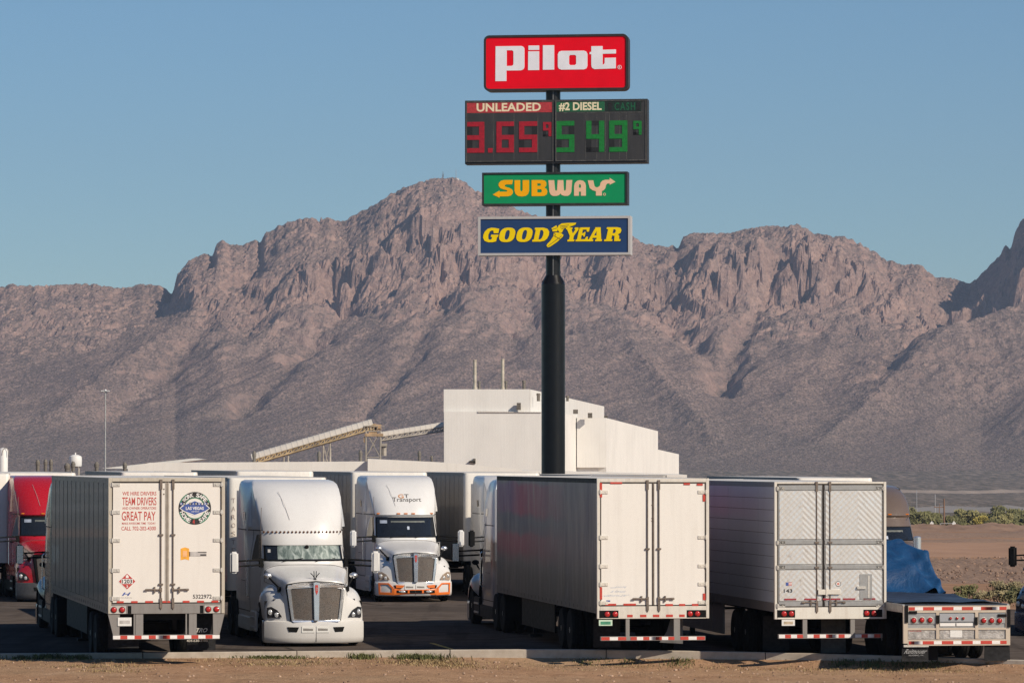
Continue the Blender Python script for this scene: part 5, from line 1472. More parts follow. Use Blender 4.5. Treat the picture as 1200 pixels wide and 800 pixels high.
# centre seam
mb = MB(); mb.box(-0.004, 0.018, -0.034, -0.028, 1.38, 4.03); mb.build('seam', M['rod'], dl)
T = rear_fn(-0.0235)
def print_lines(par, rows, mat, bold=0.012):
    mb = MB()
    for s_, x0, x1, z0, z1 in rows: put_text(mb, s_, T, x0, x1, z0, z1, bold=bold)
    return mb.build('lettering', mat, par)
def ax_(cx): return (120 + cx/9.41 - 195.6)/52.9         # crop of the left door -> metres
def az_(cy): return CAM_H + (HOR - (555 + cy/9.41))/52.9
print_lines(dl, [('WE HIRE DRIVERS', ax_(222), ax_(597), az_(236), az_(194)), ('TEAM DRIVERS', ax_(220), ax_(597), az_(345), az_(256)), ('AND OWNER OPERATORS', ax_(220), ax_(595), az_(390), az_(362)), ('GREAT PAY', ax_(215), ax_(588), az_(512), az_(412)), ('MAKE AWESOME TIME  TODAY', ax_(218), ax_(590), az_(555), az_(531)), ('CALL 702-202-4300', ax_(212), ax_(592), az_(620), az_(576))], M['print_red'])
# hazard diamond
def bx_(cx): return (120 + cx/5.713 - 195.6)/52.9
def bz_(cy): return CAM_H + (HOR - (640 + cy/5.713))/52.9
cxd, czd, rd = bx_(168), bz_(230), 0.20
di = lambda r: [(cxd + r, czd), (cxd, czd + r*0.95), (cxd - r, czd), (cxd, czd - r*0.95)]
mb = MB(); mb.prism(di(rd), T, 0.002, 0); mb.prism(di(rd*0.92), rear_fn(-0.0256), 0.001, 1); mb.box(cxd - 0.125, cxd + 0.125, -0.0285, -0.0268, czd - 0.055, czd + 0.055, 0)
put_text(mb, '1203', rear_fn(-0.029), cxd - 0.11, cxd + 0.11, czd - 0.045, czd + 0.045, mi=2, bold=0.03)
mb.prism([(cxd - 0.03, czd + 0.075), (cxd + 0.03, czd + 0.075), (cxd + 0.035, czd + 0.11), (cxd, czd + 0.155), (cxd - 0.03, czd + 0.12)], rear_fn(-0.0268), 0.001, 0)
put_text(mb, '3', rear_fn(-0.0275), cxd - 0.02, cxd + 0.02, czd - 0.14, czd - 0.085, mi=0, bold=0.02)
mb.build('hazard_placard', [M['print_white'], M['print_red'], M['print_black']], dl)
mb = MB(); put_text(mb, 'H', T, bx_(140), bx_(185), bz_(326), bz_(303), bold=0.03, shear=0.35); put_text(mb, 'HYUNDAI', T, bx_(118), bx_(200), bz_(345), bz_(334), mi=1, bold=0.01)
mb.build('maker_emblem', [M['print_blue'], M['print_grey']], dl)
# round seal
cx0, cz0 = (190 + 385/10 - 195.6)/52.9, CAM_H + (HOR - (560 + 352/10))/52.9
rs = 19.2/52.9
circ = lambda r, n=40, dz=0: [(cx0 + r*math.cos(2*math.pi*i/n), cz0 + dz + r*math.sin(2*math.pi*i/n)) for i in range(n)]
mb = MB()
mb.prism([circ(rs), circ(rs*0.64)], T, 0.002, 0)
mb.prism([circ(rs*0.66), circ(rs*0.61)], rear_fn(-0.0256), 0.001, 3)
for a0, a1 in ((-165, -110), (-70, -15), (20, 60), (120, 160)):
    mb.prism([(cx0 + r_*math.cos(R(a)), cz0 + r_*math.sin(R(a))) for r_, rng_ in ((rs*0.985, np.linspace(a0, a1, 8)), (rs*0.90, np.linspace(a1, a0, 8))) for a in rng_], rear_fn(-0.0256), 0.001, 3)
mb.prism([(cx0 - 0.34, cz0), (cx0 - 0.25, cz0 + 0.09), (cx0, cz0 + 0.185), (cx0 + 0.25, cz0 + 0.09), (cx0 + 0.34, cz0), (cx0 + 0.25, cz0 - 0.075), (cx0, cz0 - 0.165), (cx0 - 0.25, cz0 - 0.075)], rear_fn(-0.0270), 0.001, 1)
mb.prism([(cx0 - 0.32, cz0), (cx0 - 0.23, cz0 + 0.07), (cx0, cz0 + 0.16), (cx0 + 0.23, cz0 + 0.07), (cx0 + 0.32, cz0), (cx0 + 0.23, cz0 - 0.06), (cx0, cz0 - 0.145), (cx0 - 0.23, cz0 - 0.06)], rear_fn(-0.0282), 0.001, 2)
put_text(mb, 'LAS VEGAS', rear_fn(-0.0300), cx0 - 0.20, cx0 + 0.20, cz0 - 0.035, cz0 + 0.035, mi=1, bold=0.03)
put_text(mb, 'NEVADA', rear_fn(-0.0300), cx0 - 0.07, cx0 + 0.10, cz0 - 0.085, cz0 - 0.06, mi=1, bold=0.01)
for k, ch in enumerate('RE CARRIER'):
    if ch == ' ': continue
    xx = cx0 - 0.30 + k*0.6/9
    mb.prism([(xx + 0.034*math.cos(2*math.pi*i/10), cz0 + 0.098 + 0.034*math.sin(2*math.pi*i/10)) for i in range(10)], rear_fn(-0.0295), 0.001, 0 if k % 2 else 2)
    put_text(mb, ch, rear_fn(-0.0312), xx - 0.016, xx + 0.016, cz0 + 0.078, cz0 + 0.118, mi=1, bold=0.02)
def arc_text(s_, a0, a1, rr, h, flip):
    n = len(s_)
    for k, ch in enumerate(s_):
        if ch == ' ': continue
        a = R(a0 + (a1 - a0)*k/(n - 1)); c, sn_ = math.cos(a), math.sin(a)
        px_, pz_ = cx0 + rr*c, cz0 + rr*sn_
        tx, tz = (sn_, -c) if not flip else (-sn_, c); ux, uz = (c, sn_) if not flip else (-c, -sn_)
        put_text(mb, ch, lambda p, q: (px_ + tx*p + ux*q, -0.0275, pz_ + tz*p + uz*q), -h*0.40, h*0.40, -h/2, h/2, mi=1, bold=0.03)
arc_text('WORK SAFE', 142, 38, rs*0.81, rs*0.25, False)
arc_text('HOME', 200, 244, rs*0.81, rs*0.25, True)
arc_text('SAFE', 296, 340, rs*0.81, rs*0.25, True)
put_text(mb, '4', rear_fn(-0.0285), cx0 - 0.05, cx0 + 0.0, cz0 - rs*0.97, cz0 - rs*0.66, mi=4, bold=0.04)
mb.build('round_seal', [M['print_black'], M['print_white'], M['print_blue'], M['print_green'], M['print_red']], dr)
# orange tag with grey block
def cx_(c): return (210 + c/20 - 195.6)/52.9
def cz_(c): return CAM_H + (HOR - (630 + c/20))/52.9
mb = MB()
mb.prism([(cx_(40), cz_(245)), (cx_(140), cz_(215)), (cx_(240), cz_(245)), (cx_(240), cz_(518)), (cx_(140), cz_(490)), (cx_(40), cz_(518))][::-1], T, 0.002, 0)
mb.prism([(cx_(258), cz_(430)), (cx_(650), cz_(430)), (cx_(650), cz_(320)), (cx_(258), cz_(320))], T, 0.002, 1)
mb.prism([(cx_(500), cz_(412)), (cx_(640), cz_(412)), (cx_(640), cz_(380)), (cx_(500), cz_(380))], rear_fn(-0.0258), 0.001, 2); mb.prism([(cx_(442), cz_(340)), (cx_(650), cz_(340)), (cx_(650), cz_(322)), (cx_(442), cz_(322))], rear_fn(-0.0258), 0.001, 2); mb.prism([(cx_(244), cz_(430)), (cx_(262), cz_(430)), (cx_(262), cz_(320)), (cx_(244), cz_(320))], rear_fn(-0.0258), 0.001, 2)
mb.prism([(cx_(90), cz_(440)), (cx_(190), cz_(440)), (cx_(190), cz_(300)), (cx_(90), cz_(300))], rear_fn(-0.0258), 0.001, 3)
mb.build('sticker', [M['print_orange'], M['print_grey'], M['print_black'], plain('pale_orange_print', (0.80, 0.42, 0.20), 0.5)], dr)
print_lines(dr, [('5322972', bx_(608), bx_(735), bz_(348), bz_(320))], M['print_black'], 0.02)
# plate, flaps, wheels, chassis
mb = MB(); mb.box(bx_(106), bx_(198), -0.03, -0.022, bz_(527), bz_(470), 0); mb.box(bx_(118), bx_(186), -0.032, -0.030, bz_(512), bz_(490), 1); mb.build('licence_plate', [M['plate'], M['print_grey']], A_)
f_ = flap(A_, 0.50, 1.13, 0.30, 1.10, 0.35)
mb = MB(); put_text(mb, 'TRO', rear_fn(0.315), bx_(640), bx_(718), bz_(577), bz_(548), bold=0.03, shear=0.15); put_text(mb, '404-630-3100', rear_fn(0.305), bx_(578), bx_(720), bz_(640), bz_(624), bold=0.015); mb.build('lettering', M['hinge'], f_)
flap(A_, -1.20, -0.52, 0.34, 1.10, 0.9)
axles(A_, (3.9, 5.2)); landing_gear(A_, 12.6, 1.13)
mb = MB(); mb.box(-0.6, 0.6, 0.3, 15.8, 0.98, 1.125); mb.build('floor_frame', M['chassis'], A_)
for sx in (-1, 1):
    MB().box(sx*1.19 - 0.03, sx*1.19 + 0.03, 6.2, 12.0, 0.45, 1.13).build('side_skirt', M['chassis'], A_)

# ---------------------------------------------------------------- C: bright white doors, faded magenta side
YAW_C = R(8.3)
C_ = vehicle('semi_trailer', 'trailer with blank bright white doors and a faded magenta streaked side', 'trailer', 765.0, 97.0, YAW_C, 'semi trailers in the lot')
trailer_box(C_, W, 16.15, 1.05, 4.11, M['livery'], 14, 1, 0.002, seams=False, toprail=M['chassis'], railm=M['livery'])
nose_panel(C_, W, 16.15, 1.05, 4.11, M['white_nose'])
S = dict(top=4.107, door0=1.225, door1=4.02, sill=0.93, frame=M['frame_white'], door=M['white_door_clean'], post=0.07, sill_mat=M['frame_white'], hinge_mat=M['frame_white'],
         hinges=(3.80, 2.77, 2.12, 1.71, 1.29), rods=(-0.132, 0.132), guides=(2.51,), handle=1.38, lamps=(-1.06, -0.88, 0.85, 1.02), lamp_z=1.035, lamp_r=0.062, rod_r=0.016, rod_mat=plain('grey_steel_rod', (0.16, 0.14, 0.125), 0.5, 0.4),
         lamp_box=[(-1.24, -0.80, M['black']), (0.77, 1.22, M['black'])], guard=(0.435, 0.53), guard_w=2.41, uprights=((-0.585, 0.085), (0.55, 0.14)), guard_mat=M['frame_grey'],
         guard_tape=[(-1.19, -0.62, 3, 0), (-0.52, 0.49, 7, 0), (0.63, 1.19, 3, 0)])
fr, sill, (dl, dr), gd = rear_end(C_, W, S)
def ccx(c): return (530 + c/3.077 - 765)/51.5
def ccz(c): return CAM_H + (HOR - (540 + c/3.077))/51.5
for x0, x1, z0, z1 in ((567, 610, 82, 75), (835, 858, 86, 79), (883, 905, 88, 81), (548, 588, 518, 511), (615, 660, 518, 511), (768, 795, 521, 513), (818, 840, 521, 513), (865, 888, 521, 513)):
    MB().box(ccx(x0), ccx(x1), -0.034, -0.029, ccz(z0), ccz(z1)).build('reflective_tape', M['red_tape'], fr)
for x0, x1, z0, z1 in ((528, 537, 130, 78), (528, 537, 496, 452), (905, 914, 145, 120), (905, 914, 500, 476)):
    MB().box(ccx(x0), ccx(x1), -0.034, -0.029, ccz(z0), ccz(z1)).build('reflective_tape', M['red_tape'], fr)
for x0, x1 in ((628, 648), (675, 698), (722, 745), (770, 795), (818, 838)): MB().box(ccx(x0), ccx(x1), -0.038, -0.034, ccz(560), ccz(551)).build('reflective_tape', M['red_tape'], sill)
mb = MB(); mb.box(-0.012, 0.014, -0.04, -0.022, 1.24, 4.0); mb.build('seam', M['rod'], dl)
mb = MB()
for z in (3.5, 3.2, 3.14): mb.cyl((-0.03, -0.023, z), (-0.03, -0.028, z), 0.013, n=6)
mb.build('door_bolt', M['rod'], dl)
# pale worn print low on the left door
def dcx(c): return (695 + c/22.86 - 765)/51.5
def dcz(c): return CAM_H + (HOR - (680 + c/22.86))/51.5
mb = MB(); put_text(mb, 'Leasing', T, dcx(590), dcx(870), dcz(185), dcz(125), bold=0.005, shear=0.2); put_text(mb, '& Rentals', T, dcx(470), dcx(860), dcz(300), dcz(245), bold=0.005, shear=0.2); put_text(mb, '1-800-414-7247', T, dcx(250), dcx(910), dcz(410), dcz(360), bold=0.005, shear=0.2)
mb.prism([(dcx(440), dcz(180)), (dcx(590), dcz(180)), (dcx(590), dcz(168)), (dcx(440), dcz(168))], T, 0.001)
mb.build('lettering', M['print_pale'], dl)
mb = MB(); mb.box(dcx(330), dcx(435), -0.026, -0.023, dcz(545), dcz(508)); mb.build('sticker', M['print_blue'], dl)
mb = MB(); mb.box(ccx(525), ccx(574), -0.03, -0.022, ccz(590), ccz(569), 0); mb.box(ccx(531), ccx(568), -0.032, -0.03, ccz(586), ccz(575), 1); mb.build('licence_plate', [M['plate_green'], M['print_green']], C_)
mb = MB(); mb.prism([(ccx(805), ccz(565)), (ccx(848), ccz(565)), (ccx(848), ccz(660)), (ccx(762), ccz(655)), (ccx(790), ccz(615))], rear_fn(0.55), 0.015); mb.build('mud_flap', plain('grey_mud_flap', (0.10, 0.10, 0.105), 0.6, 0, 0.3, 5), C_)
flap(C_, -1.22, -0.60, 0.25, 0.95, 0.9)
axles(C_, (4.3, 5.6)); landing_gear(C_, 12.8, 1.05)
mb = MB(); mb.box(-0.6, 0.6, 0.3, 15.9, 0.90, 1.045); mb.build('floor_frame', M['chassis'], C_)
mb = MB(); mb.box(-1.20, -1.16, 6.8, 12.2, 0.35, 1.05); mb.build('side_skirt', M['chassis'], C_)

# ---------------------------------------------------------------- D: quilted stainless doors
D_ = vehicle('semi_trailer', 'silver trailer with quilted stainless steel rear doors and panelled side', 'trailer', 972.6, 96.6, R(8.3), 'semi trailers in the lot')
trailer_box(D_, W, 16.1, 1.10, 4.03, M['side_silver'], 9, 10, 0.009, bodym=M['gasket'])
nose_panel(D_, W, 16.1, 1.10, 4.03, M['white_nose'])
def ddx(c): return (820 + c/3.075 - 972.6)/52.0
def ddz(c): return CAM_H + (HOR - (540 + c/3.075))/52.0
S = dict(top=4.03, door0=1.215, door1=3.985, sill=0.935, frame=M['frame_white'], door=M['aluminium'], post=0.06, sill_mat=painted('rust_streaked_sill', (0.70, 0.67, 0.60), dirt=(0.24, 0.13, 0.06), amount=0.65, rough=0.5, streak=9, coat=0), hinges=(3.88, 2.66, 2.10, 1.24), hinge_mat=M['hinge'],
         rods=(ddx(418), ddx(467)), seam=ddx(443), guides=(2.665, 2.10), handle=1.31, lamps=(ddx(297), ddx(324), ddx(602), ddx(629)), lamp_z=ddz(550), lamp_r=0.062,
         lamp_box=[(ddx(272), ddx(338), M['black']), (ddx(590), ddx(660), M['black'])], guard=(0.50, 0.60), guard_w=2.40, uprights=((ddx(375), 0.10), (ddx(551), 0.10)), guard_mat=M['frame_grey'],
         guard_tape=[(-1.19, ddx(367), 4, 1), (ddx(383), ddx(544), 7, 1), (ddx(560), 1.15, 4, 1)])
fr, sill, (dl, dr), gd = rear_end(D_, W, S)
hw = W/2
for d_, a, b in ((dl, -hw + 0.09, S['seam'] - 0.03), (dr, S['seam'] + 0.03, hw - 0.09)):
    for z0, z1 in ((2.74, 3.83), (2.175, 2.60), (1.345, 2.04)):
        mb = MB(); mb.box(a + 0.02, b - 0.02, -0.034, -0.022, z0, z1); mb.build('quilted_panel', M['quilt'], d_, bevel=0.004, seg=1)
    for z, h in ((3.90, 0.055), (2.67, 0.045), (2.11, 0.045), (1.275, 0.05)):
        mb = MB(); mb.box(a, b, -0.040, -0.022, z - h, z + h); mb.build('door_bar', M['aluminium'], d_, bevel=0.005, seg=1)
    mb = MB()
    for k in range(34):
        z = 1.36 + k*0.075
        for x in (a + 0.005, b - 0.005): mb.cyl((x, -0.024, z), (x, -0.030, z), 0.010, n=5)
    mb.build('rivets', M['aluminium'], d_)['kind'] = 'stuff'
mb = MB(); mb.box(ddx(577), ddx(622), -0.046, -0.034, ddz(500), ddz(408), 0); mb.box(ddx(606), ddx(613), -0.052, -0.046, ddz(494), ddz(414), 1); mb.box(ddx(566), ddx(598), -0.075, -0.046, ddz(462), ddz(452), 1); mb.cyl((ddx(570), -0.046, ddz(457)), (ddx(570), -0.08, ddz(457)), 0.03, n=8, mi=1)
mb.build('hatch', [M['aluminium'], M['hinge']], dr)
Tq = rear_fn(-0.036)
mb = MB(); put_text(mb, '143', Tq, ddx(296), ddx(328), ddz(474), ddz(461), bold=0.03); mb.build('lettering', M['print_black'], dl)
mb = MB(); mb.box(ddx(304), ddx(314), -0.038, -0.035, ddz(449), ddz(437), 0)
for k in range(5): mb.box(ddx(314), ddx(326), -0.038, -0.035, ddz(449 - k*2.4), ddz(446.6 - k*2.4), 1 + k % 2)
mb.build('sticker', [M['print_blue'], M['print_red'], M['print_white']], dl)
cxx, czz = ddx(497), ddz(443)
mb = MB(); mb.prism([(cxx + 0.062*math.cos(t), czz + 0.062*math.sin(t)) for t in np.linspace(0, 6.283, 21)[:-1]], Tq, 0.002, 0); mb.prism([(cxx + 0.05*math.cos(t), czz + 0.05*math.sin(t)) for t in np.linspace(0, 6.283, 21)[:-1]], rear_fn(-0.0385), 0.001, 1); mb.prism([(cxx + 0.03*math.cos(t), czz + 0.03*math.sin(t)) for t in np.linspace(0, 6.283, 21)[:-1]], rear_fn(-0.040), 0.001, 2)
mb.build('sticker', [M['print_black'], M['print_white'], plain('pale_red_print', (0.55, 0.22, 0.18), 0.5)], dr)
mb = MB(); mb.box(ddx(421), ddx(450), -0.085, -0.036, ddz(482), ddz(463)); mb.box(ddx(454), ddx(504), -0.085, -0.036, ddz(481), ddz(463)); mb.box(ddx(449), ddx(456), -0.095, -0.036, ddz(486), ddz(458)); mb.build('lock_box', M['frame_white'], dl, bevel=0.006, seg=1)
drt = plain('dark_red_tape', (0.30, 0.03, 0.04), 0.45, 0, 0.25, 25)
for x0, x1 in ((298, 342), (372, 418), (440, 466), (470, 505), (515, 560), (590, 634)): MB().box(ddx(x0), ddx(x1), -0.046, -0.040, ddz(501), ddz(495)).build('reflective_tape', drt, dl if x0 < 450 else dr)
mb = MB(); mb.box(ddx(289), ddx(337), -0.03, -0.022, ddz(593), ddz(571), 0); mb.box(ddx(296), ddx(330), -0.032, -0.03, ddz(588), ddz(578), 1); mb.build('licence_plate', [M['plate'], plain('tan_print', (0.45, 0.36, 0.25), 0.5)], D_)
axles(D_, (3.6, 4.9)); landing_gear(D_, 12.8, 1.10)
mb = MB(); mb.box(-0.6, 0.6, 0.3, 15.9, 0.95, 1.095); mb.build('floor_frame', M['chassis'], D_)
for k in range(4):
    mb = MB(); mb.box(-1.235, -1.205, 6.2 + k*1.45, 6.2 + k*1.45 + 1.42, 0.36, 1.10); mb.build('side_skirt', painted('grey_skirt_panel', (0.42, 0.40, 0.37), amount=0.6, rough=0.5, coat=0), D_)
f_ = flap(D_, 0.05, 0.62, 0.12, 0.92, 1.2, plain('grey_mud_flap', (0.09, 0.088, 0.085), 0.7))
flap(D_, -1.22, -0.62, 0.15, 0.95, 1.6)

# ---------------------------------------------------------------- E: flatbed with blue tarped load
WE = 2.44
E_ = vehicle('flatbed_trailer', 'low flatbed trailer with a row of round red lamps and tread plate rear panel', 'trailer', 1120.2, 95.2, R(8.3), 'semi trailers in the lot')
hw = WE/2
def eex(c): return (1050 + c/8.276 - 1120.2)/52.5
def eez(c): return CAM_H + (HOR - (695 + c/8.276))/52.5
mb = MB(); mb.box(-hw + 0.02, hw - 0.02, 0.06, 14.6, 1.19, 1.30); mb.build('deck', M['deck'], E_)
for sx in (-1, 1):
    mb = MB(); mb.box(min(sx*hw, sx*(hw - 0.05)), max(sx*hw, sx*(hw - 0.05)), 0.05, 14.6, 1.13, 1.315); mb.build('side_rail', M['aluminium'], E_)
mb = MB()
for k in range(15): mb.box(-hw + 0.06, hw - 0.06, 0.5 + k*0.95, 0.56 + k*0.95, 1.302, 1.312)
mb.build('deck_strip', M['chassis'], E_)
mb = MB(); mb.box(-0.62, -0.48, 0.4, 14.0, 0.75, 1.185); mb.box(0.48, 0.62, 0.4, 14.0, 0.75, 1.185); mb.build('beam', M['chassis'], E_)
cream_p = painted('cream_flatbed_frame', (0.52, 0.44, 0.35), dirt=(0.2, 0.14, 0.1), amount=0.5, rough=0.45, coat=0)
mb = MB()
mb.box(-hw, -hw + 0.10, -0.03, 0.05, 0.45, 1.285); mb.box(hw - 0.10, hw, -0.03, 0.05, 0.40, 1.285)
mb.box(-hw + 0.10, hw - 0.10, -0.027, 0.05, 1.13, 1.285)
for x in (eex(390), eex(778)): mb.box(x - 0.035, x + 0.035, -0.036, 0.03, 0.55, 1.13)
mb.box(-hw + 0.10, hw - 0.10, -0.03, 0.03, 0.745, 0.79)
mb.box(-hw + 0.10, hw - 0.10, -0.028, 0.05, 0.40, 0.535)
rf = mb.build('rear_frame', cream_p, E_)
mb = MB(); mb.box(-hw + 0.1, hw - 0.1, 0.0, 0.03, 0.535, 1.13); mb.build('rear_panel', M['aluminium'], E_)
for a, b in ((100, 362), (410, 750), (792, 1055)):
    mb = MB(); mb.box(eex(a), eex(b), -0.012, 0.0, 0.545, 0.74); mb.build('tread_plate', M['tread'], E_)
mb = MB(); mb.box(eex(515), eex(635), -0.02, -0.012, eez(420), eez(350)); mb.build('licence_plate', M['plate'], E_)
for a, b in ((100, 372), (805, 1062)):
    mb = MB(); mb.box(eex(a), eex(b), -0.02, 0.0, eez(295) + 0.02, 1.11); lb = mb.build('lamp_panel', plain('bright_aluminium', (0.50, 0.49, 0.47), 0.3, 0.7, 0.15, 5), E_)
mb = MB(); mb.box(eex(412), eex(752), -0.03, 0.0, eez(268), 1.10); lc = mb.build('lamp_panel', plain('pale_lamp_panel', (0.52, 0.52, 0.53), 0.3, 0.6, 0.1, 5), E_)
mb = MB(); mb.box(eex(415), eex(565), -0.024, 0.0, eez(312), eez(283)); mb.box(eex(578), eex(740), -0.024, 0.0, eez(312), eez(283)); mb.build('marker_plate', M['print_white'], E_)
for cx, cy, r in ((152, 240, .052), (233, 240, .052), (314, 244, .052), (846, 267, .052), (926, 270, .052), (1004, 274, .052)):
    x, z = eex(cx), eez(cy - (cx - 600)*0.03)
    mb = MB(); mb.cyl((x, -0.02, z), (x, -0.034, z), r*1.55, r*1.35, n=20); ring_ = mb.build('lamp_ring', M['hinge'], E_)
    lamp(E_, x, -0.034, z, r)
for cx in (517, 581, 644):
    x, z = eex(cx), eez(236)
    mb = MB(); mb.cyl((x, -0.03, z), (x, -0.04, z), 0.045, n=16); mb.build('lamp_ring', M['hinge'], E_)
    lamp(E_, x, -0.04, z, 0.028)
mb = MB(); 
for k, (a, b) in enumerate(((105, 165), (165, 245), (245, 355), (355, 432), (432, 548), (548, 630), (630, 742), (742, 820), (820, 933), (933, 1003), (1003, 1075))): mb.box(eex(a), eex(b), -0.033, -0.0275, 1.185, 1.255, k % 2)
for k, (a, b) in enumerate(((105, 158), (158, 240), (240, 352), (352, 430), (430, 545), (545, 625), (625, 738), (738, 815), (815, 930), (930, 1010), (1010, 1075))): mb.box(eex(a), eex(b), -0.035, -0.0285, 0.43, 0.50, k % 2)
mb.build('reflective_tape', [M['red_tape'], M['white_tape']], rf)
mb = MB()
for cx, c0, c1 in ((82, 110, 275), (390, 205, 285), (772, 225, 300), (1097, 150, 325)): mb.box(eex(cx - 14), eex(cx + 14), -0.06, -0.03, eez(c1), eez(c0))
for a, b, c0, c1 in ((108, 185, 163, 192), (988, 1070, 198, 226)): mb.box(eex(a), eex(b), -0.05, -0.028, eez(c1), eez(c0))
mb.build('rubber_bumper', M['black'], E_)
mb = MB(); put_text(mb, 'FONTAINE', rear_fn(-0.0135), eex(112), eex(235), eez(362) , eez(338), bold=0.03, shear=0.1); mb.build('lettering', M['print_red'], E_)
f1 = flap(E_, eex(42), eex(300), 0.05, 0.40, 0.02, M['flap']); f2 = flap(E_, eex(860), eex(1112), 0.05, 0.40, 0.02, M['flap'])
mb = MB(); put_text(mb, 'Reitnouer', rear_fn(-0.016), eex(70), eex(285), eez(575), eez(530), bold=0.015, shear=0.15); put_text(mb, 'READING, PA', rear_fn(-0.016), eex(105), eex(250), eez(600), eez(583), bold=0.01); mb.build('lettering', plain('worn_flap_print', (0.26, 0.26, 0.26), 0.6), f1)
mb = MB(); mb.box(eex(55), eex(302), -0.025, 0.02, 0.37, 0.42); mb.build('flap_bracket', M['hinge'], E_)
for y in (2.4, 3.7):
    for sx in (-1, 1): wheel(E_, sx*1.02, y, 0, 0.92); wheel(E_, sx*0.70, y, 0, 0.92)
mb = MB()
for y in (2.4, 3.7): mb.cyl((-0.9, y, 0.47), (0.9, y, 0.47), 0.065, n=8)
mb.box(-0.5, -0.4, 1.6, 4.5, 0.55, 0.8); mb.box(0.4, 0.5, 1.6, 4.5, 0.55, 0.8); mb.box(-0.55, -0.3, 0.5, 0.8, 0.05, 0.45); mb.cyl((-0.2, 0.9, 0.3), (0.0, 0.9, 0.3), 0.14, n=10); mb.build('bogie', M['chassis'], E_)
landing_gear(E_, 11.5, 1.15)

# blue tarped load on the deck (rests on it: a thing of its own)
def tarp():
    o_ = vehicle('tarped_load', 'blue tarpaulin covered load tied down on the flatbed trailer', 'tarp', 1120.2, 95.2, R(8.3), None)
    t = NT('blue_tarpaulin'); n = t.noise(t.coord('Object', (1, 1, 0.7), (0.3, 0, 0.6)), 2.2, 6, 0.65, 0.6); f = t.noise(t.coord('Object'), 9.0, 5, 0.7)
    t.setp(t.ramp(n, [(0.3, (0.004, 0.028, 0.090)), (0.6, (0.007, 0.052, 0.145)), (0.8, (0.020, 0.085, 0.20))]), t.ramp(f, [(0.3, 0.35), (0.7, 0.55)]))
    t.bump(t.math('ADD', n, t.math('MULTIPLY', f, 0.06)), 0.5, 0.10)
    y0, y1 = 6.0, 13.4
    ny, nx = 110, 110; rows = []
    for j in range(ny):
        v = j/(ny - 1); y = y0 + (y1 - y0)*v
        hgt = 0.06 + 1.08*sstep(0.0, 0.20, v)**0.75 + 0.08*math.sin(v*9)*sstep(0.2, 0.5, v)
        hwid = 1.24
        row = []
        for i in range(nx):
            u = i/(nx - 1)
            # profile of the covered bundle: out along the bottom, up the side, over the top
            a = math.pi*(1 - u)
            e = 0.5
            x = hwid*math.copysign(abs(math.cos(a))**e, math.cos(a)); z = 1.32 + hgt*abs(math.sin(a))**0.55
            wr = 0.030*math.sin(5*y + 4*u*math.pi) + 0.030*math.sin(9*u*math.pi + 2.5*y + math.sin(3*y)) + 0.045*max(0, math.sin(6*y - 13*u + math.sin(5*u)))**3 + 0.04*max(0, math.sin(3.2*y + 15*u))**4
            k = sstep(0.02, 0.2, math.sin(a))
            row.append((x*(1 + wr*k*0.6) + (0.0 if abs(x) < 1 else 0), y + 0.12*math.sin(6*u), z + wr*k*1.4))
        rows.append(row)
    mb = MB(); mb.grid(rows); mb.build('tarpaulin', t.m, o_, sharp=80)
    mb = MB(); mb.box(-1.15, 1.15, y0 + 1.8, y1 - 0.2, 1.318, 1.75); mb.build('timber_load', plain('load_timber', (0.3, 0.2, 0.12), 0.8), o_)
    rope = plain('dark_tie_down_rope', (0.02, 0.02, 0.025), 0.7)
    for k, (va, vb) in enumerate(((0.30, 0.42), (0.46, 0.40), (0.62, 0.70), (0.80, 0.76))):
        pts = []
        for i in range(0, nx, 3):
            u = i/(nx - 1); v = va + (vb - va)*u; j = min(int(v*(ny - 1)), ny - 1); p = rows[j][i]
            pts.append((p[0]*1.012, p[1], p[2] + 0.022))
        mb = MB(); mb.tube(pts, 0.014, 5); mb.build('rope', rope, o_)
    # loose folds of dark tarp lying on the deck behind the load
    rows2 = []
    for j in range(26):
        v = j/25; y = 0.9 + 5.9*v; rows2.append([(-1.18 + 2.36*u, y + 0.05*math.sin(9*u), 1.325 + 0.03*abs(math.sin(5*u + 3*v) * math.sin(11*v + 2*u)) + 0.07*math.exp(-((v - 0.75 - 0.1*math.sin(4*u))*14)**2)) for u in np.linspace(0, 1, 30)])
    mb = MB(); mb.grid(rows2); mb.build('tarp_tail', plain('dark_blue_tarp', (0.022, 0.030, 0.050), 0.45, 0, 0.4, 3), o_)
    return o_
tarp()

# ---------------------------------------------------------------- trailers of the second row, noses towards the camera
def second_row(label, px, Y, yaw, zt=4.12, side=None, nose=None, L=16.0, cols=14, top=None):
    o = vehicle('semi_trailer', label, 'trailer', px, Y, yaw, 'semi trailers in the lot')
    tmp = []
    before = set(bpy.data.objects)
    trailer_box(o, 2.6, L, 1.15, zt, side or M['side_dirty'], cols, 1, sides=(-1, 1), toprail=top)
    nose_panel(o, 2.6, L, 1.15, zt, nose or M['white_nose'])
    axles(o, (2.6, 3.9), inner=False); landing_gear(o, L - 3.2, 1.15)
    mb = MB(); mb.box(-0.6, 0.6, 0.3, L - 0.4, 1.0, 1.145); mb.build('floor_frame', M['chassis'], o)
    mb = MB(); mb.box(-1.28, 1.28, 0.0, 0.045, 1.16, zt - 0.02); mb.build('door', M['white_door'], o)
    # the box is built nose at +y: turn it round so that the nose faces the camera
    o.rotation_euler = (0, 0, yaw + math.pi)
    d = Vector((-math.sin(yaw), math.cos(yaw), 0))
    p = Vector((wx_(px, Y), Y, 0)) + d*L
    o.location = p
    return o
fbp = plain('faded_brown_print', (0.34, 0.28, 0.25), 0.6)
tb = second_row('white trailer with vertical lettering on its nose behind the front white truck', 325, 111.2, R(10.6), 4.08)
mb = MB()
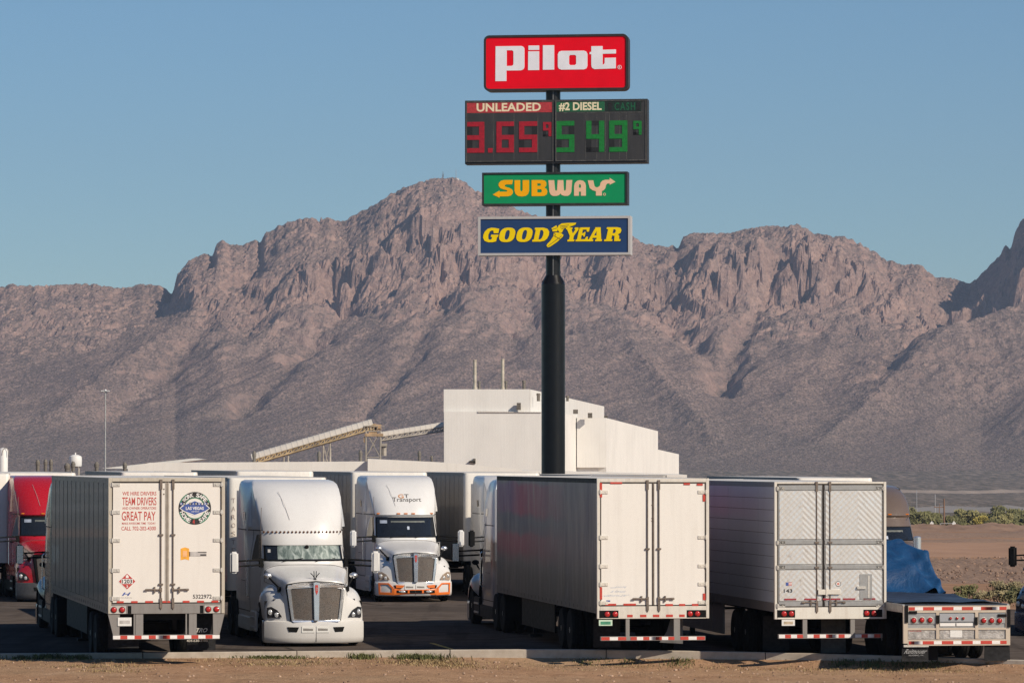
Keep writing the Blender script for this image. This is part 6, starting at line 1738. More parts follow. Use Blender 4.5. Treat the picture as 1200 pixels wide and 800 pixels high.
for k, ch in enumerate('TAROSTEL'):
    mb = MB()
    z = 3.42 - k*0.215
    put_text(mb, ch, lambda a, b: (-(a), 16.0 + 0.104, b), -1.20, -1.11, z, z + 0.12)
    mb.build('letter', fbp, tb)
second_row('dirty grey trailer hitched to the truck with the orange bumper', 456, 144, R(9.2), 4.14)
second_row('streaked grey sided trailer standing right of the orange bumper truck', 588, 144, R(8.6), 4.12, M['side_dirty'], M['white_nose'])
second_row('white nosed trailer hitched to the red truck at the left', 44, 144, R(10.6), 4.12)
second_row('white topped trailer mostly hidden behind the recruiting trailer', 187, 144, R(10.0), 4.14, M['side_dirty'])
second_row('white topped trailer mostly hidden behind the front white truck', 322, 142, R(9.6), 4.18, M['side_dirty'])
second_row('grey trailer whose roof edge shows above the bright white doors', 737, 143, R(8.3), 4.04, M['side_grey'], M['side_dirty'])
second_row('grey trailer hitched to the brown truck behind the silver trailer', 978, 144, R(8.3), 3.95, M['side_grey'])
second_row('plain grey trailer at the left edge beside the red truck', -34, 141, R(10.6), 4.10, M['side_dirty'])
# ================================================================== TRACTORS
def tractor(label, px, Y, yaw, P):
    """conventional sleeper tractor; origin on the ground under the middle of the bumper, body running towards +y"""
    root = vehicle('semi_tractor', label, 'truck', px, Y, yaw, 'tractor trucks in the lot')
    paint = P['paint']; zs = P.get('zs', 1.0)          # zs lowers the roof
    tm = P.get('trim', M['dark_plastic'])
    # ---------- cab and sleeper as horizontal slices: z, front y, half width at front, half width at rear
    top = P.get('top', 4.03)
    SL = [(0.62, 1.95, 1.06, 1.20), (1.10, 1.95, 1.07, 1.22), (1.60, 1.95, 1.06, 1.22), (1.95, 1.93, 1.03, 1.22), (2.03, 1.96, 1.02, 1.22), (2.70, 2.40, 0.98, 1.22), (2.76, 2.34, 1.00, 1.22), (3.0, 2.46, 1.03, 1.22),
          (3.3, 2.68, 1.07, 1.22), (3.6, 3.00, 1.09, 1.21), (3.80, 3.34, 1.09, 1.20), (3.92, 3.62, 1.08, 1.18), (3.99, 3.92, 1.04, 1.14), (4.03, 4.35, 0.96, 1.06)]
    if top < 4.0:
        SL = [(z if z < 2.8 else 2.8 + (z - 2.8)*(top - 2.8)/(4.03 - 2.8), y, a, b) for z, y, a, b in SL]
    if P.get('round'):
        SL = [(z, y, a*(1 - 0.22*max(0, (z - 2.7)/1.2)**1.3), b*(1 - 0.22*max(0, (z - 2.7)/1.2)**1.3)) for z, y, a, b in SL]
    Zs = [s[0] for s in SL]
    yf = lambda z: interp(z, Zs, [s[1] for s in SL]); wf = lambda z: interp(z, Zs, [s[2] for s in SL]); wr = lambda z: interp(z, Zs, [s[3] for s in SL])
    YR = 5.75; CB = 0.40
    FR = [0, .2, .4, .58, .74, .87, .95, 1.0]
    def front_y(z, f): return yf(z) + CB*abs(f)**3.4
    def side_x(y, z): return wf(z) + (wr(z) - wf(z))*sstep(yf(z) + CB, yf(z) + CB + 1.3, y)
    def ring(z):
        h = [(f*wf(z), front_y(z, f), z) for f in FR]
        y0 = yf(z) + CB
        for q in (0.06, 0.14, 0.25, 0.4, 0.6, 0.8, 0.97):
            y = y0 + (YR - y0)*q; h.append((side_x(y, z), y, z))
        h.append((side_x(YR, z) - 0.04, YR, z))
        return [(-x, y, z) for x, y, z in h[::-1]] + h[1:]
    zz = []
    for a, b in zip(Zs[:-1], Zs[1:]):
        n = max(1, int(round((b - a)/0.14))); zz += [a + (b - a)*k/n for k in range(n)]
    zz.append(Zs[-1])
    mb = MB(); mb.loft([ring(z) for z in zz], closed=True)
    cabm = mb.build('cab', paint, root, sharp=50)
    # ---------- windscreen: dark interior, glass, wipers
    def patch(z0, z1, f0, f1, off, nz=8, nf=16, lift=None):
        rows = []
        for k in range(nz + 1):
            z = z0 + (z1 - z0)*k/nz
            rows.append([((f0 + (f1 - f0)*i/nf)*wf(z), front_y(z, f0 + (f1 - f0)*i/nf) - off, z + (lift(f0 + (f1 - f0)*i/nf, k/nz) if lift else 0)) for i in range(nf + 1)])
        return rows
    w0, w1 = P.get('ws', (2.03, 2.69))
    mb = MB(); mb.grid(patch(w0, w1, -0.97, 0.97, 0.006)); mb.build('windscreen_seal', M['black'], root)
    mb = MB(); mb.grid(patch(w0 + 0.03, w1 - 0.03, -0.93, 0.93, 0.014)); gl = mb.build('windscreen', M['glass'], root)
    if P.get('sunshade'):
        t = NT('silver_sunshade'); n = t.noise(t.coord('Object', (1.6, 1, 0.35)), 6.5, 4, 0.6, 0.8)
        t.setp(t.ramp(n, [(0.36, (0.10, 0.135, 0.125)), (0.5, (0.20, 0.245, 0.225)), (0.64, (0.40, 0.45, 0.42))]), 0.4, 0.2); t.bump(n, 0.25, 0.02)
        mb = MB(); mb.grid(patch(w0 + 0.05, w1 - 0.05, -0.66, 0.90, 0.019)); mb.build('sunshade', t.m, gl)
        mb = MB(); mb.cyl((0.06, front_y(2.36, 0.05) - 0.03, 2.38), (0.06, front_y(2.36, 0.05) - 0.05, 2.38), 0.05, n=10); mb.build('camera_pod', M['black'], gl)
        mb = MB(); mb.grid(patch(2.24, 2.32, -0.88, -0.82, 0.02, 2, 2)); mb.build('sticker', M['print_white'], gl)
    else:
        mb = MB(); mb.grid(patch(w1 - 0.20, w1 - 0.10, -0.84, -0.62, 0.019, 2, 3)); mb.grid(patch(w1 - 0.40, w1 - 0.30, 0.02, 0.09, 0.019, 2, 2)); mb.build('sticker', M['print_pale'], gl)
        mb = MB(); mb.grid(patch(w1 - 0.20, w1 - 0.12, -0.5, 0.62, 0.018, 2, 8, lift=lambda f, v: -0.03*(1 - f*f) if v < 0.5 else 0)); mb.build('sun_blind', plain('grey_sun_blind', (0.10, 0.11, 0.10), 0.6), gl)
    mb = MB()
    for f in (-0.55, 0.25):
        p0 = (f*wf(w0), front_y(w0, f) - 0.03, w0 + 0.0); z1 = w0 + 0.07; p1 = ((f + 0.5)*wf(z1), front_y(z1, f + 0.5) - 0.03, z1); mb.cyl(p0, p1, 0.010, n=5)
    mb.build('wiper', M['black'], root)
    if P.get('visor'):
        rows = []
        for k in range(5):
            v = k/4; z = 2.78 - 0.36*v
            rows.append([(f*1.03, 2.26 + 0.02*v + CB*abs(f)**3.4 - 0.10*math.sin(math.pi*0.5*v), z) for f in np.linspace(-0.98, 0.98, 19)])
        mb = MB(); mb.grid(rows); back = [[(x, y + 0.02, z) for x, y, z in r] for r in rows]; mb.grid([r[::-1] for r in back])
        mb.build('sun_visor', paint, root)
        for k in range(21):
            f = -0.93 + 1.86*k/20
            mb = MB(); c = (f*1.03, 2.26 + CB*abs(f)**3.4 - 0.0, 2.745); mb.cyl(c, (c[0], c[1] - 0.045, c[2]), 0.030, 0.022, n=8); mb.build('marker_light', P.get('marker', plain('dark_amber_marker', (0.10, 0.035, 0.012), 0.3)), root)
    else:
        for f in (-0.86, -0.24, 0.0, 0.24, 0.86):
            z = 2.80; x = f*wf(z); y = front_y(z, f)
            mb = MB(); mb.box(x - 0.06, x + 0.06, y - 0.03, y + 0.02, z - 0.022, z + 0.022); mb.build('marker_light', M['amber'], root, bevel=0.008, seg=1)
    # ---------- side glass, door lines, sleeper trim, handles
    for sx in (-1, 1):
        def sp(y, z, off): return (sx*(side_x(y, z) + off), y, z)
        def sgrid(pts, off, n=6):
            """pts: front-bottom, rear-bottom, rear-top, front-top in (y, z)"""
            rows = []
            for k in range(n + 1):
                v = k/n; rows.append([sp(pts[0][0] + (pts[3][0]-pts[0][0])*v + ((pts[1][0] + (pts[2][0]-pts[1][0])*v) - (pts[0][0] + (pts[3][0]-pts[0][0])*v))*u, pts[0][1] + (pts[3][1]-pts[0][1])*v + ((pts[1][1]-pts[0][1])*(1-v) + (pts[2][1]-pts[3][1])*v)*u, off) for u in np.linspace(0, 1, n + 1)])
            return rows
        mb = MB(); mb.grid(sgrid([(2.42, 2.05), (3.25, 2.05), (3.22, 2.66), (2.86, 2.70)], 0.008)); mb.build('side_window', M['glass'], root)
        mb = MB()
        def line(a, b, wd=0.012):
            n = 8; d = Vector((0, b[0]-a[0], b[1]-a[1])).normalized(); o = Vector((0, -d.z, d.y))*wd
            rows = []
            for k in range(n + 1):
                y, z = a[0] + (b[0]-a[0])*k/n, a[1] + (b[1]-a[1])*k/n
                rows.append([sp(y - o.y, z - o.z, 0.003), sp(y + o.y, z + o.z, 0.003)])
            mb.grid(rows)
        line((3.38, 0.75), (3.38, 2.78)); line((2.35, 2.78), (5.7, 2.78)); line((2.40, 0.75), (2.42, 2.0)); line((2.4, 0.76), (5.7, 0.76)); line((2.40, 2.02), (3.36, 2.02), 0.007); line((4.1, 0.9), (4.1, 1.5), 0.006); line((4.1, 1.5), (5.0, 1.5), 0.006); line((5.0, 1.5), (5.0, 0.9), 0.006)
        mb.build('door_seam', M['gasket'], root)
        # raised trim blade behind the door, sleeper window
        mb = MB(); rows = []
        for v in np.linspace(0, 1, 8):
            z = 2.86 + 0.86*v; w_ = 0.34*(1 - v)**0.8 + 0.02
            rows.append([sp(3.5 + 0.36*v - 0.0, z, 0.005), sp(3.5 + 0.36*v + w_*0.5, z, 0.05*(1 - v) + 0.01), sp(3.5 + 0.36*v + w_, z, 0.005)])
        mb.grid(rows); mb.build('side_trim', paint, root)
        mb = MB(); mb.grid(sgrid([(4.15, 3.02), (4.55, 3.02), (4.62, 3.22), (4.28, 3.22)], 0.006, 3)); mb.build('sleeper_window', M['glass'], root)
        mb = MB(); a, b = sp(3.15, 1.86, 0.03), sp(3.32, 1.86, 0.03); mb.cyl(a, b, 0.018, n=6); mb.build('door_handle', M['chrome'] if not P.get('dull') else M['black'], root)
        mb = MB(); mb.tube([sp(3.42, 1.1, 0.01), sp(3.44, 1.15, 0.06), sp(3.46, 2.0, 0.06), sp(3.46, 2.05, 0.01)], 0.016, 6); mb.build('grab_rail', M['chrome'], root)
        # skirts, tank, steps
        sk = P.get('skirt', paint)
        mb = MB(); mb.box(sx*1.21 - 0.03, sx*1.21 + 0.03, 1.95, 3.05, 0.30, 0.80); mb.build('step_panel', sk, root, bevel=0.02)
        for z in (0.36, 0.60):
            mb = MB(); mb.box(min(sx*1.20, sx*1.262), max(sx*1.20, sx*1.262), 2.1, 2.9, z, z + 0.05); mb.build('step', M['aluminium'], root)
        mb = MB(); mb.box(sx*1.20 - 0.03, sx*1.20 + 0.03, 3.08, 5.6, 0.28, 0.62); mb.build('side_skirt', sk, root, bevel=0.02)
        mb = MB(); mb.cyl((sx*0.92, 3.3, 0.60), (sx*0.92, 5.2, 0.60), 0.27, n=16); mb.build('fuel_tank', M['aluminium'], root)
        # extender fairing at the rear edge
        mb = MB(); mb.box(min(sx*1.17, sx*1.20), max(sx*1.17, sx*1.20), YR - 0.01, YR + 0.42, 0.95, min(3.75, top - 0.25)); mb.build('rear_fairing', paint, root)
    # ---------- hood and fenders
    ST = [0.10, 0.40, 0.80, 1.20, 1.60, 1.95]
    PR = [
        [(0, 1.60), (0.42, 1.595), (0.66, 1.545), (0.745, 1.40), (0.785, 1.22), (0.90, 1.14), (1.05, 1.07), (1.165, 0.95), (1.20, 0.80), (1.205, 0.64)],
        [(0, 1.665), (0.44, 1.66), (0.69, 1.605), (0.775, 1.47), (0.82, 1.33), (0.95, 1.29), (1.09, 1.22), (1.19, 1.08), (1.225, 0.90), (1.23, 0.70)],
        [(0, 1.725), (0.48, 1.718), (0.74, 1.655), (0.825, 1.56), (0.86, 1.43), (0.97, 1.39), (1.10, 1.33), (1.20, 1.20), (1.235, 1.10), (1.24, 1.04)],
        [(0, 1.79), (0.54, 1.78), (0.81, 1.705), (0.88, 1.62), (0.90, 1.48), (0.99, 1.42), (1.10, 1.36), (1.20, 1.24), (1.235, 1.12), (1.24, 1.06)],
        [(0, 1.865), (0.60, 1.852), (0.89, 1.77), (0.955, 1.68), (0.965, 1.50), (1.02, 1.38), (1.10, 1.28), (1.17, 1.14), (1.20, 1.02), (1.21, 0.95)],
        [(0, 1.955), (0.66, 1.943), (0.97, 1.86), (1.03, 1.76), (1.04, 1.55), (1.05, 1.36), (1.07, 1.20), (1.09, 1.05), (1.10, 0.92), (1.10, 0.80)]]
    N = 30
    PRr = [crom(p, N) for p in PR]
    YSt = crom([(y, 0) for y in ST], 18)[:, 0]
    def prof(y):
        k = np.interp(y, ST, range(len(ST))); j = min(int(k), len(ST) - 2); u = k - j
        return PRr[j]*(1 - u) + PRr[j + 1]*u
    def sweep(x, y): return 0.42*(abs(x)/1.22)**2.4*max(0, 1 - y/1.7)
    rows = []
    for y in YSt:
        p = prof(y); half = [(q[0], y + sweep(q[0], y), q[1]) for q in p]
        rows.append([(-x, yy, z) for x, yy, z in half[::-1]] + half[1:])
    # nose: pull the first section down and forward into a front face
    first = rows[0]; face = []
    for v in (0.0, 0.03, 0.10, 0.3, 0.6, 1.0):
        r = []
        for x, y, z in first:
            zb = 0.60; r.append((x*(1 - 0.012*min(1, v*8)), y - 0.055*math.sin(min(1, v*3)*math.pi/2), z + (zb - z)*v))
        face.append(r)
    mb = MB(); mb.grid(face[::-1][:-1] + rows); mb.build('hood', paint, root, sharp=60)
    def fy(x): return 0.10 + sweep(x, 0.10) - 0.055
    mb = MB()
    def hood_line(pts, wd=0.007):
        for (i0, y0), (i1, y1) in zip(pts[:-1], pts[1:]):
            p0, p1 = prof(y0), prof(y1)
            for sx in (-1, 1):
                a_ = Vector((sx*p0[i0][0], y0 + sweep(p0[i0][0], y0), p0[i0][1])); b_ = Vector((sx*p1[i1][0], y1 + sweep(p1[i1][0], y1), p1[i1][1]))
                mb.cyl(a_, b_, wd, n=5)
    hood_line([(13, y) for y in np.linspace(0.14, 1.9, 12)]); hood_line([(i_, 1.90) for i_ in range(0, 14)], 0.010)
    tag(mb.build('hood_seam', M['gasket'], root), kind='stuff')
    mb = MB()
    for sx in (-1, 1):
        mb.grid([[(sx*x, 0.55 + 0.0*x, z) for x in (0.72, 1.2)] for z in (0.45, 1.1)])
        pts = [(sx*1.19, 1.1 + 0.62*math.cos(t), 0.50 + 0.60*math.sin(t)) for t in np.linspace(0, math.pi, 12)]; pts2 = [(sx*0.62, y, z) for x, y, z in pts]; mb.grid([pts, pts2])
    mb.box(-1.0, 1.0, 0.35, 5.6, 0.45, 1.15)
    mb.build('wheel_arch_liner', M['black'], root)
    # ---------- bumper
    bz0, bz1 = P.get('bumper_z', (0.09, 0.625))
    bm_ = P.get('bumper', paint)
    def by(x): return 0.0 + 0.40*(abs(x)/1.22)**3.0
    rows = []
    for z, o, k in ((bz0 - 0.0, 0.05, 0.97), (bz0 + 0.04, 0.012, 0.995), (bz0 + 0.14, 0.0, 1.0), (bz1 - 0.10, 0.0, 1.0), (bz1 - 0.02, 0.012, 0.997), (bz1, 0.05, 0.985)):
        rr = []
        for x in np.linspace(-1.22, 1.22, 33): rr.append((x*k, by(x) + o, z))
        rr = [(-1.22*k, 0.85, z)] + rr + [(1.22*k, 0.85, z)]
        rows.append(rr)
    back = [[(x*0.97, y + 0.06, z) for x, y, z in rows[-1]], [(x*0.97, y + 0.06, z) for x, y, z in rows[0]]]
    mb = MB(); mb.grid(rows + back); bump = mb.build('bumper', bm_, root, sharp=45)
    def bpatch(pts, off=0.006, d=0.01):
        """a plate lying on the curved bumper"""
        loop_ = pts
        m = MB(); m.prism(loop_, lambda a, b, q: (a, by(a) - off - q, b), d); return m
    zm = bz0 + 0.62*(bz1 - bz0)
    for sx in (-1, 1):
        bpatch([(sx*0.42, zm + 0.055), (sx*0.70, zm + 0.060), (sx*0.66, zm - 0.055), (sx*0.47, zm - 0.06)]).build('tow_opening', M['black'], bump)
    if P.get('plates', True):
        for x in (-0.20, 0.16):
            bpatch([(x - 0.155, zm - 0.075), (x + 0.155, zm - 0.075), (x + 0.155, zm + 0.075), (x - 0.155, zm + 0.075)], 0.004, 0.012).build('licence_plate', M['plate'], bump)
            m = bpatch([(x - 0.12, zm - 0.03), (x + 0.12, zm - 0.03), (x + 0.12, zm + 0.02), (x - 0.12, zm + 0.03)], 0.017, 0.002); m.build('plate_print', M['frame_grey'], bump)
    bpatch([(-0.006, bz0 + 0.02), (0.006, bz0 + 0.02), (0.006, zm - 0.09), (-0.006, zm - 0.09)], 0.003, 0.003).build('bumper_seam', M['gasket'], bump)
    if P.get('orange'):
        om = M['orange_paint']; h = bz1 - bz0; X_ = lambda u: u; Zb = lambda v: bz0 + h*v
        for sx in (-1, 1):
            ring1 = [(sx*1.17, Zb(.90)), (sx*0.86, Zb(.90)), (sx*0.71, Zb(.60)), (sx*0.67, Zb(.06)), (sx*1.15, Zb(.10))]
            ring2 = [(sx*1.11, Zb(.80)), (sx*0.88, Zb(.80)), (sx*0.76, Zb(.52)), (sx*0.76, Zb(.24)), (sx*1.11, Zb(.26))]
            m = MB(); m.prism([ring1, ring2], lambda a, b, q: (a, by(a) - 0.004 - q, b), 0.03); m.build('bumper_guard', om, bump)
            bpatch([(sx*0.36, Zb(.74)), (sx*0.64, Zb(.78)), (sx*0.62, Zb(.56)), (sx*0.42, Zb(.56))], 0.016, 0.004).build('tow_surround', om, bump)
        m = MB(); m.prism([[(-0.69, Zb(.52)), (0.69, Zb(.52)), (0.69, Zb(.08)), (-0.69, Zb(.08))], [(-0.62, Zb(.40)), (-0.26, Zb(.40)), (-0.26, Zb(.20)), (-0.62, Zb(.20))], [(-0.20, Zb(.40)), (0.20, Zb(.40)), (0.20, Zb(.20)), (-0.20, Zb(.20))], [(0.26, Zb(.40)), (0.62, Zb(.40)), (0.62, Zb(.20)), (0.26, Zb(.20))]], lambda a, b, q: (a, by(a) - 0.005 - q, b), 0.028); m.build('bumper_guard', om, bump)
        for a, b in ((-0.62, -0.26), (-0.20, 0.20), (0.26, 0.62)): bpatch([(a, Zb(.40)), (b, Zb(.40)), (b, Zb(.20)), (a, Zb(.20))], 0.003, 0.004).build('air_opening', M['black'], bump)
        for k in (-0.42, 0.42):
            m = MB(); m.sphere((k, by(k) - 0.02, Zb(.30)), 0.055, sc=(1.8, 0.5, 0.7)); m.build('fog_light', M['lens_clear'], bump)
    # ---------- grille
    gm = P.get('grille_frame', M['chrome'])
    lean = lambda z: -0.02 + 0.02*(z - 0.6)
    outer = [(-0.55, 0.595), (0.55, 0.595), (0.60, 0.64), (0.705, 1.40), (0.685, 1.49), (0.40, 1.535), (0, 1.565), (-0.40, 1.535), (-0.685, 1.49), (-0.705, 1.40), (-0.60, 0.64)]
    inner = [(-0.515, 0.665), (0.515, 0.665), (0.545, 0.69), (0.622, 1.36), (0.605, 1.405), (0, 1.445), (-0.605, 1.405), (-0.622, 1.36), (-0.545, 0.69)]
    gfn = lambda a, b, q: (a, lean(b) + 0.10 - q + 0.16*(abs(a)/0.9)**2.2, b)
    mb = MB(); mb.prism([outer, inner], gfn, 0.12); gr = mb.build('grille_frame', gm, root, bevel=0.012)
    mb = MB(); mb.prism([(x*1.035, 0.60 + (z - 0.60)*1.03) for x, z in outer], gfn, 0.045); mb.build('grille_surround', M['black'], root)
    for a, b in ((-1, 0), (0, 1)):
        rows = []
        for v in np.linspace(0, 1, 5):
            z = 0.655 + 0.79*v; xo = 0.53 + 0.085*v
            rows.append([(x, gfn(x, z, 0.085)[1], z) for x in (np.linspace(-xo, -0.05, 7) if a < 0 else np.linspace(0.05, xo, 7))])
        mb = MB(); mb.grid(rows); mb.build('grille_mesh', P.get('mesh', M['mesh']), root)
    mb = MB(); mb.prism([(-0.055, 0.64), (0.055, 0.64), (0.075, 1.56), (-0.075, 1.56)], gfn, 0.15); mb.build('grille_bar', gm, gr, bevel=0.008)
    if P.get('emblem', True):
        gf2 = lambda a, b, q: (a, gfn(a, b, 0.152)[1] - q, b)
        mb = MB(); mb.prism([(-0.04, 1.44), (-0.03, 1.50), (0.03, 1.50), (0.04, 1.44), (0.03, 1.33), (0, 1.26), (-0.03, 1.33)], gf2, 0.008, 0)
        mb.box(-0.03, 0.03, gf2(0, 1.43, 0.009)[1] - 0.003, gf2(0, 1.43, 0.0)[1], 1.42, 1.435, 1); mb.box(-0.026, 0.026, gf2(0, 1.38, 0.009)[1] - 0.003, gf2(0, 1.38, 0)[1], 1.375, 1.39, 1)
        mb.build('emblem', [M['print_red'], M['chrome']], gr)
    if P.get('ornament'):
        mb = MB(); b0 = Vector((0, 0.22, 1.63))
        for sx in (-1, 1): mb.tube([b0, b0 + Vector((sx*0.05, 0, 0.09)), b0 + Vector((sx*0.11, 0.02, 0.15))], 0.011, 6); mb.tube([b0 + Vector((sx*0.02, 0, 0.05)), b0 + Vector((sx*0.03, 0.0, 0.20))], 0.010, 6)
        mb.box(-0.03, 0.03, 0.19, 0.26, 1.60, 1.645); mb.build('hood_ornament', M['black'], root)
    # ---------- headlamps
    for sx in (-1, 1):
        hl = [(sx*1.165, 0.945), (sx*1.06, 0.965), (sx*0.93, 0.89), (sx*0.83, 0.75), (sx*0.82, 0.715), (sx*1.155, 0.70)]
        hfn = lambda a, b, q: (a, fy(a) - 0.004 - q - 0.02*(1 - abs(b - 0.82)/0.2), b)
        mb = MB(); mb.prism(hl, hfn, 0.02); hm = mb.build('headlight', P.get('headlamp', M['lamp_dark']), root)
        inner_ = [(sx*(1.155), 0.93), (sx*1.06, 0.95), (sx*0.94, 0.878), (sx*0.845, 0.75), (sx*0.84, 0.725), (sx*1.145, 0.712)]
        for x, z, r in ((0.93, 0.775, 0.055), (1.075, 0.835, 0.062)):
            y = fy(x) - 0.025
            mb = MB(); mb.sphere((sx*x, y, z), r, 14, 10, sc=(1, 0.45, 1)); mb.build('lens', M['lens_clear'], hm)
            mb = MB(); mb.cyl((sx*x, y + 0.0, z), (sx*x, y - 0.012, z), r*1.15, r*1.05, n=18); mb.build('lens_ring', M['chrome'], hm)
    # ---------- mirrors
    mm = P.get('mirror', paint); hmx = P.get('hood_mirror', M['chrome'])
    for sx in P.get('mirror_sides', (-1, 1)):
        rt = empty('mirror', (0, 0, 0)); rt.parent = root
        mb = MB(); mb.box(sx*1.765 - 0.10, sx*1.765 + 0.10, 1.93, 2.10, 1.735, 2.27); mb.build('mirror_shell', mm, rt, bevel=0.045, seg=3)
        mb = MB(); mb.box(sx*1.765 - 0.085, sx*1.765 + 0.085, 2.10, 2.108, 1.76, 2.24); mb.build('mirror_glass', M['chrome'], rt)
        mb = MB()
        for z in (1.90, 2.03): mb.cyl((sx*1.0, 2.28, z + 0.04), (sx*1.70, 2.03, z), 0.030, 0.022, n=8)
        mb.box(sx*1.06 - 0.05, sx*1.06 + 0.05, 2.22, 2.38, 1.88, 2.10)
        mb.build('mirror_arm', M['black'], rt, bevel=0.01, seg=1)
    for sx in (-1, 1):
        rt = empty('hood_mirror', (0, 0, 0)); rt.parent = root
        mb = MB()
        if P.get('tall_hood_mirror'): mb.cyl((sx*0.80, 0.98, 1.55), (sx*0.80, 0.98, 2.08), 0.13, n=16); mb.sphere((sx*0.80, 0.98, 2.08), 0.13, 14, 8, sc=(1, 1, 0.4))
        else: mb.sphere((sx*1.06, 0.98, 1.70), 0.10, 14, 10, sc=(1.05, 0.75, 0.72))
        mb.build('mirror_shell', hmx, rt)
        mb = MB(); mb.tube([(sx*1.05, 1.0, 1.68), (sx*0.96, 0.80, 1.56), (sx*0.84, 0.55, 1.42)], 0.024, 8); mb.box(sx*0.84 - 0.04, sx*0.84 + 0.04, 0.48, 0.60, 1.33, 1.44); mb.build('mirror_arm', M['black'], rt)
    # whip aerial, roof seam
    if P.get('aerial', True):
        mb = MB(); z0, z1 = 3.05, 3.85
        mb.tube([(-0.30*1 - 0.02, front_y(z0, -0.30) - 0.02, z0), (-0.42, front_y(3.4, -0.4) - 0.03, 3.42), (-0.52, front_y(3.72, -0.5) - 0.03, 3.74)], 0.005, 5); mb.build('aerial', M['print_grey'], root)
        mb = MB(); p = Vector((-1.02, 2.55, 2.3)); mb.tube([p, p + Vector((-0.02, -0.02, 0.5)), p + Vector((-0.0, 0.02, 1.05))], 0.007, 5); mb.build('aerial', M['rod'], root)
    # ---------- chassis, wheels
    mb = MB(); mb.box(-0.5, -0.4, 0.9, 8.3, 0.72, 1.0); mb.box(0.4, 0.5, 0.9, 8.3, 0.72, 1.0); mb.box(-0.55, 0.55, 5.9, 7.6, 1.0, 1.12); mb.cyl((-0.95, 1.1, 0.5), (0.95, 1.1, 0.5), 0.07, n=8); mb.box(-0.95, 0.95, 0.55, 1.7, 0.62, 0.95)
    for y in (6.05, 7.35): mb.cyl((-1.0, y, 0.51), (1.0, y, 0.51), 0.09, n=8)
    mb.build('chassis', M['chassis'], root)
    for sx in (-1, 1):
        wheel(root, sx*1.06, 1.1)
        for y in (6.05, 7.35): wheel(root, sx*1.09, y); wheel(root, sx*0.77, y)
        mb = MB(); rows = [[(sx*x, 7.35 + 0.60*math.cos(t) , 0.51 + 0.60*math.sin(t)) for x in (0.62, 1.22)] for t in np.linspace(-0.3, 0.9, 8)]; mb.grid(rows); mb.build('quarter_fender', M['black'], root)
        mb = MB(); mb.cyl((sx*0.95, 5.72 + 0.16, 0.9), (sx*0.95, 5.72 + 0.16, min(3.9, top - 0.1)), 0.065, n=12); mb.build('exhaust_stack', M['chrome'], root) if P.get('stacks') else None
    # printed name on the roof fairing
    if P.get('print'):
        fn = lambda a, b, d=0.0: (a, front_y(b, a/wf(b)) - 0.012, b)
        m1 = plain('orange_brown_print', (0.50, 0.20, 0.05), 0.5)
        mb = MB(); put_text(mb, 'G', fn, -0.20, -0.02, 3.30, 3.43, mi=0, bold=0.01); put_text(mb, 'T', fn, 0.0, 0.15, 3.32, 3.43, mi=1, bold=0.01); put_text(mb, 'Transport', fn, -0.40, 0.55, 3.15, 3.33, mi=1, bold=0.0)
        mb.build('lettering', [m1, plain('dark_grey_print', (0.10, 0.09, 0.085), 0.5)], cabm)
    return root

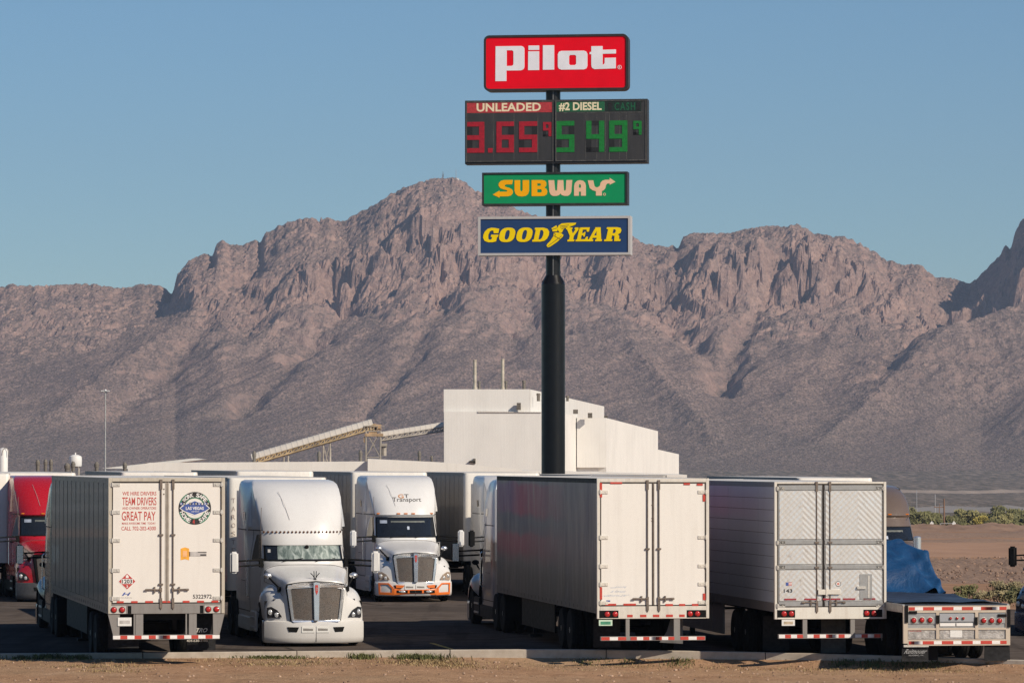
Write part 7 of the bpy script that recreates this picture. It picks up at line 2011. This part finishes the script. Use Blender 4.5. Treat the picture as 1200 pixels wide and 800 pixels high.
tractor('white truck with silver sunshade and a row of visor studs, nose to the kerb', 371, 103.7, R(10.6), dict(paint=M['white'], visor=True, sunshade=True, ornament=True))
tractor('white truck with orange bumper trim and printed roof fairing', 487.3, 136.6, R(9.2), dict(paint=M['white'], orange=True, print=True, bumper_z=(0.20, 0.66), headlamp=plain('amber_tinted_headlamp', (0.42, 0.32, 0.24), 0.12, 0.2, 0.3, 20, 0.6)))
tractor('red truck with a dark lower bumper behind the recruiting trailer', 66, 136.6, R(10.6), dict(paint=M['red_paint'], bumper=M['dark_plastic'], mirror=M['black'], hood_mirror=M['black'], grille_frame=M['black'], emblem=False, skirt=M['black'], plates=False, dull=True, ws=(2.08, 2.72)))
tractor('brown roofed truck half hidden behind the silver trailer', 1054, 134.5, R(8.3), dict(paint=M['brown_paint'], mirror_sides=(-1,), tall_hood_mirror=True, top=3.72, round=True, emblem=False, aerial=False, ws=(1.96, 2.42)))
tractor('white truck almost hidden behind the magenta sided trailer', 627, 136.6, R(8.6), dict(paint=M['white'], mirror=M['black'], emblem=False))
tractor('dark navy truck cut off by the right edge of the view', 1236, 109.5, R(-24), dict(paint=M['navy_paint'], mirror=M['black'], hood_mirror=M['navy_paint'], emblem=False))
def rear_tractor(label, trailer, yaw, ahead, P):
    """tractor coupled ahead of a trailer whose doors face the camera"""
    t = tractor(label, 600, 100, 0, P)
    d = Vector((-math.sin(yaw), math.cos(yaw), 0))
    t.location = Vector(trailer.location) + d*ahead
    t.rotation_euler = (0, 0, yaw + math.pi)
    return t
rear_tractor('white over wine red truck coupled ahead of the magenta sided trailer, seen from behind', C_, YAW_C, 22.9, dict(paint=M['two_tone'], mirror=M['black'], hood_mirror=M['black'], emblem=False, skirt=M['chassis'], top=4.1))
rear_tractor('dark truck coupled ahead of the recruiting trailer, seen from behind', A_, YAW_A, 22.9, dict(paint=painted('dark_truck_paint', (0.03, 0.025, 0.03), amount=0.2, rough=0.25, coat=0.4), mirror=M['black'], hood_mirror=M['black'], emblem=False, skirt=M['chassis']))
# ------------------------------------------------------------------ haze: one closed box of air round the camera and the whole place
def haze():
    mb = MB(); mb.box(-3000, 3000, -120, 6400, -26, 470)
    m = bpy.data.materials.new('desert_air'); m.use_nodes = True
    n = m.node_tree.nodes; n.clear()
    o = n.new('ShaderNodeOutputMaterial'); p = n.new('ShaderNodeVolumePrincipled')
    p.inputs['Color'].default_value = (0.66, 0.78, 1.0, 1)
    p.inputs['Density'].default_value = 0.000066
    p.inputs['Anisotropy'].default_value = 0.2
    m.node_tree.links.new(p.outputs[0], o.inputs['Volume'])
    return tag(mb.build('haze', m), 'thin bluish desert haze between the lot and the mountains', 'haze', kind='stuff')
haze()
